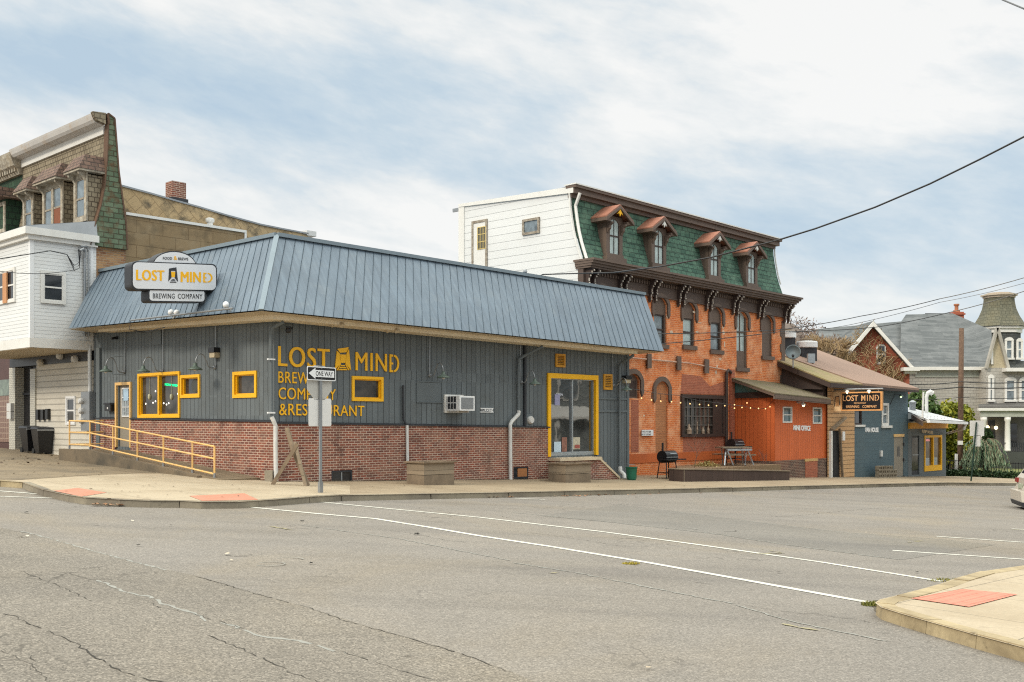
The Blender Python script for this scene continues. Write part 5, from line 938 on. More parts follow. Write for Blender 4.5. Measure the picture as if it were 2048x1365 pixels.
# street wall under the bay
ug = FRONT.at(74, 800)[0]; ud0 = FRONT.at(64, 800)[0]; ud1 = FRONT.at(34, 800)[0]; ue3 = FRONT.at(22, 800)[0]
MB().wbox(FRONT, UB-.02, ug, -.5, 3.62, -.3, .02).build('siding_wall', m_cream_lap, rh); MB().wbox(FRONT, UB-.0, ue3, 3.62, zb0-.28, -.3, .05).build('dark_lintel', m_black, rh)
mb = MB(); mb.wbox(FRONT, ug+.002, ud0, -.3, 3.5, -.3, .07); mb.wbox(FRONT, ud1, ue3, -.3, 3.6, -.3, .07); mb.build('tiled_pier', m_white_tile, rh)
dr = MB().wbox(FRONT, ud0, ud1, .6, 3.62, -.32, -.25).build('black_doorway', m_black, rh); mb = MB(); um = (ud0+ud1)/2; mb.wbox(FRONT, um-.03, um+.03, .6, 3.6, -.25, -.2); mb.wbox(FRONT, ud0, ud1, 2.6, 2.68, -.25, -.19); mb.build('door_stile', m_char, dr); MB().wbox(FRONT, ud0, ud1, -.2, .6, -.3, .1).build('door_step', m_walk_mid, rh)
mb = MB(); p0 = FRONT.at(46, 702); put_text(mb, '116', FRONT.pt(44, 704, .052), FRONT.pt(50, 704, .052), FRONT.pt(44, 698.5, .052), FRONT.pt(50, 698.5, .052), .01, NL, weight=.02); mb.build('house_number', m_white, rh)
sashwin(FRONT, 133.5, 152, 793, 850, rh, m_white_clean, m_glass, .07, o=.02)
mb = MB(); mb.wbox(FRONT, *FRONT.rect(160, 169, 815, 850, .02), .02, .05); mb.build('vent_cover', m_white, rh)
a_, b2_, c_, d_ = FRONT.rect(172, 189, 784, 862, .05); q = MB().wbox(FRONT, a_, b2_, c_, d_, .02, .22).build('meter_cabinet', m_galv, rh)
mb = MB(); 
for i in range(3): u = b2_-.0; z = d_-.3-.32*i; mb.lathe(FRONT.P(b2_-.1, z, .22), [(.1, 0), (.1, .08), (.07, .12)], 12, NL)
mb.build('meter', m_pipe, q)
mb = MB(); 
for x, y in ((78, 829), (88, 829), (97, 828)): u, z = FRONT.at(x, y, .05); MB().wbox(FRONT, u-.1, u+.1, z-.2, z+.17, .02, .13).build('mailbox', m_black, rh)
for x, y, mt in ((123, 712, m_pipe), (153, 719, m_pipe), (84, 726, m_cream_lap)): u, z = FRONT.at(x, y, .05); MB().lathe(FRONT.P(u, z, .02), [(.13, 0), (.13, .1), (.1, .18), (.04, .19)], 12, NL).build('wall_vent', mt, rh)
for y0, y1 in ((807, 823), (824, 838)): a_, b2_, c_, d_ = FRONT.rect(20, 28, y0, y1, .08); MB().wbox(FRONT, a_, b2_, c_, d_, .072, .2).build('meter_box', m_pipe, rh)
# mansard front, curved
zg_ = 7.35; mp_ = [(.12, zg_), (.06, 7.75), (-.08, 8.2), (-.24, 8.75), (-.36, 9.4), (-.43, 10.2), (-.47, 11.4)]
mb = MB()
for (o0, z0), (o1, z1) in zip(mp_[:-1], mp_[1:]): mb.quad(FRONT.P(UB, z0, o0), FRONT.P(UN, z0, o0), FRONT.P(UN, z1, o1), FRONT.P(UB, z1, o1))
mb.build('mansard_roof', m_tanshingle, rh, recalc=False)
fin = [(-o, z) for o, z in mp_]+[(.44, 11.74), (.66, 11.62), (.72, 10.9), (.80, 9.9), (.93, 9.0), (1.04, 8.3), (1.10, 7.35)]
MB().extr([LS.P(u, z, -.12) for u, z in fin], NR*.24).build('parapet_fin', m_pgreen, rh)
mb = MB(); e = [LS.P(u, z, .0) for u, z in fin]; 
for p, q in zip(e[6:-1], e[7:]): mb.beam(p, q, .3, .05, up=R_)
for p, q in zip(e[0:6], e[1:7]): mb.beam(p+NL*.02, q+NL*.02, .28, .03, up=NL)
mb.build('fin_edging', paint('rusty edging', (.12, .07, .045), .8, .3), rh)
mb = MB(); mb.wbox(FRONT, UB+.12, UN, 11.1, 11.38, -.46, -.39); mb.build('frieze_board', m_white, rh)
mb = MB(); cp = [(-.4, 11.38), (-.1, 11.42), (-.03, 11.5), (.02, 11.62), (.04, 11.68), (-.4, 11.72)]; mb.extr([FRONT.P(UB+.08, z, o) for o, z in cp], L_*(UN-UB-.05)); mb.build('cornice_gutter', paint('streaked white gutter', (.56, .54, .52), .6, .1, dirt=((.5, .33, .17), .5)), rh)
MB().extr([FRONT.P(UB-.1, z+(.03 if i else 0), o+.02) for i, (o, z) in enumerate(cp)], L_*.17).build('cornice_end', m_tanshingle, rh)
# dormers of the row house
def rdorm(x0, x1, yt, yb, hx0, hx1, hy0, hy1, double=False):
    od = .18; u0, u1, z0, z1 = FRONT.rect(x0, x1, yt, yb, od); u0 -= .02
    d_ = MB().wbox(FRONT, u0-.14, u1+.14, z0-.15, z1+.1, -.45, od-.02).build('dormer', m_tanshingle, rh)
    mb = MB().ring(FRONT, u0-.16, u1+.16, z0-.12, z1+.16, .16, od-.02, od+.03); 
    if double: mb.wbox(FRONT, (u0+u1)/2-.09, (u0+u1)/2+.09, z0, z1, od-.02, od+.032)
    mb.build('dormer_frame', m_cream_peel, d_)
    MB().wbox(FRONT, u0, u1, z0, z1, od-.02, od-.008).build('pane', m_glass_sky, d_); zm = (z0+z1)/2
    mb = MB().ring(FRONT, u0, u1, z0+.04, z1, .04, od-.008, od+.01).wbox(FRONT, u0, u1, zm-.03, zm+.03, od-.007, od+.013); mb.build('sash', m_darkwood, d_)
    if double: MB().wbox(FRONT, u0+.04, (u0+u1)/2-.1, z0+.04, zm-.03, od-.007, od+.006).build('rusty_board', paint('rust brown board', (.2, .07, .035), .8, .3), d_)
    uh0, uh1 = u0-.3, u1+.3; zh0 = z1+.24; mb = MB(); o1 = od+.34
    mb.hexa([FRONT.P(uh0, zh0, -.5), FRONT.P(uh1, zh0, -.5), FRONT.P(uh1, zh0, o1), FRONT.P(uh0, zh0, o1), FRONT.P(uh0+.18, zh0+.5, -.5), FRONT.P(uh1-.18, zh0+.5, -.5), FRONT.P(uh1-.18, zh0+.5, o1-.3), FRONT.P(uh0+.18, zh0+.5, o1-.3)]); mb.build('dormer_hood', m_hood, d_)
    mb = MB(); mb.wbox(FRONT, uh0+.02, uh1-.02, zh0-.07, zh0-.002, -.4, o1-.03); mb.wbox(FRONT, uh0+.12, uh1-.12, z1+.16, zh0-.072, -.3, od+.18)
    for u in (u0-.12, u1+.02): mb.extr([FRONT.P(u, z, o) for o, z in ((od, zh0-.08), (od+.27, zh0-.08), (od+.24, zh0-.16), (od+.1, zh0-.24), (od, zh0-.42))], L_*.1)
    mb.build('hood_bracket', m_cream_peel, d_)
rdorm(153, 169, 359, 438, 124, 192, 310, 345); rdorm(90, 122, 378, 458, 66, 142, 333, 368, True); rdorm(50.5, 63, 398, 458, 27, 80, 357, 390)
# side wall behind the fin
def lsz(x, y, o=0): return LS.at(x, y, o)
u0, z0 = lsz(252, 430, -.0); u1, z1 = lsz(490, 466, 0)
mb = MB(); mb.hexa([LS.P(1.1, 3, -.4), LS.P(u1, 3, -.4), LS.P(u1, 3, -.02), LS.P(1.1, 3, -.02), LS.P(1.1, z0, -.4), LS.P(u1, z1, -.4), LS.P(u1, z1, -.02), LS.P(1.1, z0, -.02)]); mb.build('side_wall', m_tanblock, rh)
MB().wbox(LS, .0, 1.1, 3, 7.35, -.3, -.02).build('corner_pier', m_old_brick, rh)
mb = MB(); mb.hexa([LS.P(1.1, z0, -.5), LS.P(u1+.05, z1, -.5), LS.P(u1+.05, z1, .03), LS.P(1.1, z0, .03), LS.P(1.1, z0+.09, -.5), LS.P(u1+.05, z1+.09, -.5), LS.P(u1+.05, z1+.09, .03), LS.P(1.1, z0+.09, .03)]); mb.wbox(LS, u1-.02, u1+.06, z1-1.2, z1, -.2, .02); mb.build('parapet_coping', m_white, rh)
oo = -1.1; P_ = [(240, 373), (300, 389), (345, 402), (400, 417), (450, 432), (520, 451), (560, 459), (616, 469.5)]; top = [lsz(x, y, oo) for x, y in P_]
mb = MB(); mb.wpoly(LS, [(top[0][0], 6.5), (top[-1][0], 6.0)]+top[::-1], oo-5, oo); mb.build('upper_wall', m_diamond, rh)
mb = MB(); 
for (a0, b0), (a1, b1) in zip(top[:-1], top[1:]): mb.hexa([LS.P(a0, b0, oo-5), LS.P(a1, b1, oo-5), LS.P(a1, b1, oo+.05), LS.P(a0, b0, oo+.05), LS.P(a0, b0+.06, oo-5), LS.P(a1, b1+.06, oo-5), LS.P(a1, b1+.06, oo+.05), LS.P(a0, b0+.06, oo+.05)])
mb.build('roof_coping', m_galv, rh)
u, z = lsz(353, 402, -1.6); ch = MB().wbox(LS, u-.27, u+.27, z-.5, z+.66, -1.9, -1.4).build('chimney', m_brick, rh); MB().wbox(LS, u-.33, u+.33, z-.5, z+.06, -1.96, -1.35).build('chimney_flashing', m_char, ch)
u, z = lsz(420, 455, -.6); MB().lathe(LS.P(u, z-.25, -.6), [(.11, 0), (.11, .42), (.15, .43), (.16, .48), (.16, .55), (.1, .58)], 12).build('vent_pipe', m_pipe, rh)
u, z = lsz(618, 468, -1.2); MB().wbox(LS, u-.2, u+.25, z-.1, z+.1, -1.5, -1.05).build('gutter_end', m_pipe, rh)
MB().wbox(LS, .2, 8, 2, 8.2, -6, -.5).build('rear_block', m_char, rh)
# weatherhead with service loops
p = FRONT.pt(168, 494, BO*.3); mb = MB(); q = LS.P(-.35, 7.0, .07); mb.tube([LS.P(-.32, 4.4, .08), LS.P(-.32, 6.9, .08), LS.P(-.33, 7.1, .12), LS.P(-.42, 7.18, .2), LS.P(-.55, 7.1, .25)], .045, 8); mb.tube([LS.P(-.2, 4.4, .1), LS.P(-.2, 7.1, .1), LS.P(-.28, 7.28, .13), LS.P(-.5, 7.25, .2)], .03, 8)
mb.build('service_mast', m_galv, rh); mb = MB()
for k in range(3): mb.tube([LS.P(-.5-.04*k, 7.15, .22), LS.P(-.55, 6.75-.1*k, .25), LS.P(-.7, 6.6-.08*k, .2), LS.P(-.9, 6.95, .12)], .012, 5)
mb.build('service_loop', m_black, rh)
# neighbour further left
nb = thing('green_mansard_rowhouse', 'neighbouring rowhouse at the picture edge with dark green scalloped mansard and cream cornice', 'house', FRONT.P(UN+2, .5, 0))
MB().wbox(FRONT, UN+.02, UN+7, 4.1, 8.0, -3, -.05).build('wall', m_white_lap, nb); mb = MB()
MB().wbox(FRONT, ue3+.01, UN+7, -.3, 4.1, -3, -.05).build('shopfront', paint('maroon shopfront', (.09, .045, .04), .5, .2), nb)
a_, b2_, c_, d_ = FRONT.rect(-60, 21, 795, 873, -.05); MB().wbox(FRONT, max(a_, ue3+.05), b2_, c_-.2, d_+.05, -.05, -.02).build('glass_block_panel', m_glassblock, nb); a_, b2_, c_, d_ = FRONT.rect(-60, 21, 762, 793, -.05); MB().wbox(FRONT, max(a_, ue3+.05), b2_, c_, d_, -.05, -.0).build('shop_window', glass('dull green glass', (.10, .13, .10), .15), nb)
for (o0, z0), (o1, z1) in zip(mp_[:-1], mp_[1:]): mb.quad(FRONT.P(UN+.02, z0+.1, o0), FRONT.P(UN+7, z0+.1, o0), FRONT.P(UN+7, z1-.35, o1), FRONT.P(UN+.02, z1-.35, o1))
mb = MB()
for (o0, z0), (o1, z1) in zip(mp_[:-1], mp_[1:]): mb.quad(FRONT.P(UN+.02, z0, o0), FRONT.P(UN+7, z0, o0), FRONT.P(UN+7, z1, o1), FRONT.P(UN+.02, z1, o1))
mb.build('mansard_roof', m_gscallop, nb, recalc=False)
MB().wbox(FRONT, UN+.06, UN+7, 7.0, 11.2, -3, -.5).build('attic_block', m_char, nb)
mb = MB(); mb.extr([FRONT.P(UN+.0, z, o) for o, z in ((-.45, 10.85), (-.33, 10.85), (-.25, 11.05), (-.12, 11.15), (-.02, 11.45), (.02, 11.62), (-.45, 11.7))], L_*7); mb.build('cornice', m_cream_peel, nb)
mb = MB(); 
for i in range(30): mb.wbox(FRONT, UN+.1+i*.22, UN+.2+i*.22, 10.95, 11.1, -.3, -.2)
mb.build('dentils', m_cream_peel, nb)
u0, u1, z0, z1 = FRONT.rect(-30, 9, 415, 470, .25); d_ = MB().wbox(FRONT, u0, u1, z0, z1+.2, -.5, .2).build('dormer', m_gscallop, nb); MB().ring(FRONT, u0, u1, z0, z1+.1, .14, .2, .25).build('dormer_frame', m_cream_peel, d_); MB().wbox(FRONT, u0-.3, u1+.3, z1+.2, z1+.55, -.5, .6).build('dormer_hood', m_hood, d_)
# wheelie bins
def bin_(x, yb, label, rz):
    p = gpt(x, yb); rt = thing('wheelie_bin', label, 'trash bin', p, 'black bins by the doorway'); rt.rotation_euler = (0, 0, 0)
    d = Vector((math.cos(rz), math.sin(rz), 0)); n = Vector((math.sin(rz), -math.cos(rz), 0)); W = Wall(p.xy, d, n); z = p.z
    MB().hexa([W.P(-.2, z+.04, -.22), W.P(.2, z+.04, -.22), W.P(.2, z+.04, .2), W.P(-.2, z+.04, .2), W.P(-.29, z+.86, -.33), W.P(.29, z+.86, -.33), W.P(.29, z+.86, .3), W.P(-.29, z+.86, .3)]).build('body', m_black, rt)
    MB().hexa([W.P(-.31, z+.865, -.36), W.P(.31, z+.865, -.36), W.P(.31, z+.865, .34), W.P(-.31, z+.865, .34), W.P(-.26, z+.95, -.32), W.P(.26, z+.95, -.32), W.P(.26, z+.91, .28), W.P(-.26, z+.91, .28)]).build('lid', m_char, rt)
    for s in (-1, 1): MB().lathe(W.P(.2*s, z+.1, -.3), [(.1, -.03), (.1, .03)], 14, d).build('wheel', m_rubber, rt)
    MB().tube([W.P(-.2, z+.84, -.42), W.P(.2, z+.84, -.42)], .015, 6).build('handle', m_black, rt); MB().wbox(W, -.3, .3, z+.8, z+.86, .3, .33).build('front_rim', m_galv, rt)
bin_(63, 906, 'black wheelie bin standing closer to the dark doorway', .85); bin_(86, 908.5, 'black wheelie bin standing closer to the ramp', .78)
u, z = FRONT.at(10, 695, 1.2); rt = thing('pendant_lamp', 'small hanging lamp under the white bay', 'lamp', FRONT.P(u, z, 1.2)); MB().tube([FRONT.P(u, z+.05, 1.2), FRONT.P(u, zb0-.3, 1.2)], .012, 6).build('cord', m_black, rt); MB().lathe(FRONT.P(u, z-.05, 1.2), [(.12, 0), (.1, .06), (.03, .12)], 12).build('lamp_shade', m_pipe, rt)
# ------------------------------------------------------------------ orange shed
MO = .6; M0 = SIDE.at(1550, 850, MO)[0]; M1 = SIDE.at(1655.5, 850, MO)[0]
SH = Wall(SIDE.P(M0, 0, MO).xy, L_*1, NL)        # its left flank, u runs back to the brick building
sb = 1.25/abs(NR.dot(L_)) if False else None
ub_ = (MO+1.37)/abs(L_.dot(NR))                   # length of the flank
sh = thing('orange_shed', 'orange boarded lean-to shed lettered MINE OFFICE with a mossy roof', 'shed', SIDE.P(M0, G(*SIDE.P(M0, 0, MO).xy), MO))
zt_ = SIDE.at(1600, 792, MO)[1]; zb_ = SIDE.at(1600, 919.5, MO)[1]; zr = SIDE.at(1600, 940, MO)[1]; zlow = zr-.9
hw = [SIDE.rect(1565, 1583.5, 814, 846, MO), SIDE.rect(1625, 1643, 815.5, 848, MO)]
mb = MB(); mb.wall(SIDE, M0, M1, zb_, zt_+.02, MO, hw, .08); mb.poly([SH.P(0, zb_-.02, 0), SH.P(ub_, zb_-.02, 0), SH.P(ub_, zt_+.55, 0), SH.P(0, zt_+.2, 0)]); mb.poly([SIDE.P(M1, zb_, MO), SIDE.P(M1, zb_, -1.3), SIDE.P(M1, zt_+.1, -1.3), SIDE.P(M1, zt_+.02, MO)]); mb.build('wall', m_orange_wall, sh)
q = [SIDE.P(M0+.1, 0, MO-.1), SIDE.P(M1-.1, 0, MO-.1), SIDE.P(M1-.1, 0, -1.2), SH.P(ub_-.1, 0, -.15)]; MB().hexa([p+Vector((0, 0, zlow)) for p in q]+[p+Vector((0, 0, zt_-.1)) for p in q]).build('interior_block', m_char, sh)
u1_ = SIDE.at(1609, 930, MO)[0]; u2_ = SIDE.at(1633, 930, MO)[0]
mb = MB(); mb.wbox(SIDE, M0-.0, u1_, zlow, zb_, MO-.3, MO+.03); mb.wbox(SIDE, u2_, M1, zlow, zb_, MO-.3, MO+.03); mb.wbox(SH, .0, ub_, zlow, zb_-.02, -.2, .02); mb.build('brick_base', m_grime_brick, sh); MB().wbox(SIDE, u1_, u2_, zlow, zb_-.1, MO-.3, MO+.05).build('brick_patch', m_infill, sh)
MB().wbox(SIDE, u1_-.05, u2_, zb_-.1, zb_+.02, MO-.1, MO+.06).build('yellow_lintel', paint('ochre lintel', (.55, .36, .15), .7), sh)
for h_ in hw:
    w_ = MB().ring(SIDE, *h_, .06, MO-.06, MO+.03).build('window', m_white, sh); MB().quad(SIDE.P(h_[0], h_[2], MO-.05), SIDE.P(h_[1], h_[2], MO-.05), SIDE.P(h_[1], h_[3], MO-.05), SIDE.P(h_[0], h_[3], MO-.05)).build('pane', glass('teal tinted glass', (.06, .10, .11), .1), w_); zm = (h_[2]+h_[3])/2; MB().wbox(SIDE, h_[0]+.06, h_[1]-.06, zm-.025, zm+.025, MO-.045, MO+.0).build('sash', m_white, w_)
mb = MB(); wtext(mb, SIDE, 'MINE OFFICE', 1586.5, 850.5, 861, 1620.5, 852, 862.5, MO+.005, .015, weight=.05); mb.build('sign_lettering', m_white_clean, sh)
# its roof: slopes down to the street
ro_ = MO+.55; eL_ = SIDE.pt(1549, 786, ro_); eR_ = SIDE.pt(1662, 797.5, ro_); bkL = SH.P(ub_+.1, EYE+(HY-754)/F*SH.P(ub_, 0).y, .35); kk = eR_-eL_; bkR = bkL+kk
mb = MB(); mb.hexa([v+Vector((0, 0, -.05)) for v in (eL_, eR_, bkR, bkL)]+[eL_, eR_, bkR, bkL]); mb.build('roof', m_mossroof, sh)
mb = MB(); dn = Vector((0, 0, -.06)); h = Vector((0, 0, -.26)); mb.hexa([eL_+h, eR_+h, eR_+h-NR*.06, eL_+h-NR*.06, eL_+dn, eR_+dn, eR_+dn-NR*.06, eL_+dn-NR*.06]); mb.hexa([eL_+h*.6, bkL+h*.6, bkL+h*.6+R_*.06, eL_+h*.6+R_*.06, eL_+dn, bkL+dn, bkL+dn+R_*.06, eL_+dn+R_*.06])
mb.hexa([eL_+h*.9, eR_+h*.9, SIDE.P(M1, eR_.z-.22, MO), SIDE.P(M0-.2, eL_.z-.22, MO), eL_+h*.8, eR_+h*.8, SIDE.P(M1, eR_.z-.2, MO), SIDE.P(M0-.2, eL_.z-.2, MO)]); mb.build('fascia', m_brown, sh)
mb = MB(); g0 = SH.P(.35, zt_+.02, .03); mb.extr([SH.P(.25, zt_+.12, .02), SH.P(ub_, zt_+.12, .02), SH.P(ub_, bkL.z-.12, .02), SH.P(.3, eL_.z+.0, .02)], NL*.02); mb.build('gable_panel', m_teal, sh)
mb = MB(); mb.wbox(SH, .0, ub_, zt_-.12, zt_+.12, .021, .12); mb.build('dark_board', m_brown_dk, sh)
p = SIDE.pt(1607, 806, MO+.3); rt = thing('shed_spotlight', 'lit twin spotlight above the MINE OFFICE lettering', 'wall light', p); MB().beam(p+NR*-.3, p, .08, .06).build('bracket', m_pipe, rt)
for s in (-1, 1): MB().lathe(p+R_*(.09*s)+Vector((0, 0, -.03)), [(.02, .04), (.07, -.04), (.075, -.08)], 10).build('lamp_head', m_pipe, rt)
MB().ball(p+Vector((0, 0, -.13)), .05).build('bulb', emit('warm lit bulb', (1, .75, .4), 4.0), rt)
# ------------------------------------------------------------------ the fan house range
FO = .7; Fa = SIDE.at(1655, 850, FO)[0]; Fb = SIDE.at(1709, 850, FO)[0]; Fc = SIDE.at(1816, 850, FO)[0]
fh = thing('fan_house', 'blue block building lettered FAN HOUSE with pine boarded left end and brown shingle roof', 'building', SIDE.P(Fb, G(*SIDE.P(Fb, 0, FO).xy), FO)); zf_ = lambda u: G(*SIDE.P(u, 0, FO).xy)
ztF = 3.45
a_, b2_, c_, d_ = SIDE.rect(1660.5, 1681.5, 862, 955, FO); hD = (a_, b2_, -3, d_)
wn_ = [SIDE.rect(1710, 1724, 820, 850, FO), SIDE.rect(1763, 1777, 806.5, 851.5, FO), SIDE.rect(1788, 1807, 874, 953, FO)]
mb = MB(); mb.wall(SIDE, Fa, Fb, -3, ztF, FO, [hD], .1); W_ = mb.build('boarded_end', None, fh); W_.data.materials.append(siding('raw pine boards', (.66, .42, .22), .2, .022, False, .3, .75, dirt=((.30, .15, .07), .55), board=((.42, .24, .12), .7), gc=.2))
mb = MB(); mb.wall(SIDE, Fb, Fc, -3, ztF, FO, wn_, .1); mb.poly([SIDE.P(Fc, -3, FO), SIDE.P(Fc, -3, FO)+L_*5.2, SIDE.P(Fc, 5.2, FO)+L_*5.2, SIDE.P(Fc, ztF, FO)]); mb.build('wall', m_blue_block, fh)
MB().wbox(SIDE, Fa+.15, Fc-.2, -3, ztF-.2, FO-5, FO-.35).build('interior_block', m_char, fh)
u0, u1, z0, z1 = wn_[0]; w_ = MB().ring(SIDE, u0, u1, z0, z1, .08, FO-.08, FO-.02).build('window', m_brown_dk, fh); w_['label'] = 'dark window partly behind the hanging sign'; MB().quad(SIDE.P(u0, z0, FO-.07), SIDE.P(u1, z0, FO-.07), SIDE.P(u1, z1, FO-.07), SIDE.P(u0, z1, FO-.07)).build('pane', m_glass, w_); MB().wbox(SIDE, u0-.05, u1+.25, z0-.1, z0, FO-.05, FO+.06).build('sill', m_white, w_)
u0, u1, z0, z1 = wn_[1]; w_ = MB().ring(SIDE, u0, u1, z0, z1, .13, FO-.08, FO+.03).build('window', m_white, fh); w_['label'] = 'white sash window'; MB().quad(SIDE.P(u0, z0, FO-.07), SIDE.P(u1, z0, FO-.07), SIDE.P(u1, z1, FO-.07), SIDE.P(u0, z1, FO-.07)).build('pane', m_glass_sky, w_); zm = (z0+z1)/2; MB().wbox(SIDE, u0+.13, u1-.13, zm-.04, zm+.04, FO-.06, FO-.0).build('sash', m_white, w_); MB().wbox(SIDE, u0-.08, u1+.3, z0-.12, z0, FO-.05, FO+.08).build('sill', m_white, w_)
u0, u1, z0, z1 = wn_[2]; dr = MB().wbox(SIDE, u0, u1, zf_(u0)-.05, z1, FO-.09, FO-.02).build('taupe_door', m_door_tan, fh); MB().wbox(SIDE, u0-.05, u1+.05, z1, z1+.14, FO-.05, FO+.03).build('yellow_lintel', m_rail, dr); um = (u0+u1)/2; MB().wbox(SIDE, um-.15, um+.15, z1-1.0, z1-.5, FO-.02, FO-.01).build('door_glass', m_glass, dr)
for k in (.4, 1.2, 2.1): MB().wbox(SIDE, u1-.03, u1+.08, z1-k-.08, z1-k+.08, FO-.02, FO+.03).build('hinge', m_char, dr)
mb = MB(); wtext(mb, SIDE, 'FAN HOUSE', 1730.5, 855.5, 865, 1756.5, 855.5, 865, FO+.004, .015, weight=.05); mb.build('sign_lettering', m_white_clean, fh)
# crooked mine door at the boarded end
dr = MB().wbox(SIDE, a_, b2_, -3, d_, FO-.12, FO-.06).build('black_plank_door', siding('black planks', (.02, .02, .022), .3, .015, False, .3, .6), fh); mb = MB(); mb.beam(SIDE.P(a_-.05, d_+.05, FO+.1), SIDE.P(b2_+.25, d_+.62, FO+.1), .1, .16, up=NR); mb.build('slanted_lintel', m_greywood, dr)
mb = MB(); mb.wbox(SIDE, a_-.14, a_, -3, d_, FO, FO+.12); mb.build('door_post', m_white, dr); MB().beam(SIDE.P(b2_-.18, d_+.1, FO+.04), SIDE.P(b2_+.1, zf_(b2_), FO+.04), .08, .1, up=NR).build('leaning_post', m_timber, dr)
u, z = SIDE.at(1686, 872, FO); MB().wbox(SIDE, u-.12, u+.12, z-.22, z+.2, FO+.001, FO+.05).build('notice', m_white_clean, fh)
u, z = SIDE.at(1761, 907, FO); MB().wbox(SIDE, u-.1, u+.1, z-.16, z+.14, FO+.001, FO+.08).build('outlet_box', m_pipe, fh)
# roof: one slope rising away from the street
er = 1.25; E0 = SIDE.pt(1661, 763, er); E1 = SIDE.pt(1838, 779, er); D0 = 5.6; rise = .405
Bk0 = E0+L_*D0+Vector((0, 0, rise*D0)); Bk1 = E1+L_*D0+Vector((0, 0, rise*D0)); t = Vector((0, 0, -.06))
fs_ = .40; m0, m1 = E0.lerp(E1, .33), Bk0.lerp(Bk1, .13)
MB().hexa([E0+t, m0+t, m1+t, Bk0+t, E0, m0, m1, Bk0]).build('moss_strip_roof', m_mossroof2, fh); up = Vector((0, 0, .05)); MB().hexa([m0+t, E1+t, Bk1+t, m1+t, m0+up, E1+up, Bk1+up, m1+up]).build('roof', m_brownroof, fh)
mb = MB(); h = Vector((0, 0, -.28)); mb.hexa([E0+h, E1+h*.6, E1+h*.6-NR*.06, E0+h-NR*.06, E0+t*1.05, E1+t*1.05, E1+t*1.05-NR*.06, E0+t*1.05-NR*.06]); h2 = Vector((0, 0, -.3)); mb.hexa([E0+h2, Bk0+h2, Bk0+h2+R_*.06, E0+h2+R_*.06, E0+t*1.1, Bk0+t*1.1, Bk0+t*1.1+R_*.06, E0+t*1.1+R_*.06]); mb.build('fascia', m_brown_dk, fh)
g1 = E0+L_*.6-Vector((0, 0, .3-rise*.6)); g2 = Bk0-Vector((0, 0, .3)); gb = Vector((0, 0, -1))
mb = MB(); mb.extr([g1+R_*.4, g2+R_*.4, Vector((g2.x, g2.y, 3.3))+R_*.4, Vector((g1.x, g1.y, 3.1))+R_*.4][:4], R_*.1); mb.build('gable_boarding', paint('dark brown boards', (.07, .05, .045), .7, .2), fh)
MB().hexa([SIDE.P(Fa-.2, zt_, FO-.1), SIDE.P(Fa-.2, zt_, FO-.1)+L_*4, SIDE.P(Fa+.2, zt_, FO-.1)+L_*4, SIDE.P(Fa+.2, zt_, FO-.1), SIDE.P(Fa-.2, 3.35, FO-.1), SIDE.P(Fa-.2, 3.8, FO-.1)+L_*4, SIDE.P(Fa+.2, 3.8, FO-.1)+L_*4, SIDE.P(Fa+.2, 3.35, FO-.1)]).build('inner_wall', m_brown_dk, fh)
mb = MB(); mb.hexa([E0+h, E1+h*.6, SIDE.P(Fc, ztF-.12, FO), SIDE.P(Fa, ztF-.1, FO), E0+h*.93, E1+h*.55, SIDE.P(Fc, ztF-.1, FO), SIDE.P(Fa, ztF-.06, FO)]); mb.build('soffit', m_brown_dk, fh)
# exhaust fans and dish on the roof
def rp_(px, s): return None
def onroof(px, d): # point on roof plane d metres back from the eave, at picture column px
    q0 = E0+L_*d; r = (px-CX)/F; uu = (r*q0.y-q0.x)/(R_.x-r*R_.y); tt = uu/(E1-E0).dot(R_); p = E0.lerp(E1, tt)+L_*d; return Vector((p.x, p.y, p.z+rise*d))
def fan(px, d, zoff, r, label):
    p = onroof(px, d); rt = thing('exhaust_fan', label, 'roof fan', p, 'white mushroom roof fans'); h = zoff
    MB().box(p.x-r*.75, p.x+r*.75, p.y-r*.75, p.y+r*.75, p.z-.4, p.z+h*.55).build('curb', m_char, rt)
    MB().lathe(p+Vector((0, 0, h*.55)), [(r*.95, 0), (r, .03), (r, .27), (r*.95, .33), (r*.5, .36)], 28).build('fan_hood', m_white_clean, rt); MB().lathe(p+Vector((0, 0, h*.55+.36)), [(r*.5, 0), (r*.55, .08), (r*.5, .12)], 16).build('fan_cap', m_timber, rt)
fan(1614, 3.6, .95, .52, 'large white mushroom roof fan nearer the bare tree'); fan(1572, 4.4, 1.25, .50, 'white roof fan half hidden by the brick building corner')
p = onroof(1622, 2.6); rt = thing('roof_switch_box', 'pale grey metal box on the roof below the large fan', 'box', p); MB().box(p.x-.17, p.x+.17, p.y-.12, p.y+.12, p.z+.05, p.z+.5).build('box', m_alu, rt); MB().tube([p+Vector((0, 0, -.05)), p+Vector((0, 0, .06))], .03).build('stub', m_pipe, rt)
p = onroof(1586, 1.6); c = p+Vector((0, 0, .72)); rt = thing('satellite_dish', 'grey satellite dish on the mossy roof beside the brick building', 'satellite dish', p)
ax = Vector((-.25, -.9, .25)).normalized(); MB().lathe(c, [(.02, .10), (.22, .06), (.34, -.02), (.35, -.0)], 24, -ax).build('dish', paint('dish grey', (.13, .16, .175), .6), rt, smooth=True); MB().tube([p, p+Vector((0, 0, .5)), c-ax*.1], .03, 8).build('mast', m_galv, rt); MB().tube([p+Vector((0, 0, .45)), c+ax*.4+Vector((0, 0, -.3))], .02, 6).build('feed_arm', m_char, rt); MB().ball(c+ax*.4+Vector((0, 0, -.3)), .07).build('feed_horn', m_char, rt)
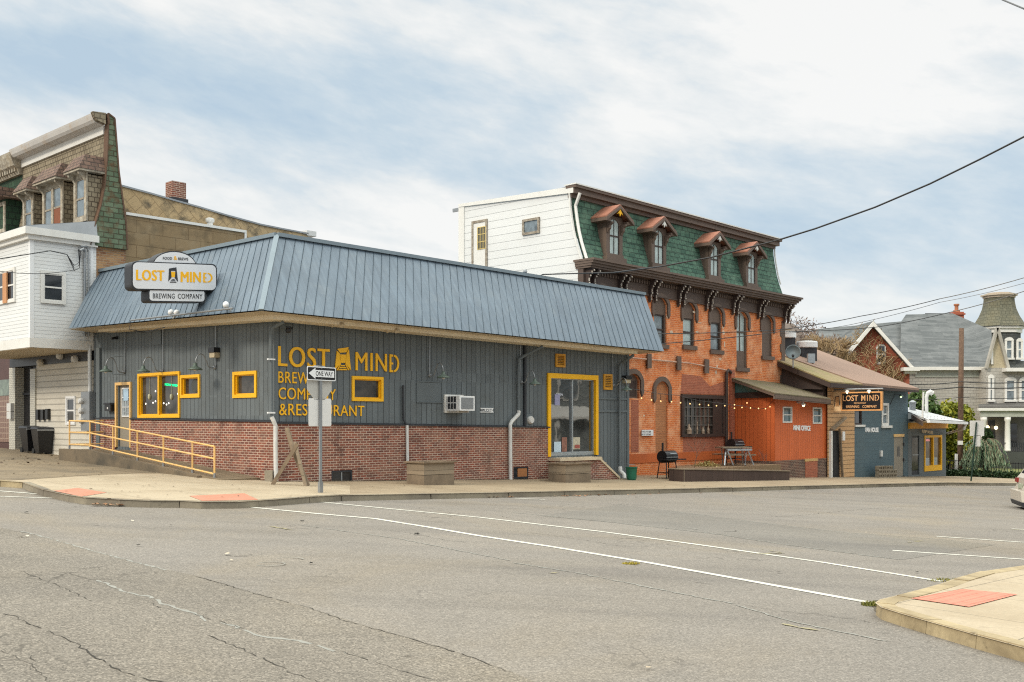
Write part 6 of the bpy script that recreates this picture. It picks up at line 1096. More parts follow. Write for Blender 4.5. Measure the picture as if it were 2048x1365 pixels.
# projecting sign over the boarded end
Hs = Wall(SIDE.P(SIDE.at(1668, 800, FO)[0], 0, FO).xy, NR, Vector((-R_.x, -R_.y, 0))); uz = lambda x, y: Hs.at(x, y)
uA, zT_ = uz(1684, 787); uB = uz(1765, 785)[0]; u0_ = uz(1666, 790)[0]; zB_ = uz(1725, 822)[1]; zT_ = uz(1725, 784)[1]
rt = thing('hanging_sign', 'black projecting sign in orange frame reading LOST MIND RESTAURANT BREWING COMPANY', 'sign', Hs.P(u0_, zB_, 0))
MB().wbox(Hs, uA, uB-.06, zB_+.06, zT_-.06, -.06, .06).build('board', m_black, rt); MB().ring(Hs, uA-.02, uB, zB_, zT_, .06, -.08, .08).build('frame', paint('orange sign frame', (.66, .33, .12), .6), rt); lp = MB().wbox(Hs, u0_, uA-.022, zB_-.02, zT_+.02, -.05, .05).build('logo_panel', paint('pale lit timber', (.74, .52, .30), .6, .15, scale=5), rt)
mb = MB(); fl = lambda u, z, o=.062: Hs.P(u, z, o); wS = uB-uA; hS = zT_-zB_
def hst(mb, body, a, b, c, d, fn=None, **kw):
    cc = (fl(uA+wS*a, zB_+hS*c), fl(uA+wS*b, zB_+hS*c), fl(uA+wS*a, zB_+hS*d), fl(uA+wS*b, zB_+hS*d), .01, Hs.n)
    if fn: fn(mb, *cc)
    else: put_text(mb, body, *cc, **kw)
hst(mb, 'LOST', .04, .42, .52, .82, weight=.01); hst(mb, 'MIN', .5, .8, .52, .82, spacing=1.3, weight=.01); hst(mb, '', .83, .93, .52, .82, fn=stencil_d); hst(mb, 'BREWING', .12, .45, .15, .29, weight=.01); hst(mb, 'COMPANY', .53, .88, .15, .29, weight=.01); hst(mb, 'RESTAURANT', .32, .62, .36, .45); mb.build('lettering', paint('carved orange lettering', (.75, .42, .2), .5), rt)
mb = MB(); wp = uA-u0_; cc = lambda a, b, c, d, o: (Hs.P(u0_+wp*a, zB_+hS*c, o), Hs.P(u0_+wp*b, zB_+hS*c, o), Hs.P(u0_+wp*a, zB_+hS*d, o), Hs.P(u0_+wp*b, zB_+hS*d, o), .01, Hs.n); put_shape(mb, [(.1, .9), (.85, 1), (1, .1), (.85, .2), (.8, .9), (.2, .85), (.15, .2), (0, 0)], *cc(.2, .85, .2, .82, .051)); mb.build('logo_outline', m_brown_dk, lp)
MB().wbox(Hs, u0_+wp*.35, u0_+wp*.72, zB_+hS*.25, zB_+hS*.75, .051, .06).build('logo_glass', paint('logo amber', (.5, .26, .11), .6), lp)
br = MB().tube([Hs.P(-.3, zT_+.12, 0), Hs.P(uB+.02, zT_+.12, 0)], .035, 8).build('support_pipe', m_galv, rt); le = emit('warm lit bulb', (1, .75, .4), 4.0)
mb = MB(); mc_ = MB()
for x in (.18, .72): u = uA+wS*x; mc_.lathe(Hs.P(u, zT_+.02, .2), [(.05, .06), (.1, -.02), (.1, -.04)], 12); mb.ball(Hs.P(u, zT_-.03, .2), .045)
mc_.build('lamp_head', m_pipe, br); mb.build('bulb', le, br)
mb = MB(); 
for x in (.1, .9): mb.tube([Hs.P(uA+wS*x, zT_, 0), Hs.P(uA+wS*x, zT_+.12, 0)], .012, 6)
mb.build('hanger', m_galv, br)
u, z = SIDE.at(1802, 793, FO+.4); rt = thing('fan_house_lamp', 'small gooseneck lamp lit under the eave at the right end of FAN HOUSE wall', 'wall lamp', SIDE.P(u, z, FO)); MB().tube([SIDE.P(u-.4, z-.45, FO), SIDE.P(u-.3, z+.1, FO+.2), SIDE.P(u, z+.1, FO+.4)], .018, 6).build('arm', m_char, rt); MB().lathe(SIDE.P(u, z, FO+.4), [(.12, -.02), (.08, .05), (.03, .1)], 12).build('lamp_shade', m_greenlamp, rt); MB().ball(SIDE.P(u, z-.03, FO+.4), .05).build('bulb', emit('pale green lit bulb', (.8, 1, .5), 2.0), rt)
# ------------------------------------------------------------------ pump house
Pa, Pb = Fc+.02, SIDE.at(1892, 900, FO)[0]; ph = thing('pump_house', 'small grey blue annex lettered PUMP HOUSE with a yellow beam and white metal roof', 'building', SIDE.P(Pa, zf_(Pa), FO)); ztP = SIDE.at(1850, 846, FO)[1]+.9
ho = [SIDE.rect(1823.5, 1838.5, 872, 950, FO), SIDE.rect(1848, 1883, 871, 942, FO)]
mb = MB(); mb.wall(SIDE, Pa, Pb, -4, ztP-.7, FO, ho, .1); mb.poly([SIDE.P(Pb, -4, FO), SIDE.P(Pb, -4, FO)+L_*4, SIDE.P(Pb, ztP, FO)+L_*4, SIDE.P(Pb, ztP-.7, FO)]); mb.build('wall', m_blue_paint, ph)
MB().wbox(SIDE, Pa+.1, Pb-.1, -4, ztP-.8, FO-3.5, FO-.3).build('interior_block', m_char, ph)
zy0, zy1 = SIDE.at(1855, 857.5, FO+.05)[1], SIDE.at(1855, 846, FO+.05)[1]; MB().wbox(SIDE, Pa, Pb, zy0, zy1, FO+.004, FO+.12).build('yellow_beam', m_yellow2, ph)
u0, u1, z0, z1 = ho[0]; dr = MB().wbox(SIDE, u0, u1, zf_(u0)-.1, z1, FO-.1, FO-.05).build('dark_glass_door', m_char, ph); MB().wbox(SIDE, u0+.12, u1-.1, zf_(u0)+.3, z1-.1, FO-.05, FO-.04).build('door_glass', m_glass_in, dr); MB().wbox(SIDE, u0+.1, u1-.1, zf_(u0)+1.1, zf_(u0)+1.15, FO-.04, FO+.0).build('handle', m_galv, dr)
u0, u1, z0, z1 = ho[1]; zp = SIDE.at(1866, 931, FO)[1]; fr = MB().ring(SIDE, u0, u1, z0, z1, .12, FO-.08, FO+.04).wbox(SIDE, u0+.12, u1-.12, z0+.12, zp, FO-.08, FO+.038).wbox(SIDE, (u0+u1)/2-.07, (u0+u1)/2+.07, zp, z1-.12, FO-.08, FO+.037).build('window', m_yellow, ph)
MB().quad(SIDE.P(u0+.12, zp, FO-.06), SIDE.P(u1-.12, zp, FO-.06), SIDE.P(u1-.12, z1-.12, FO-.06), SIDE.P(u0+.12, z1-.12, FO-.06)).build('pane', glass('amber lit interior glass', (.11, .08, .055), .12, .4), fr)
for a in (u0+.2, (u0+u1)/2+.1): MB().wbox(SIDE, a, a+.65, zp, zp+.42, FO-.058, FO-.05).build('chair_back', m_alu, fr)
mb = MB(); wtext(mb, SIDE, 'OPEN', 1850, 879, 883, 1859, 879, 883, FO-.055, .004); mb.build('open_sign', emit('pink open sign', (.8, .3, .3), .7), fr)
mb = MB(); wtext(mb, SIDE, 'PUMP', 1844, 859.5, 866, 1853, 861, 867, FO+.14, .015, weight=.03); wtext(mb, SIDE, 'HOUSE', 1855, 861, 867, 1865.5, 863, 869, FO+.14, .015, weight=.03); mb.build('sign_lettering', m_tan_trim, ph)
rE = 2.3; Q0 = SIDE.pt(1857, 839, rE); Q1 = SIDE.pt(1932, 843, rE); dd = 3.9; rs = .25; Q0b = SIDE.P(Pa, SIDE.at(1817, 826, FO+.2)[1], FO+.2); Q1c = Q1+L_*dd+Vector((0, 0, rs*dd)); Q0c = SIDE.P(Pa, Q1c.z, FO)+L_*1.8; t = Vector((0, 0, -.05))
mb = MB(); mb.poly([Q0, Q1, Q1c, Q0c, Q0b]); mb.poly([v+t for v in (Q0, Q1, Q1c, Q0c, Q0b)]); mb.build('metal_roof', paint('white metal roof', (.56, .57, .58), .4, .06), ph, recalc=False)
mb = MB(); 
for i in range(11):
    for j in range(2): p = Q0.lerp(Q1, (i+.5*j)/11)+L_*(.25+.45*j)+Vector((0, 0, rs*(.25+.45*j)+.03)); mb.ball(p, .02, 4)
mb.build('snow_guards', m_galv, ph)
mb = MB(); mb.beam(Q0+Vector((0, 0, -.1)), Q1+Vector((0, 0, -.1))+R_*.1, .16, .14); mb.beam(Q0+t, Q0b+t, .05, .1); mb.build('gutter', m_white_clean, ph); MB().beam(Q0b+Vector((0, 0, -.2)), Q0+Vector((0, 0, -.2))-NR*.3, .08, .25).build('eave_board', m_brown, ph)
MB().hexa([Q0+t*2, Q1+t*2, SIDE.P(Pb, zy1, FO), SIDE.P(Pa, zy1, FO), Q0+t*1.4, Q1+t*1.4, SIDE.P(Pb, zy1+.05, FO), SIDE.P(Pa, zy1+.05, FO)]).build('soffit', m_soffit, ph)
MB().tube([Q1+Vector((0, 0, -.16)), Q1+Vector((-.1, 0, -.4)), SIDE.P(Pb, SIDE.at(1892, 867, FO)[1], FO+.08)], .07, 8).build('downpipe', m_pipe, ph)
MB().tube([Q0+L_*.3+Vector((0, 0, .1)), SIDE.pt(1847, 785, rE-.3)], .05, 8).build('vent_pipe', m_pipe, ph)
a = SIDE.pt(1853, 816, FO); b_ = SIDE.pt(1853, 795, FO); MB().tube([a-Vector((0, 0, .4)), b_, b_+Vector((.06, 0, .2)), b_+Vector((.2, 0, .28)), b_+Vector((.33, 0, .2))], [.09, .09, .11, .14, .13], 10).build('gooseneck_vent', m_pipe, ph)
p = SIDE.pt(1825, 812, FO-.6); MB().lathe(p, [(.16, -.3), (.16, .1), (.2, .12), (.2, .2), (.05, .3)], 12).build('roof_vent', m_galv, ph)
# concrete blocks by the wall

# shorter stack placed on its own ground height
sp_ = gpt(1758, 956); WS = Wall(sp_.xy, R_, NR); k = 0
nm = ['first', 'second', 'third', 'fourth', 'fifth']; lay = ['bottom', 'middle', 'top']
for j in range(3):
    for i in range(5):
        z = sp_.z+.0+j*.195-.01-i*.012; u = i*.415+(.03 if j % 2 else 0); h = .19; mb = MB()
        mb.wbox(WS, u, u+.39, z, z+.035, -.2, .0); mb.wbox(WS, u, u+.39, z+h-.035, z+h, -.2, .0)
        for q in (0, .18, .355): mb.wbox(WS, u+q, u+q+.035, z+.035, z+h-.035, -.2, .0)
        mb.wbox(WS, u+.035, u+.355, z+.035, z+h-.035, -.12, -.1)
        if j == 2 and i == 4: continue
        tagged(mb.build('concrete_block', m_step), 'hollow concrete block, %s from the left in the %s row of the stack' % (nm[i], lay[j]), 'concrete block', 'hollow concrete blocks stacked by the wall')
# ------------------------------------------------------------------ patio
u0 = SIDE.at(1366, 950, 1.95)[0]; u1 = SIDE.at(1579, 950, 1.95)[0]; zp_ = SIDE.at(1366, 937, 1.95)[1]; zq_ = SIDE.at(1579, 941, 1.95)[1]; ug_ = SIDE.at(1352, 930, -1.3)[0]; uh_ = SIDE.at(1352, 930, 1.32)[0]
pt = thing('patio_deck', 'raised patio bed with dark brown board front and gravel top in front of brick building', 'patio', SIDE.P(u0, G(*SIDE.P(u0, 0, 1.9).xy), 1.9))
mb = MB(); mb.hexa([SIDE.P(u0, zp_-1.2, 1.35), SIDE.P(u1, zp_-1.2, 1.35), SIDE.P(u1, zp_-1.2, 1.95), SIDE.P(u0, zp_-1.2, 1.95), SIDE.P(u0, zp_-.05, 1.35), SIDE.P(u1, zq_-.05, 1.35), SIDE.P(u1, zq_-.05, 1.95), SIDE.P(u0, zp_-.05, 1.95)]); mb.build('board_front', m_brown_bd, pt)
f_ = SIDE.P(0, 0, 0)
mb = MB(); mb.hexa([SIDE.P(u0-.03, zp_-.048, 1.32), SIDE.P(u1+.03, zq_-.048, 1.32), SIDE.P(u1+.03, zq_-.048, 1.98), SIDE.P(u0-.03, zp_-.048, 1.98), SIDE.P(u0-.03, zp_-.01, 1.32), SIDE.P(u1+.03, zq_-.01, 1.32), SIDE.P(u1+.03, zq_-.01, 1.98), SIDE.P(u0-.03, zp_-.01, 1.98)]); mb.build('capping', m_greywood, pt)
mb = MB(); mb.wbox(SIDE, u0+.05, u0+.08, zp_-1, zp_-.06, 1.951, 1.96); mb.build('pale_corner_post', m_greywood, pt)
mb = MB(); mb.hexa([SIDE.P(ug_, -2, -1.3), SIDE.P(M0+.1, -2, -1.3), SIDE.P(M0-.8, -2, 1.32), SIDE.P(uh_, -2, 1.32), SIDE.P(ug_, zp_-.14, -1.3), SIDE.P(M0+.1, zp_-.14, -1.3), SIDE.P(M0-.8, zp_-.12, 1.32), SIDE.P(uh_, zp_-.12, 1.32)]); mb.build('gravel_bed', m_soil, pt)
# stems and dry plants in the bed
def twigs(c, n, h, r, name, label, mat, cat='shrub', grp=None, depth=3, th=.008):
    mb = MB()
    def br(p, d, l, th_, k):
        q = p+d*l; m_ = p.lerp(q, .5)+Vector((random.uniform(-.05, .05), random.uniform(-.05, .05), 0))*l; mb.tube([p, m_, q], [th_, th_*.85, th_*.65], 4, False)
        if k > 0:
            for _ in range(random.choice((2, 3))): nd = (d+Vector((random.uniform(-.7, .7), random.uniform(-.7, .7), random.uniform(-.2, .5)))).normalized(); br(p.lerp(q, random.uniform(.45, 1)), nd, l*random.uniform(.5, .8), th_*.6, k-1)
    for _ in range(n): a = random.uniform(0, 6.28); br(Vector(c)+Vector((math.cos(a), math.sin(a), 0))*r*random.random(), Vector((math.cos(a)*.25, math.sin(a)*.25, 1)).normalized(), h*random.uniform(.35, .5), th, depth)
    return tagged(mb.build(name, mat), label, cat, grp)
m_twig = paint('bare twig', (.15, .09, .065), .9, .3)
twigs(SIDE.P(SIDE.at(1388, 938, 1.4)[0], zp_-.05, 1.4), 2, 1.3, .05, 'bare_shrub', 'leafless young shrub in the patio bed left of the folding table', m_twig, 'shrub', None, 4, .012)
twigs(SIDE.P(SIDE.at(1500, 940, 1.4)[0], zp_-.05, 1.4), 6, .85, .25, 'bare_shrub', 'thin leafless bush right behind the folding table', m_twig, 'shrub', None, 3)
twigs(SIDE.P(SIDE.at(1528, 940, 1.4)[0], zp_-.05, 1.4), 5, .6, .3, 'bare_shrub', 'low reddish leafless bush before the orange shed', paint('reddish twig', (.19, .08, .06), .9, .3), 'shrub', None, 3)
mb = MB(); c = SIDE.P(SIDE.at(1413, 938, 1.4)[0], zp_-.03, 1.4)
for _ in range(500):
    a = random.uniform(0, 6.28); r = random.random()*.5; p = c+Vector((math.cos(a)*r, math.sin(a)*r, random.uniform(0, .22)*(1-r*1.4))); d = Vector((random.uniform(-1, 1), random.uniform(-1, 1), random.uniform(-.3, .5))).normalized()*.07; e = d.cross(Vector((random.random(), random.random(), 1))).normalized()*.012; mb.quad(p-e, p+e, p+e+d, p-e+d)
tagged(mb.build('dry_plant', leafmat('straw leaves', (.35, .3, .12), (.5, .42, .17), (.25, .17, .1)), recalc=False), 'straw coloured wilted plant in the patio bed', 'plant')
def grill(W, u, z, o, label, s=1.0, legs=True):
    rt = thing('barrel_grill', label, 'grill', W.P(u, z, o)); r = .27*s; l = .42*s; zc_ = z+.95*s
    bd = MB().lathe(W.P(u-l, zc_, o), [(r, 0), (r, 2*l)], 20, W.d).build('barrel', m_black, rt, smooth=False); MB().wbox(W, u-l-.01, u+l+.01, zc_-.03, zc_+.0, o+r-.04, o+r+.02).build('lid_seam', m_galv, bd)
    MB().tube([W.P(u-l+.05, zc_+r*.7, o), W.P(u-l+.05, zc_+r+.35*s, o)], .045*s, 8).build('chimney', m_black, rt); MB().wbox(W, u-l-.25, u+l+.25, zc_-.12, zc_-.08, o+r*.2, o+r+.2).build('side_shelf', m_black, rt); MB().tube([W.P(u-.2, zc_+.12, o+r+.03), W.P(u+.2, zc_+.12, o+r+.03)], .018, 6).build('handle', m_alu, rt)
    if legs:
        for a in (-1, 1):
            for b in (-1, 1): MB().beam(W.P(u+a*l*.8, zc_-.15, o+b*.15), W.P(u+a*l, z, o+b*.22), .035, .035).build('leg', m_black, rt)
        MB().wbox(W, u-l, u+l, z+.2, z+.23, o-.2, o+.2).build('lower_shelf', m_black, rt)
u = SIDE.at(1335, 945, .3)[0]; grill(SIDE, u, G(*SIDE.P(u, 0, .3).xy), .3, 'black barrel grill with chimney standing left of the patio bed', .86); u = SIDE.at(1477, 940, -.2)[0]; grill(SIDE, u, zp_-.1, -.35, 'dark smoker grill behind the grey folding table', .85)
# table
Tp = SIDE.P(SIDE.at(1470, 938, .4)[0], zp_-.1, .35); TW = Wall(Tp.xy, Vector((.97, .24)), Vector((.24, -.97))); z = zp_-.1; rt = thing('picnic_table', 'grey metal framed picnic table with splayed legs on the gravel patio', 'table', Tp)
MB().wbox(TW, -.66, .62, z+.68, z+.73, -.38, .38).build('table_top', m_greywood, rt); MB().wbox(TW, -.45, .62, z+.58, z+.66, .34, .385).build('rail', m_alu, rt)
for a in (-.45, .45): MB().beam(TW.P(a, z+.66, .2), TW.P(a-.2, z, .5), .045, .045).beam(TW.P(a, z+.66, -.2), TW.P(a+.2, z, -.5), .045, .045).build('leg', m_alu, rt); MB().beam(TW.P(a, z+.66, .3), TW.P(a+.22, z, .42), .045, .045).build('leg', m_alu, rt)
for b in (-.6, .6): MB().wbox(TW, -.62, .62, z+.4, z+.44, b-.13, b+.13).build('bench', m_greywood, rt)
# string lights
pts = [(1250, 768), (1262, 778), (1283, 781), (1303, 785), (1321, 788), (1343, 790), (1361, 792), (1380, 798), (1399, 802), (1417, 804), (1433, 806), (1449, 808), (1470, 812), (1485, 812), (1501, 816), (1517, 819), (1531, 817), (1548, 800)]
so_ = .75; rt = thing('string_lights', 'string of round warm bulbs sagging from the blue building to the orange shed', 'string lights', SIDE.pt(*pts[0], so_)); MB().tube([SIDE.pt(x, y, so_) for x, y in pts], .009, 5).build('cable', m_black, rt); mg = emit('festoon bulb', (1, .58, .24), 1.05)
for x, y in ((1283, 800), (1303, 803.5), (1321.5, 806), (1343, 807), (1361, 809), (1380, 811), (1399, 812.5), (1417, 814), (1433, 815), (1449.5, 815)): p = SIDE.pt(x, y-3, so_); q = MB().ball(p, .027, 8).build('bulb', mg, rt, smooth=True); pc = p+Vector((0, 0, .25)); MB().tube([p+Vector((0, 0, .04)), pc], .012, 5).build('socket', m_black, q)
for x, y in ((1469, 819), (1484, 817.5), (1501, 818.5), (1517, 819.5), (1531, 820), (1469, 812), (1494, 808.5), (1540, 816)): p = SIDE.pt(x, y-2, so_+.2); MB().ball(p, .027, 8).build('bulb', mg, rt, smooth=True)
# planters on the pavement
def planter(x0, x1, yb, yt, label, hh):
    a, b = gpt(x0, yb), gpt(x1, yb-1); W = Wall(a.xy, R_, NR); l = (b-a).dot(R_); z = a.z; rt = thing('wooden_planter', label, 'planter', a, 'grey wooden planter boxes by the brick base'); dpt = .72
    for k in range(2): z0_ = z-.05+k*(hh+.05)/2; MB().hexa([W.P(0, z0_, -dpt), W.P(l, z0_, -dpt), W.P(l, z0_, 0), W.P(0, z0_, 0), W.P(0, z0_+(hh+.05)/2-.012, -dpt), W.P(l, z0_+(hh+.05)/2-.012, -dpt), W.P(l, z0_+(hh+.05)/2-.012, 0), W.P(0, z0_+(hh+.05)/2-.012, 0)]).build('board_course', m_greywood if k else paint('grey brown plank', (.2, .155, .11), .85, .25, scale=4), rt)
    mb = MB()
    mb.wbox(W, -.06, l+.06, z+hh-.01, z+hh+.03, -.12, .07); mb.wbox(W, -.06, l+.06, z+hh-.01, z+hh+.03, -dpt-.05, -dpt+.13); mb.wbox(W, -.06, .12, z+hh-.01, z+hh+.03, -dpt+.13, -.12); mb.wbox(W, l-.12, l+.06, z+hh-.01, z+hh+.03, -dpt+.13, -.12); mb.build('rim', m_timber, rt); MB().wbox(W, .12, l-.12, z+hh-.06, z+hh-.04, -dpt+.1, -.1).build('soil', m_soil, rt)
planter(848, 907, 971, 928, 'grey plank planter box below the air conditioner', .60); planter(1131, 1178, 966, 928, 'grey plank planter box below the glass door', .58)
# green bucket
p = gpt(1263, 960.5); rt = thing('green_bucket', 'dark green plastic tub beside the last downpipe', 'bucket', p); MB().lathe(p, [(.15, 0), (.2, .42), (.215, .43), (.215, .46), (.19, .46), (.18, .05)], 20).build('tub', m_bucket, rt); MB().tube([p+Vector((-.2, 0, .43)), p+Vector((-.1, -.05, .55)), p+Vector((.1, -.05, .55)), p+Vector((.2, 0, .43))], .008, 5).build('handle', m_galv, rt)
# timber trestle leaning at the corner
zt = 25.4; rt = thing('timber_trestle', 'rough wooden A shaped trestle of two logs standing at the building corner', 'trestle', gpt(582, 971)); 
MB().tube([at(574, 857, zt+.15), at(586, 900, zt), at(602, 938, zt-.05), Vector((at(616, 972, zt).x, zt-.05, G(at(616, 972, zt).x, zt)))], [.06, .065, .06, .065], 8).build('long_log', m_timber, rt); MB().beam(at(595, 888, zt-.16), Vector((at(547, 969, zt-.1).x, zt-.2, G(at(547, 969, zt).x, zt))), .07, .09).build('brace_board', m_timber, rt)
MB().beam(at(590, 885, zt-.15), Vector((at(613, 972, zt-.1).x, zt-.2, G(at(613, 972, zt).x, zt))), .05, .07).build('front_board', m_greywood, rt)
# ------------------------------------------------------------------ one way sign
pb = gpt(641, 986); d = Vector((.56, .83, 0)).normalized(); n = Vector((.83, -.56, 0)).normalized(); OW = Wall(pb.xy, d, n)
rt = thing('one_way_sign', 'steel post with a black ONE WAY arrow sign and two blank sign backs', 'street sign', pb); zz_ = lambda y: EYE+(HY-y)/F*pb.y
MB().hexa([OW.P(-.035, pb.z-.1, -.02), OW.P(.035, pb.z-.1, -.02), OW.P(.035, pb.z-.1, .02), OW.P(-.035, pb.z-.1, .02), OW.P(-.035, zz_(732), -.02), OW.P(.035, zz_(732), -.02), OW.P(.035, zz_(732), .02), OW.P(-.035, zz_(732), .02)]).build('post', m_galv, rt); MB().wbox(OW, -.05, .05, pb.z-.02, zz_(964), -.035, .035).build('post_sleeve', m_galv, rt)
zc1 = zz_(748); pl = MB().wpoly(OW, [(u, z+zc1) for u, z in rrect(-.455, .455, -.155, .155, .03, 3)], .03, .036).build('one_way_plate', m_white_clean, rt)
MB().wpoly(OW, [(u, z+zc1) for u, z in rrect(-.435, .435, -.135, .135, .03, 3)], .0365, .038).build('black_field', m_black, pl)
mb = MB(); mb.wpoly(OW, [(u, z+zc1) for u, z in [(-.41, 0), (-.20, -.125), (-.20, -.078), (.40, -.078), (.40, .078), (-.20, .078), (-.20, .125)]], .0385, .040); mb.build('arrow', m_white_clean, pl)
mb = MB(); put_text(mb, 'ONE WAY', OW.P(-.19, zc1-.055, .0405), OW.P(.36, zc1-.055, .0405), OW.P(-.19, zc1+.055, .0405), OW.P(.36, zc1+.055, .0405), .001, n, weight=.015); mb.build('lettering', m_black, pl)
mb = MB(); mb.lathe(OW.P(-.0, zc1+.12, .038), [(.012, 0), (.012, .006)], 8, n); mb.lathe(OW.P(.0, zc1-.12, .038), [(.012, 0), (.012, .006)], 8, n); mb.build('bolt', m_galv, pl)
zo = zz_(766); r = .39/math.cos(math.pi/8); MB().wpoly(OW, [(r*math.cos(a), zo+r*math.sin(a)) for a in [math.pi/8+i*math.pi/4 for i in range(8)]], -.035, -.03).build('octagon_back', paint('dull sign back', (.46, .45, .42), .5, .06, .05, dirt=((.36, .32, .27), .4)), rt)
zr_ = zz_(825); MB().wpoly(OW, [(u+.02, z+zr_) for u, z in rrect(-.36, .36, -.315, .315, .04, 3)], -.035, -.03).build('plate_back', paint('pale sign back', (.72, .71, .69), .45, .05, .1), rt)
# ------------------------------------------------------------------ right hand street furniture
p = gpt(1920, 950); rt = thing('utility_pole', 'tall brown wooden utility pole with stapled notices in front of the grey house', 'utility pole', p); tp = at(1923, 657, p.y)
MB().tube([p-Vector((0, 0, .2)), p.lerp(tp, .5), tp], [.17, .155, .14], 14).build('pole', speck('creosoted pole', (.085, .05, .033), (.17, .105, .07), 9, 2), rt, smooth=True)
mb = MB(); q = at(1921, 886, p.y-.2); mb.box(q.x-.17, q.x+.14, q.y-.02, q.y, q.z-.12, q.z+.12); mb.build('stapled_notice', m_white, rt); q = at(1916, 925, p.y-.2); MB().box(q.x-.15, q.x-.03, q.y-.05, q.y+.1, q.z-.8, q.z+.5).build('pole_guard', m_pipe, rt)
PT = tp
p = gpt(1942, 963); rt = thing('sign_post', 'thin dark green post with two blank grey sign backs before the weeping conifer', 'street sign', p); t2 = at(1953, 845, p.y); MB().beam(p, t2, .07, .05).build('post', paint('dark green post', (.02, .045, .035), .5), rt); q = at(1953, 857, p.y+.06)
MB().box(q.x-.33, q.x+.38, q.y, q.y+.01, q.z-.38, q.z+.38).build('square_sign_back', m_pipe, rt); q = at(1952, 882, p.y+.06); MB().box(q.x-.12, q.x+.22, q.y, q.y+.01, q.z-.28, q.z+.26).build('small_sign_back', m_pipe, rt)
# ------------------------------------------------------------------ victorian houses
HYD = 76.0
def ap(x, y, dy=0.0): return at(x, y, HYD+dy)
vh = thing('grey_victorian_house', 'large grey shingled Victorian house with red brick gable, slate roof and porch', 'house', Vector((ap(1900, 900).x, HYD, -2)))
zE = ap(1828, 738).z; X = lambda x, dy=0.0: ap(x, 800, dy).x
mb = MB(); mb.box(X(1800), X(1982), HYD, HYD+12, -4, zE); mb.build('wall', m_grey_lap, vh)
MB().box(X(1964)-.18, X(1964)+.1, HYD-.05, HYD, -3, zE-.3).build('corner_board', m_white, vh)
MB().box(X(1812), X(1985), HYD-.5, HYD+.2, zE-.12, zE+.12).build('gutter', m_white, vh); MB().box(X(1830), X(1976), HYD-.06, HYD, zE-.62, zE-.13).build('frieze', paint('pale green grey trim', (.40, .42, .37), .6), vh)
# main roofs
zR = ap(1900, 627, 6).z; mb = MB()
mb.poly([ap(1800, 737, -.5), ap(1985, 737, -.5), ap(1983, 661, 2.5), Vector((X(1905, 6), HYD+6, zR)), Vector((X(1812, 6), HYD+6, zR-.1)), ap(1802, 644, 5)])
mb.poly([ap(1622, 735, 0), ap(1810, 735, 0), ap(1815, 642, 6), ap(1628, 659, 6)]); mb.poly([Vector((X(1905, 6), HYD+6, zR)), ap(1983, 661, 2.5), ap(1950, 661, 8)]); mb.build('main_roof', m_greyroof, vh, recalc=False)
mb = MB(); 
mb.poly([ap(1905, 627, 6)+Vector((0, 0, 0)), ap(1944, 660, 6.5), ap(1944, 745, 6.5), ap(1850, 745, 6.5), ap(1850, 627, 6.5)]); mb.build('rear_roof', m_greyroof, vh, recalc=False)
# red brick gable
GY = 71.5; gp = lambda x, y, o=0: at(x, y, GY+o); apx = gp(1747, 652); gl, gr = gp(1686, 722), gp(1829, 737)
mb = MB(); mb.extr([gp(1676, 736), gp(1747, 653), gp(1819, 735), gp(1819, 960), gp(1676, 960)], Vector((0, .5, 0))); mb.box(gp(1700, 0).x, gp(1819, 0).x, GY+.5, GY+4.4, -4, gp(0, 740).z); mb.build('brick_gable', m_red_brick, vh)
mb = MB(); mb.extr([gp(1668, 736, -.5), gp(1747, 642, -.5), gp(1831, 738, -.5), gp(1824, 738, -.5), gp(1747, 651, -.5), gp(1675, 736, -.5)], Vector((0, 5.5, 0))); mb.build('gable_roof', m_greyroof, vh)
mb = MB(); mb.extr([gp(1747, 643, -.6), gp(1831, 738, -.6), gp(1823, 738, -.6), gp(1747, 653, -.6)], Vector((0, .12, 0))); mb.extr([gp(1747, 643, -.6), gp(1667, 736, -.6), gp(1677, 736, -.6), gp(1747, 653, -.6)], Vector((0, .12, 0))); mb.box(gp(1800, 0).x, gp(1832, 0).x, GY-.7, GY+.1, gp(0, 743).z, gp(0, 736).z); mb.box(gp(1806, 0).x, gp(1829, 0).x, GY-.4, GY+.1, gp(0, 748).z, gp(0, 743.2).z); mb.build('bargeboard', m_white, vh)
a0, a1 = gp(1756, 727).x, gp(1768, 727).x; w_ = MB().extr([Vector((x, GY-.08, z)) for x, z in [(gp(1752, 0).x, gp(0, 729).z), (gp(1770, 0).x, gp(0, 729).z), (gp(1771, 0).x, gp(0, 694).z), (gp(1766, 0).x, gp(0, 689).z), (gp(1757, 0).x, gp(0, 689).z), (gp(1752, 0).x, gp(0, 693).z)]], Vector((0, .1, 0))).build('gable_window', m_white, vh)
MB().box(a0, a1, GY-.1, GY-.085, gp(0, 724).z, gp(0, 693).z).build('pane', m_glass, w_); zm = gp(0, 709).z; MB().box(a0, a1, GY-.13, GY-.1, zm-.04, zm+.04).build('sash', m_white, w_)
# brick stack
ch = MB().box(X(1908, 7), X(1928, 7), HYD+7, HYD+8, zR-2.5, ap(0, 624, 7).z).build('chimney', m_red_brick, vh); MB().box(X(1906, 7), X(1930, 7), HYD+6.9, HYD+8.1, ap(0, 630, 7).z, ap(0, 627, 7).z).build('chimney_cap', m_red_brick, ch); MB().lathe(ap(1913, 622, 7.5)+Vector((0, 0, -.2)), [(.3, 0), (.25, .25), (.15, .27), (.15, .6), (.22, .62), (.22, .75)], 10).build('chimney_pot', paint('clay pot', (.36, .14, .07), .8), ch)
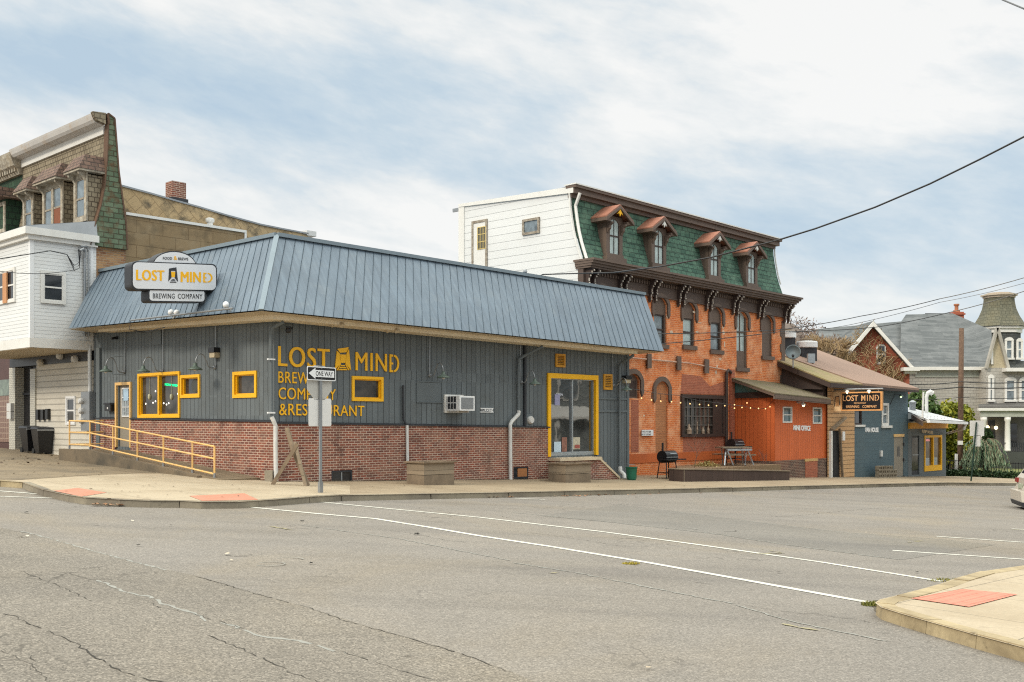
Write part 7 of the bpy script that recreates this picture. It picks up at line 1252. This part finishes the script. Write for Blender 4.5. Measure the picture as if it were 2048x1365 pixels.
# steep small gable on the side
sg = MB().extr([ap(1973, 736, -1.2), ap(1994, 659, -1.2), ap(2013, 736, -1.2)], Vector((0, .3, 0))).build('side_gable', paint('cream shingles', (.45, .39, .27), .8, .2, scale=4), vh); mb = MB(); mb.beam(ap(1972, 738, -1.3), ap(1994, 656, -1.3), .3, .16); mb.beam(ap(2016, 738, -1.3), ap(1994, 656, -1.3), .3, .22); mb.build('gable_trim', paint('grey bargeboard', (.36, .34, .3), .7), sg); MB().box(X(1982, -1.3), X(1986.5, -1.3), HYD-1.3, HYD-1.2, ap(0, 731).z, ap(0, 703).z).build('narrow_window', m_white, sg)
MB().box(X(1972, -1.2), X(2060, -1.2), HYD-1.2, HYD+6, -4, ap(0, 736, -1.2).z).build('front_block', m_grey_lap, vh)
def vwin(x0, x1, y0, y1, dy, parent, fr_=m_white, arch=True, pm=m_glass_sky):
    w = MB(); A0, A1, Z0, Z1 = X(x0, dy), X(x1, dy), ap(0, y1, dy).z, ap(0, y0, dy).z; ft = .16; Y0 = HYD+dy
    w.box(A0-ft, A0, Y0-.1, Y0-.01, Z0, Z1); w.box(A1, A1+ft, Y0-.1, Y0-.01, Z0, Z1); w.box(A0-ft-.05, A1+ft+.05, Y0-.16, Y0-.01, Z0-.15, Z0)
    c = (A0+A1)/2; h = (A1-A0)/2+ft; w.extr([Vector((c+h*1.05*math.cos(t), Y0-.12, Z1+.28*math.sin(t))) for t in [i*math.pi/8 for i in range(9)]], Vector((0, .1, 0))); o = w.build('window', fr_, parent)
    MB().box(A0, A1, Y0-.04, Y0-.01, Z0, Z1).build('pane', pm, o); zm = (Z0+Z1)/2; MB().box(A0, A1, Y0-.08, Y0-.04, zm-.05, zm+.05).build('sash', fr_, o); return o
vwin(1980, 1983, 757, 800, -1.2, vh); vwin(2013, 2027, 762, 800, -1.2, vh); vwin(2042, 2052, 762, 800, -1.2, vh)
MB().box(X(2005, -1.3), X(2060, -1.3), HYD-1.9, HYD-1.2, ap(0, 744, -1.3).z, ap(0, 737, -1.3).z).build('cornice', m_white, vh)
# porch
PY = -4.0; pr = MB().extr([ap(1957, 812, -1.2), ap(1957, 817, PY), ap(2100, 817, PY), ap(2100, 806, -1.2)], Vector((0, 0, .12))).build('porch_roof', paint('dark porch roof', (.09, .085, .08), .8), vh)
MB().box(X(1957, PY), X(2100, PY), HYD+PY-.1, HYD+PY+.15, ap(0, 822, PY).z, ap(0, 817, PY).z+.02).build('porch_gutter', m_white, pr); MB().box(X(1963, PY), X(2100, PY), HYD+PY+.1, HYD+PY+.3, ap(0, 834, PY).z, ap(0, 822, PY).z).build('porch_beam', paint('pale green grey trim', (.40, .42, .37), .6), pr)
for x in (1967.5, 2015, 2062): 
    c = ap(x, 835, PY+.2); zb_ = ap(0, 903, PY).z; MB().lathe(Vector((c.x, c.y, zb_)), [(.24, 0), (.22, .1), (.2, .15), (.17, c.z-zb_-.3), (.22, c.z-zb_-.2), (.22, c.z-zb_)], 14).build('porch_column', m_white, vh, smooth=True)
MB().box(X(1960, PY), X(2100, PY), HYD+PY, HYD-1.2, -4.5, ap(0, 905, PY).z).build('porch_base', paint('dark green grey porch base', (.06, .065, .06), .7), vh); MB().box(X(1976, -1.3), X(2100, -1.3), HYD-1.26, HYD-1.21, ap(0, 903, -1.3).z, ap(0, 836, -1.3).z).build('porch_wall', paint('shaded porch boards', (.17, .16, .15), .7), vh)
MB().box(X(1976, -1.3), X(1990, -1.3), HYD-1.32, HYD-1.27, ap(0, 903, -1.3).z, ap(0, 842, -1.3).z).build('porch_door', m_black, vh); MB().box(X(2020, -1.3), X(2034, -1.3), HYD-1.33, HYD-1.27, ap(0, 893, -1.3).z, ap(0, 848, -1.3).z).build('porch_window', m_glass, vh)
mb = MB(); 
for x, y in ((1975, 855), (1992, 856)): mb.ball(ap(x, y, -1.6), .13, 8)
mb.build('porch_lamp', emit('warm lit bulb', (1, .75, .4), 4.0), vh)
mb = MB(); mb.box(X(1965, PY), X(2100, PY), HYD+PY+.1, HYD+PY+.16, ap(0, 887, PY).z, ap(0, 886, PY).z)
for i in range(26): x = X(2020, PY)+i*.14; mb.box(x, x+.05, HYD+PY+.1, HYD+PY+.15, ap(0, 903, PY).z, ap(0, 887, PY).z)
mb.build('porch_railing', m_char, vh)
# turret behind
TY = 6.0; tc_ = ap(1998, 655, TY); tc_.z = 0; tw = thing('turret_house', 'darker shingled turret with flared olive roof and white arched windows behind the grey house', 'house', Vector((tc_.x, tc_.y, -2)))
def oct_(r): return [Vector((tc_.x+r*math.cos(a), tc_.y+r*math.sin(a), 0)) for a in [math.pi/8+i*math.pi/4 for i in range(8)]]
s_ = (HYD+TY)/F; prof = [(50, 655), (44, 645), (37, 633), (31, 618), (28.5, 604), (28, 597)]; mb = MB(); rings = [[p+Vector((0, 0, ap(0, y, TY).z)) for p in oct_(r*s_)] for r, y in prof]
for a, b_ in zip(rings[:-1], rings[1:]):
    for i in range(8): mb.quad(a[i], a[(i+1) % 8], b_[(i+1) % 8], b_[i])
mb.build('turret_roof', m_towerroof, tw, recalc=False)
mb = MB()
for r, y0, y1 in ((30, 597, 593), (34, 593, 590), (24, 590, 587)): 
    a = [p+Vector((0, 0, ap(0, y0, TY).z)) for p in oct_(r*s_)]; mb.extr(a, Vector((0, 0, ap(0, y1, TY).z-ap(0, y0, TY).z)))
mb.build('turret_crown', paint('tan turret cornice', (.45, .38, .3), .7), tw)
mb = MB(); 
for r, y0, y1 in ((46, 660, 655), (42, 668, 660)): a = [p+Vector((0, 0, ap(0, y0, TY).z)) for p in oct_(r*s_)]; mb.extr(a, Vector((0, 0, ap(0, y1, TY).z-ap(0, y0, TY).z)))
mb.build('turret_cornice', m_white, tw); mb = MB(); mb.extr([p+Vector((0, 0, -3)) for p in oct_(39*s_)], Vector((0, 0, 3+ap(0, 668, TY).z))); mb.build('turret_wall', m_darkshake, tw)
vwin(2013, 2022, 682, 716, TY-36*s_, tw); vwin(2036, 2041, 684, 716, TY-34*s_, tw)
MB().extr([ap(2000, 737, TY-1.7), ap(2060, 737, TY-1.7), ap(2060, 722, TY-1.0), ap(2006, 722, TY-1.0)], Vector((0, .1, 0))).build('skirt_roof', m_darkshake, tw)
# ------------------------------------------------------------------ greenery
def leaves(name, clumps, nleaf, size, mat, label=None, cat=None, parent=None, droop=0.0, kind=None, seed=1, aspect=.5):
    rg = random.Random(seed); mb = MB(); tot = sum(c[1]*c[2]*c[3] for c in clumps)
    for (c, rx, ry, rz) in clumps:
        for _ in range(int(nleaf*rx*ry*rz/tot)):
            while True:
                v = Vector((rg.uniform(-1, 1), rg.uniform(-1, 1), rg.uniform(-1, 1)))
                if .25 < v.length < 1: break
            v = v.normalized()*(v.length**.45)*rg.uniform(.82, 1.1); p = Vector(c)+Vector((v.x*rx, v.y*ry, v.z*rz)); s = size*rg.uniform(.6, 1.4)
            d = (v*.6+Vector((rg.uniform(-1, 1), rg.uniform(-1, 1), rg.uniform(-1, 1)-droop))).normalized()*s; e = d.cross(Vector((rg.uniform(-1, 1), rg.uniform(-1, 1), rg.uniform(-1, 1)))).normalized()*s*aspect
            mb.quad(p-e*.4, p+d*.5-e, p+d, p+d*.5+e)
    o = mb.build(name, mat, parent, recalc=False)
    if label: tagged(o, label, cat)
    return o
lf_rh = leafmat('rhododendron leaves', (.035, .075, .02), (.09, .16, .045), (.19, .25, .10)); lf_ye = leafmat('golden conifer leaves', (.07, .10, .015), (.22, .25, .03), (.42, .39, .05)); lf_dk = leafmat('dark evergreen leaves', (.012, .03, .012), (.03, .06, .02), (.06, .10, .035)); lf_bl = leafmat('blue green needles', (.06, .12, .07), (.15, .23, .14), (.30, .37, .24))
rg = random.Random(5)
def bush(name, label, x, yb, yt, wpx, Y, mat, nl, size, seed, k=9, **kw):
    c = at(x, yb, Y); top = at(x, yt, Y); h = top.z-c.z; w = wpx/F*Y; r_ = random.Random(seed); cl = []
    for i in range(k): a = r_.uniform(0, 6.28); t = r_.random(); q = math.sqrt(1-(t*.9)**2); cl.append(((c.x+math.cos(a)*w*.28*q, c.y+math.sin(a)*w*.28*q, c.z+h*(.22+.58*t)), w*.25, w*.25, h*.2))
    cl.append(((c.x, c.y, c.z+h*.4), w*.36, w*.36, h*.4)); rt = thing(name, label, 'shrub' if 'tree' not in name else 'tree', Vector((c.x, c.y, c.z-.3)))
    leaves('crown', cl, nl, size, mat, parent=rt, seed=seed, **kw); MB().tube([Vector((c.x, c.y, c.z-.4)), Vector((c.x, c.y, c.z+h*.5))], [.14, .05], 6).build('trunk', m_timber, rt); return rt
bush('rhododendron', 'broad leaved green bush behind the white metal roof', 1842, 880, 776, 72, 64, lf_rh, 6000, .22, 3, 12)
bush('golden_conifer_tree', 'rounded yellow green conifer behind the utility pole', 1903, 930, 795, 92, 66, lf_ye, 9000, .2, 4, 14)
bush('dark_evergreen_tree', 'dark evergreen in the shade beside the blue annex', 1908, 945, 850, 72, 67.5, lf_dk, 6000, .22, 6, 10)
bush('cone_shrub', 'small clipped green cone shrub by the porch', 1975, 905, 856, 26, 69, lf_dk, 2500, .14, 8, 4)
# weeping conifer: arching limbs with hanging needles
c = at(1968, 948, 60); c.z = G(c.x, c.y)+.1; rt = thing('weeping_conifer', 'blue green weeping conifer drooping over the low hedge', 'tree', c); mb = MB(); lb = MB(); rg = random.Random(11); tz = at(0, 880, 60).z
for i in range(130):
    a = rg.uniform(0, 6.28); R1 = rg.uniform(.4, 1.55); zt1 = tz-rg.uniform(0, .75)+.1*R1; pts = []
    for t in range(7): f_ = t/6; pts.append(Vector((c.x+math.cos(a)*R1*f_**.8, c.y+math.sin(a)*R1*f_**.8, c.z+(zt1-c.z)*(1-(max(0, f_-.25)/.75)**2*rg.uniform(.55, .95)))))
    pts[0] = Vector((c.x, c.y, zt1-.4)); mb.tube(pts, [.02, .018, .015, .012, .01, .008, .005], 4, False)
    for j in range(1, 6):
        for _ in range(14):
            q = pts[j].lerp(pts[j+1], rg.random()); s = rg.uniform(.12, .28); d = Vector((rg.uniform(-.4, .4), rg.uniform(-.4, .4), -1+rg.uniform(-.2, .5))).normalized()*s; e = d.cross(Vector((rg.uniform(-1, 1), rg.uniform(-1, 1), .2))).normalized()*.022; lb.quad(q-e, q+e, q+e*.3+d, q-e*.3+d)
lb.build('foliage', lf_bl, rt, recalc=False); mb.build('limbs', m_timber, rt); MB().tube([c-Vector((0, 0, .2)), c+Vector((.05, 0, .9)), Vector((c.x, c.y, tz-.3))], [.1, .08, .04], 8).build('trunk', m_timber, rt)
# clipped low hedge and iron fence at the yard edge
h0, h1 = at(1893, 945, 58.6), at(2300, 945, 58.6); hd = MB(); rg = random.Random(2)
hb = [((h0.x+.35*i, 58.6, G(h0.x+.35*i, 58.6)+.12), .42, .35, .22) for i in range(34)]
leaves('low_hedge', hb, 9000, .11, lf_dk, 'low dark clipped hedge along the yard edge', 'hedge', seed=9)
rt = thing('iron_yard_fence', 'low black iron picket fence behind the hedge', 'fence', Vector((h0.x, 60, G(h0.x, 60)))); mb = MB(); ps = MB(); zF = lambda x: G(x, 60)
x = h0.x
while x < h0.x+12: mb.box(x, x+.02, 60, 60.02, zF(x), zF(x)+.9); x += .16
mb.build('pickets', m_black, rt); MB().hexa([(h0.x, 60, zF(h0.x)+.82), (h0.x+12, 60, zF(h0.x+12)+.82), (h0.x+12, 60.03, zF(h0.x+12)+.82), (h0.x, 60.03, zF(h0.x)+.82), (h0.x, 60, zF(h0.x)+.86), (h0.x+12, 60, zF(h0.x+12)+.86), (h0.x+12, 60.03, zF(h0.x+12)+.86), (h0.x, 60.03, zF(h0.x)+.86)]).build('rail', m_black, rt)
for i in range(5): x = h0.x+3*i; MB().box(x-.04, x+.04, 59.98, 60.06, zF(x)-.2, zF(x)+1.05).build('post', m_black, rt)
# bare trees
def bare(name, label, x, yb, yt, Y, wpx, mat, seed, depth=6, th=.16, group=None, bark=None):
    rg = random.Random(seed); b0 = at(x, yb, Y); top = at(x, yt, Y).z; H = top-b0.z; Wd_ = wpx/F*Y; mb = MB(); fine = MB(); rt = thing(name, label, 'tree', b0, group)
    def br(p, d, l, t, k):
        q = p+d*l; m_ = p.lerp(q, .5)+Vector((rg.uniform(-1, 1), rg.uniform(-1, 1), rg.uniform(-.3, .5)))*l*.08; (mb if k > 2 else fine).tube([p, m_, q], [t, t*.85, t*.7], 5 if k > 3 else 3, False)
        if k == 0: return
        for i in range(3 if k > 1 else 4):
            nd = (d*.75+Vector((rg.uniform(-1, 1)*Wd_/H*1.1, rg.uniform(-1, 1)*.8, rg.uniform(-.25, .65)))).normalized(); br(p.lerp(q, rg.uniform(.5, 1.0)), nd, l*rg.uniform(.6, .86), t*.64, k-1)
    br(b0, Vector((rg.uniform(-.1, .1), 0, 1)).normalized(), H*.36, th, depth); mb.build('trunk', bark or m_timber, rt); fine.build('crown', mat, rt); return rt
m_tw1 = paint('tan bare twigs', (.33, .235, .13), .9, .2); m_tw2 = paint('grey brown twigs', (.22, .16, .13), .9, .2)
bare('bare_tree', 'leafless tan twigged tree spreading behind the white roof fan', 1664, 800, 668, 64, 90, m_tw1, 3, 6, .28)
bare('bare_tree', 'leafless tree partly hidden behind the brick building corner', 1592, 800, 648, 66, 95, m_tw1, 12, 6, .26)
bare('bare_tree', 'leafless taller brownish tree just right of the white roof fans', 1632, 800, 650, 70, 85, m_tw2, 25, 6, .26)
bare('bare_tree', 'leafless tree at the right picture edge beside the turret', 2110, 900, 590, 58, 110, m_tw2, 33, 5, .14)
# creeper on the brick gable
mb = MB(); rg = random.Random(4); cp_ = []
for i in range(230):
    x = rg.uniform(1668, 1800); t = (x-1668)/132; lim = 735-80*math.exp(-((x-1712)/42)**2)-(12 if x < 1760 else 0); y = rg.uniform(lim, 790); roof = 645+abs(x-1747)*1.17; y = max(y, roof+6); p = gp(x, y, -.12); pts = [p]
    for k in range(5): p = p+Vector((rg.uniform(-.35, .35), 0, rg.uniform(-.05, .38))); p.y = GY-.1-rg.random()*.25; pts.append(p)
    mb.tube(pts, .022, 3, False)
o = mb.build('climbing_vine', m_tw1); tagged(o, 'leafless tan vine climbing over the red brick gable', 'climbing plant')
# ------------------------------------------------------------------ parked car at the right edge
q0 = gpt(2050, 1021, DR); hd_ = (gpt(2400, 1109)-gpt(1873, 1073)); hd_.z = 0; hd_.normalize(); lat = Vector((-hd_.y, hd_.x, 0)); base = q0-lat*-.0
org = Vector((q0.x-.02, q0.y, G(q0.x+1.5, q0.y, DR)))
def cp(a, b, z): v = org+hd_*a+lat*b; return Vector((v.x, v.y, org.z+z))
rt = thing('parked_car', 'pale beige estate car entering the frame at the right edge, tail towards the camera', 'car', cp(2.2, .9, 0)); wd = 1.8
side = [(.0, .42), (.03, .62), (.10, .78), (.12, 1.0), (.22, 1.12), (.45, 1.5), (.75, 1.64), (2.4, 1.66), (3.0, 1.15), (3.9, .98), (4.35, .8), (4.4, .45), (4.2, .25), (.3, .22)]
def body(sec, b0, b1, inset=.0): 
    m = MB(); ys = [b0, b0+.10, b1-.10, b1]; n_ = len(sec); cz = .75
    for k, b in enumerate(ys):
        s_in = .10 if k in (0, 3) else 0
        for a, z in sec: m.v.append(cp(a+(s_in if a < 2.2 else -s_in)*.8, b+( (.14 if k == 0 else -.14 if k == 3 else 0) if z > 1.15 else 0), z-(s_in*.3 if z > .7 else 0)))
    for k in range(3): m.f += [(k*n_+i, k*n_+(i+1) % n_, (k+1)*n_+(i+1) % n_, (k+1)*n_+i) for i in range(n_)]
    m.f += [tuple(range(n_)), tuple(range(3*n_, 4*n_))]; return m
bd = body(side, 0, wd).build('body', paint('pearl beige car paint', (.58, .53, .46), .25, .03, .1, spec=.7), rt)
mb = MB(); mb.hexa([cp(-.06, .05, .3), cp(-.06, wd-.05, .3), cp(.3, wd-.0, .3), cp(.3, 0, .3), cp(-.09, .05, .62), cp(-.09, wd-.05, .62), cp(.3, wd, .62), cp(.3, 0, .62)]); mb.build('rear_bumper', paint('pearl beige car paint', (.58, .53, .46)), rt)
MB().hexa([cp(-.04, .08, .16), cp(-.04, wd-.08, .16), cp(.4, wd-.02, .16), cp(.4, .02, .16), cp(-.08, .06, .298), cp(-.08, wd-.06, .298), cp(.4, wd-.01, .298), cp(.4, .01, .298)]).build('bumper_skirt', m_char, rt)
MB().hexa([cp(.22, .2, 1.13), cp(.22, wd-.2, 1.13), cp(.26, wd-.2, 1.13), cp(.26, .2, 1.13), cp(.42, .26, 1.46), cp(.42, wd-.26, 1.46), cp(.47, wd-.26, 1.46), cp(.47, .26, 1.46)]).build('rear_window', m_glass, rt)
for b in (.02, wd-.02-.34): MB().hexa([cp(.06, b, .84), cp(.06, b+.34, .84), cp(.16, b+.34, .84), cp(.16, b, .84), cp(.07, b, .97), cp(.07, b+.34, .97), cp(.2, b+.34, .97), cp(.2, b, .97)]).build('tail_light', paint('tail light red', (.25, .02, .02), .25, .1), rt)
MB().hexa([cp(.03, .65, .68), cp(.03, 1.15, .68), cp(.06, 1.15, .68), cp(.06, .65, .68), cp(.05, .65, .82), cp(.05, 1.15, .82), cp(.09, 1.15, .82), cp(.09, .65, .82)]).build('number_plate', paint('plate green', (.35, .38, .3), .5), rt)
for b, s in ((.0, -1), (wd, 1)): MB().hexa([cp(.7, b+.08*-s, 1.12), cp(2.75, b+.08*-s, 1.12), cp(2.75, b+.06*-s, 1.12), cp(.7, b+.06*-s, 1.12), cp(.95, b+.13*-s, 1.5), cp(2.4, b+.13*-s, 1.5), cp(2.4, b+.11*-s, 1.5), cp(.95, b+.11*-s, 1.5)]).build('side_window', m_glass, rt)
for a in (.85, 3.5):
    for b, s in ((-.01, 1), (wd+.01, -1)): w_ = MB().lathe(cp(a, b, .32), [(.2, 0), (.3, 0), (.33, .04), (.33, .18), (.3, .22)], 24, lat*s).build('wheel', m_rubber, rt); MB().lathe(cp(a, b-.004*s, .32), [(.2, 0), (.19, .02), (.05, .03)], 12, lat*s).build('rim', m_alu, w_)
# ------------------------------------------------------------------ overhead wires
def wire(name, label, pts, r=.014, sag=0, grp=None, mat=None):
    out = []
    for a, b in zip(pts[:-1], pts[1:]):
        a, b = Vector(a), Vector(b)
        for k in range(10): t = k/10; p = a.lerp(b, t); p.z -= sag*4*t*(1-t); out.append(p)
    out.append(Vector(pts[-1])); mb = MB(); mb.tube(out, r, 6); return tagged(mb.build(name, mat or m_black), label, 'cable', grp)
# service drop: from the mast over the brewery roof out to a pole beyond the right edge of the street
yd = lambda x: 30.5+(x-1050)/1000*-5.0
SP_ = [(1085, 549.5, 34.5), (1130, 548, 33.5), (1228, 545.5, 31.5), (1325, 533, 29), (1423, 515, 28.2), (1508, 493, 27.4), (1555, 481, 27), (1630, 458, 26.4), (1750, 415, 25.5), (1860, 368, 24.6), (1960, 319, 23.8), (2048, 274, 23.2), (2310, 128, 21.4)]
wire('service_cable', 'thick dark service cable rising from the roof mast across the sky', [at(*p) for p in SP_], .022)
p = at(1050, 546, 34.8); rt = thing('roof_service_mast', 'short rusty service mast poking above the blue roof', 'mast', p-Vector((0, 0, .9))); MB().tube([p-Vector((0, 0, .9)), p], .045, 8).build('mast', m_copper, rt); MB().lathe(p, [(.06, 0), (.08, .03), (.06, .1), (.02, .12)], 10).build('weatherhead', m_galv, rt); MB().tube([p+Vector((.05, 0, -.05)), p+Vector((.3, 0, -.2)), at(1085, 549.5, 34.5)], .015, 5).build('service_loop', m_black, rt)
wire('overhead_wire', 'long overhead wire entering top of sky at right, upper of three', [at(1262, 668, 37.6), at(1560, 660, 47), at(1720, 633, 52), at(1880, 598, 52), at(2048, 556, 50), at(2300, 480, 48)], .02, .05)
wire('overhead_wire', 'thin middle overhead wire above the grey house roof', [at(1560, 668, 47), at(1700, 650, 52), at(1880, 605, 52), at(2048, 567, 50), at(2300, 510, 48)], .012, .05)
wire('overhead_wire', 'lower overhead wire crossing the grey house roof and turret', [at(1262, 692, 37.4), at(1560, 664, 47), at(1750, 655, 52), at(1900, 625, 52), at(2048, 583, 50), at(2300, 520, 48)], .02, .05)
zz3 = [(764, .03), (774.5, .035), (795, .02)]
for i, (y, r) in enumerate(zz3): wire('street_wire', ['street wire through the utility pole just above its middle', 'thick street wire through the middle of the utility pole', 'thin street wire crossing the grey siding lowest of three'][i], [at(1815, y+5 if i < 2 else y+4, 58), at(1922, y, 60.8), at(2048, y+1, 60), at(2300, y+4, 58)], r, .06)
wire('feeder_wire', 'black service wire reaching the white bay from the left, upper one', [at(-200, 552, 26), at(0, 518, 29.5), at(100, 502, 31), tuple(LS.P(-.9, 6.95, .12))], .016, .0)
wire('feeder_wire', 'thin black wire crossing the white bay, lower one', [at(-200, 574, 26), at(0, 543, 29.2), tuple(LS.P(-.6, 6.5, .2))], .010, .1)
p = at(2000, -4, 40); wire('upper_wire', 'short black cable crossing the top right picture corner', [at(1950, -40, 40), at(2005, 0, 38), at(2048, 18, 36), at(2120, 40, 36), Vector((60, 30, 14))], .03)
# ------------------------------------------------------------------ leaves and scraps
mb = MB(); rg = random.Random(8)
def leaf_at(px, py, s, dz): 
    p = gpt(px, py, dz); a = rg.uniform(0, 6.28); d = Vector((math.cos(a), math.sin(a), rg.uniform(-.1, .35)))*s; e = Vector((-math.sin(a), math.cos(a), rg.uniform(-.2, .3)))*s*.5; p.z += .015; mb.quad(p-e*.5-d*.5, p+e-d*.1, p+d*.5+e*.3, p-e)
for _ in range(150): 
    x = rg.choice([rg.gauss(975, 25), rg.gauss(1030, 12), rg.gauss(1120, 18), rg.gauss(1210, 60), rg.uniform(700, 1700), rg.gauss(960, 60)]); y = 993-(x-700)*.0142+rg.uniform(3.0, 6.5); leaf_at(x, y, rg.uniform(.06, .13), DR+.01)
for _ in range(120): leaf_at(rg.uniform(185, 345), rg.uniform(1004, 1011), rg.uniform(.05, .11), DR+.03)
for _ in range(60): x = rg.uniform(1540, 1960); leaf_at(x, 978-(x-1540)*.02+rg.uniform(-1, 1.5), .1, DR+.01)
mb.build('fallen_leaves', leafmat('fallen leaves', (.13, .07, .04), (.33, .17, .09), (.45, .28, .17)), recalc=False, kind='stuff')
mb = MB()
for _ in range(110): leaf_at(rg.uniform(0, 640), rg.uniform(915, 1000), rg.uniform(.03, .08), .012)
for _ in range(50): leaf_at(rg.uniform(0, 120), rg.uniform(912, 930), rg.uniform(.05, .12), .012)
for _ in range(26): leaf_at(rg.uniform(600, 1500), rg.uniform(968, 985), .05, .012)
mb.build('dark_leaf_litter', leafmat('dark litter', (.05, .035, .02), (.10, .065, .04), (.2, .13, .08)), recalc=False, kind='stuff')
mb = MB()
for x, y, s in ((455, 1109, .07), (463, 1122, .05), (545, 1163, .05), (42, 1075, .08), (55, 1074, .06), (193, 1050, .06), (265, 1043, .05), (815, 1311, .05), (1296, 1338, .045), (1732, 1066, .05), (1272, 995, .08), (1665, 1002, .05)): leaf_at(x, y, s, DR+.01)
mb.build('paper_litter', leafmat('pale scraps', (.35, .27, .18), (.5, .43, .33), (.6, .55, .45)), recalc=False, kind='stuff')
mb = MB()
for x, y, s in ((54, 1026, .07), (603, 1043, .08), (833, 1069, .09), (623, 1128, .05), (277, 1092, .05), (340, 1052, .04), (1558, 1146, .04), (1836, 1146, .05), (150, 1015, .05)): 
    for _ in range(3): leaf_at(x+rg.uniform(-2, 2), y, s, DR+.01)
mb.build('dark_debris', m_crack, recalc=False, kind='stuff')
def tuft(px, py, n_, r, h, name, label, mat, dz=DR):
    m = MB(); c = gpt(px, py, dz)
    for _ in range(n_): a = rg.uniform(0, 6.28); q = rg.random()**.6*r; p = c+Vector((math.cos(a)*q, math.sin(a)*q*.6, .005)); d = Vector((rg.uniform(-.5, .5), rg.uniform(-.5, .5), rg.uniform(.3, 1)))*h; e = Vector((rg.uniform(-1, 1), rg.uniform(-1, 1), 0)).normalized()*.01; m.quad(p-e, p+e, p+e*.3+d, p-e*.3+d)
    return m.build(name, mat, recalc=False, kind='stuff')
lw = leafmat('mossy weeds', (.10, .11, .02), (.2, .2, .05), (.32, .28, .08)); tuft(1741, 1212, 220, .10, .05, 'kerb_weeds', '', lw); tuft(1895, 1163, 160, .3, .03, 'kerb_moss', '', lw); tuft(1262, 1129, 160, .12, .03, 'yellow_moss', '', leafmat('yellow moss', (.2, .17, .02), (.45, .36, .05), (.3, .25, .05)))
mb = MB(); uc2 = MB()
for x, y, r, a0, a1 in ((540, 1128, .17, 0, 360), (576, 1119, .18, 10, 190), (478, 1108, .2, 200, 340), (1374, 1059, .2, 0, 200), (1450, 1061, .2, 180, 360)):
    p = gpt(x, y, DR+.007); P = []
    for i in range(25):
        a = math.radians(a0+(a1-a0)*i/24); q = Vector((math.cos(a), math.sin(a), 0)); P.append((p+q*r, p+q*(r+.018)))
    for (a, b_), (c, d_) in zip(P[:-1], P[1:]): (mb if x in (540, 576, 1374) else uc2).quad(a, b_, d_, c)
mb.build('utility_cover_rim', m_seal, recalc=False, kind='structure'); uc2.build('utility_cover_groove', m_crack, recalc=False, kind='structure')
# woods on the hill
cl = []; rg = random.Random(77)
for _ in range(260):
    x, y = rg.uniform(20, 150), rg.uniform(205, 300); d_ = math.exp(-(((x-68)/20)**2)-((y-270)/45)**2)*.9; d2 = math.exp(-(((x-150)/60)**2)-((y-330)/60)**2)*.6; cl.append(((x, y, -2+d_*36+d2*24), 3.2, 3.2, 2.6))
leaves('wooded_hillside', cl, 26000, .9, leafmat('winter crowns', (.07, .05, .045), (.15, .11, .09), (.24, .17, .14)), None, None, kind=None, seed=5, aspect=.12)['kind'] = 'stuff'
# houses over the side street, outside the frame, that the shop glass mirrors
oh = thing('grey_sided_house', 'grey sided house across the side street seen only mirrored in the glass door', 'house', Vector((25, 40, -1.2)))
for y0, y1, h_ in ((26, 35, 6.5), (35.7, 44.5, 7.6)):
    MB().box(25, 33, y0, y1, -3, h_).build('wall', siding('grey clapboard', (.22, .24, .24), .16, .02, False, .1, .6, lap=True), oh); MB().extr([(24.4, y0-.3, h_), (24.4, y1+.3, h_), (24.4, (y0+y1)/2, h_+3)], (9, 0, 0)).build('roof', m_char, oh)
    for k in (1.6, 4.6, 7.4): 
        w_ = MB().box(24.93, 25, y0+k-.6, y0+k+.6, 2.9, 4.9).build('window', m_white, oh); MB().box(24.9, 24.93, y0+k-.48, y0+k+.48, 3.0, 4.8).build('pane', m_glass_sky, w_)
    pr = MB().extr([(24.2, y0+.5, 1.9), (25, y0+.5, 2.5), (25, y0+.5, 2.3), (24.2, y0+.5, 1.75)], (0, y1-y0-1, 0)).build('porch_roof', m_white, oh)
    for k in (.8, 4.5, 8.2): MB().box(24.3, 24.45, y0+k, y0+k+.18, -1.5, 1.6).build('porch_post', m_white, pr)
# poles just outside the frame that carry the wires
for x, y, h_, lb in ((13.55, 21.35, 9.6, 'wooden utility pole beyond the frame holding the thick service cable'), (30.4, 48.3, 13.0, 'tall utility pole beyond the frame holding the three overhead wires')):
    g = G(x, y); rt = thing('utility_pole', lb, 'utility pole', (x, y, g)); MB().tube([(x, y, g-.2), (x, y, g+h_*.5), (x, y, g+h_)], [.17, .15, .13], 12).build('pole', MC['creosoted pole'], rt, smooth=True); MB().box(x-.9, x+.9, y-.05, y+.05, g+h_-1.0, g+h_-.88).build('crossarm', m_timber, rt)
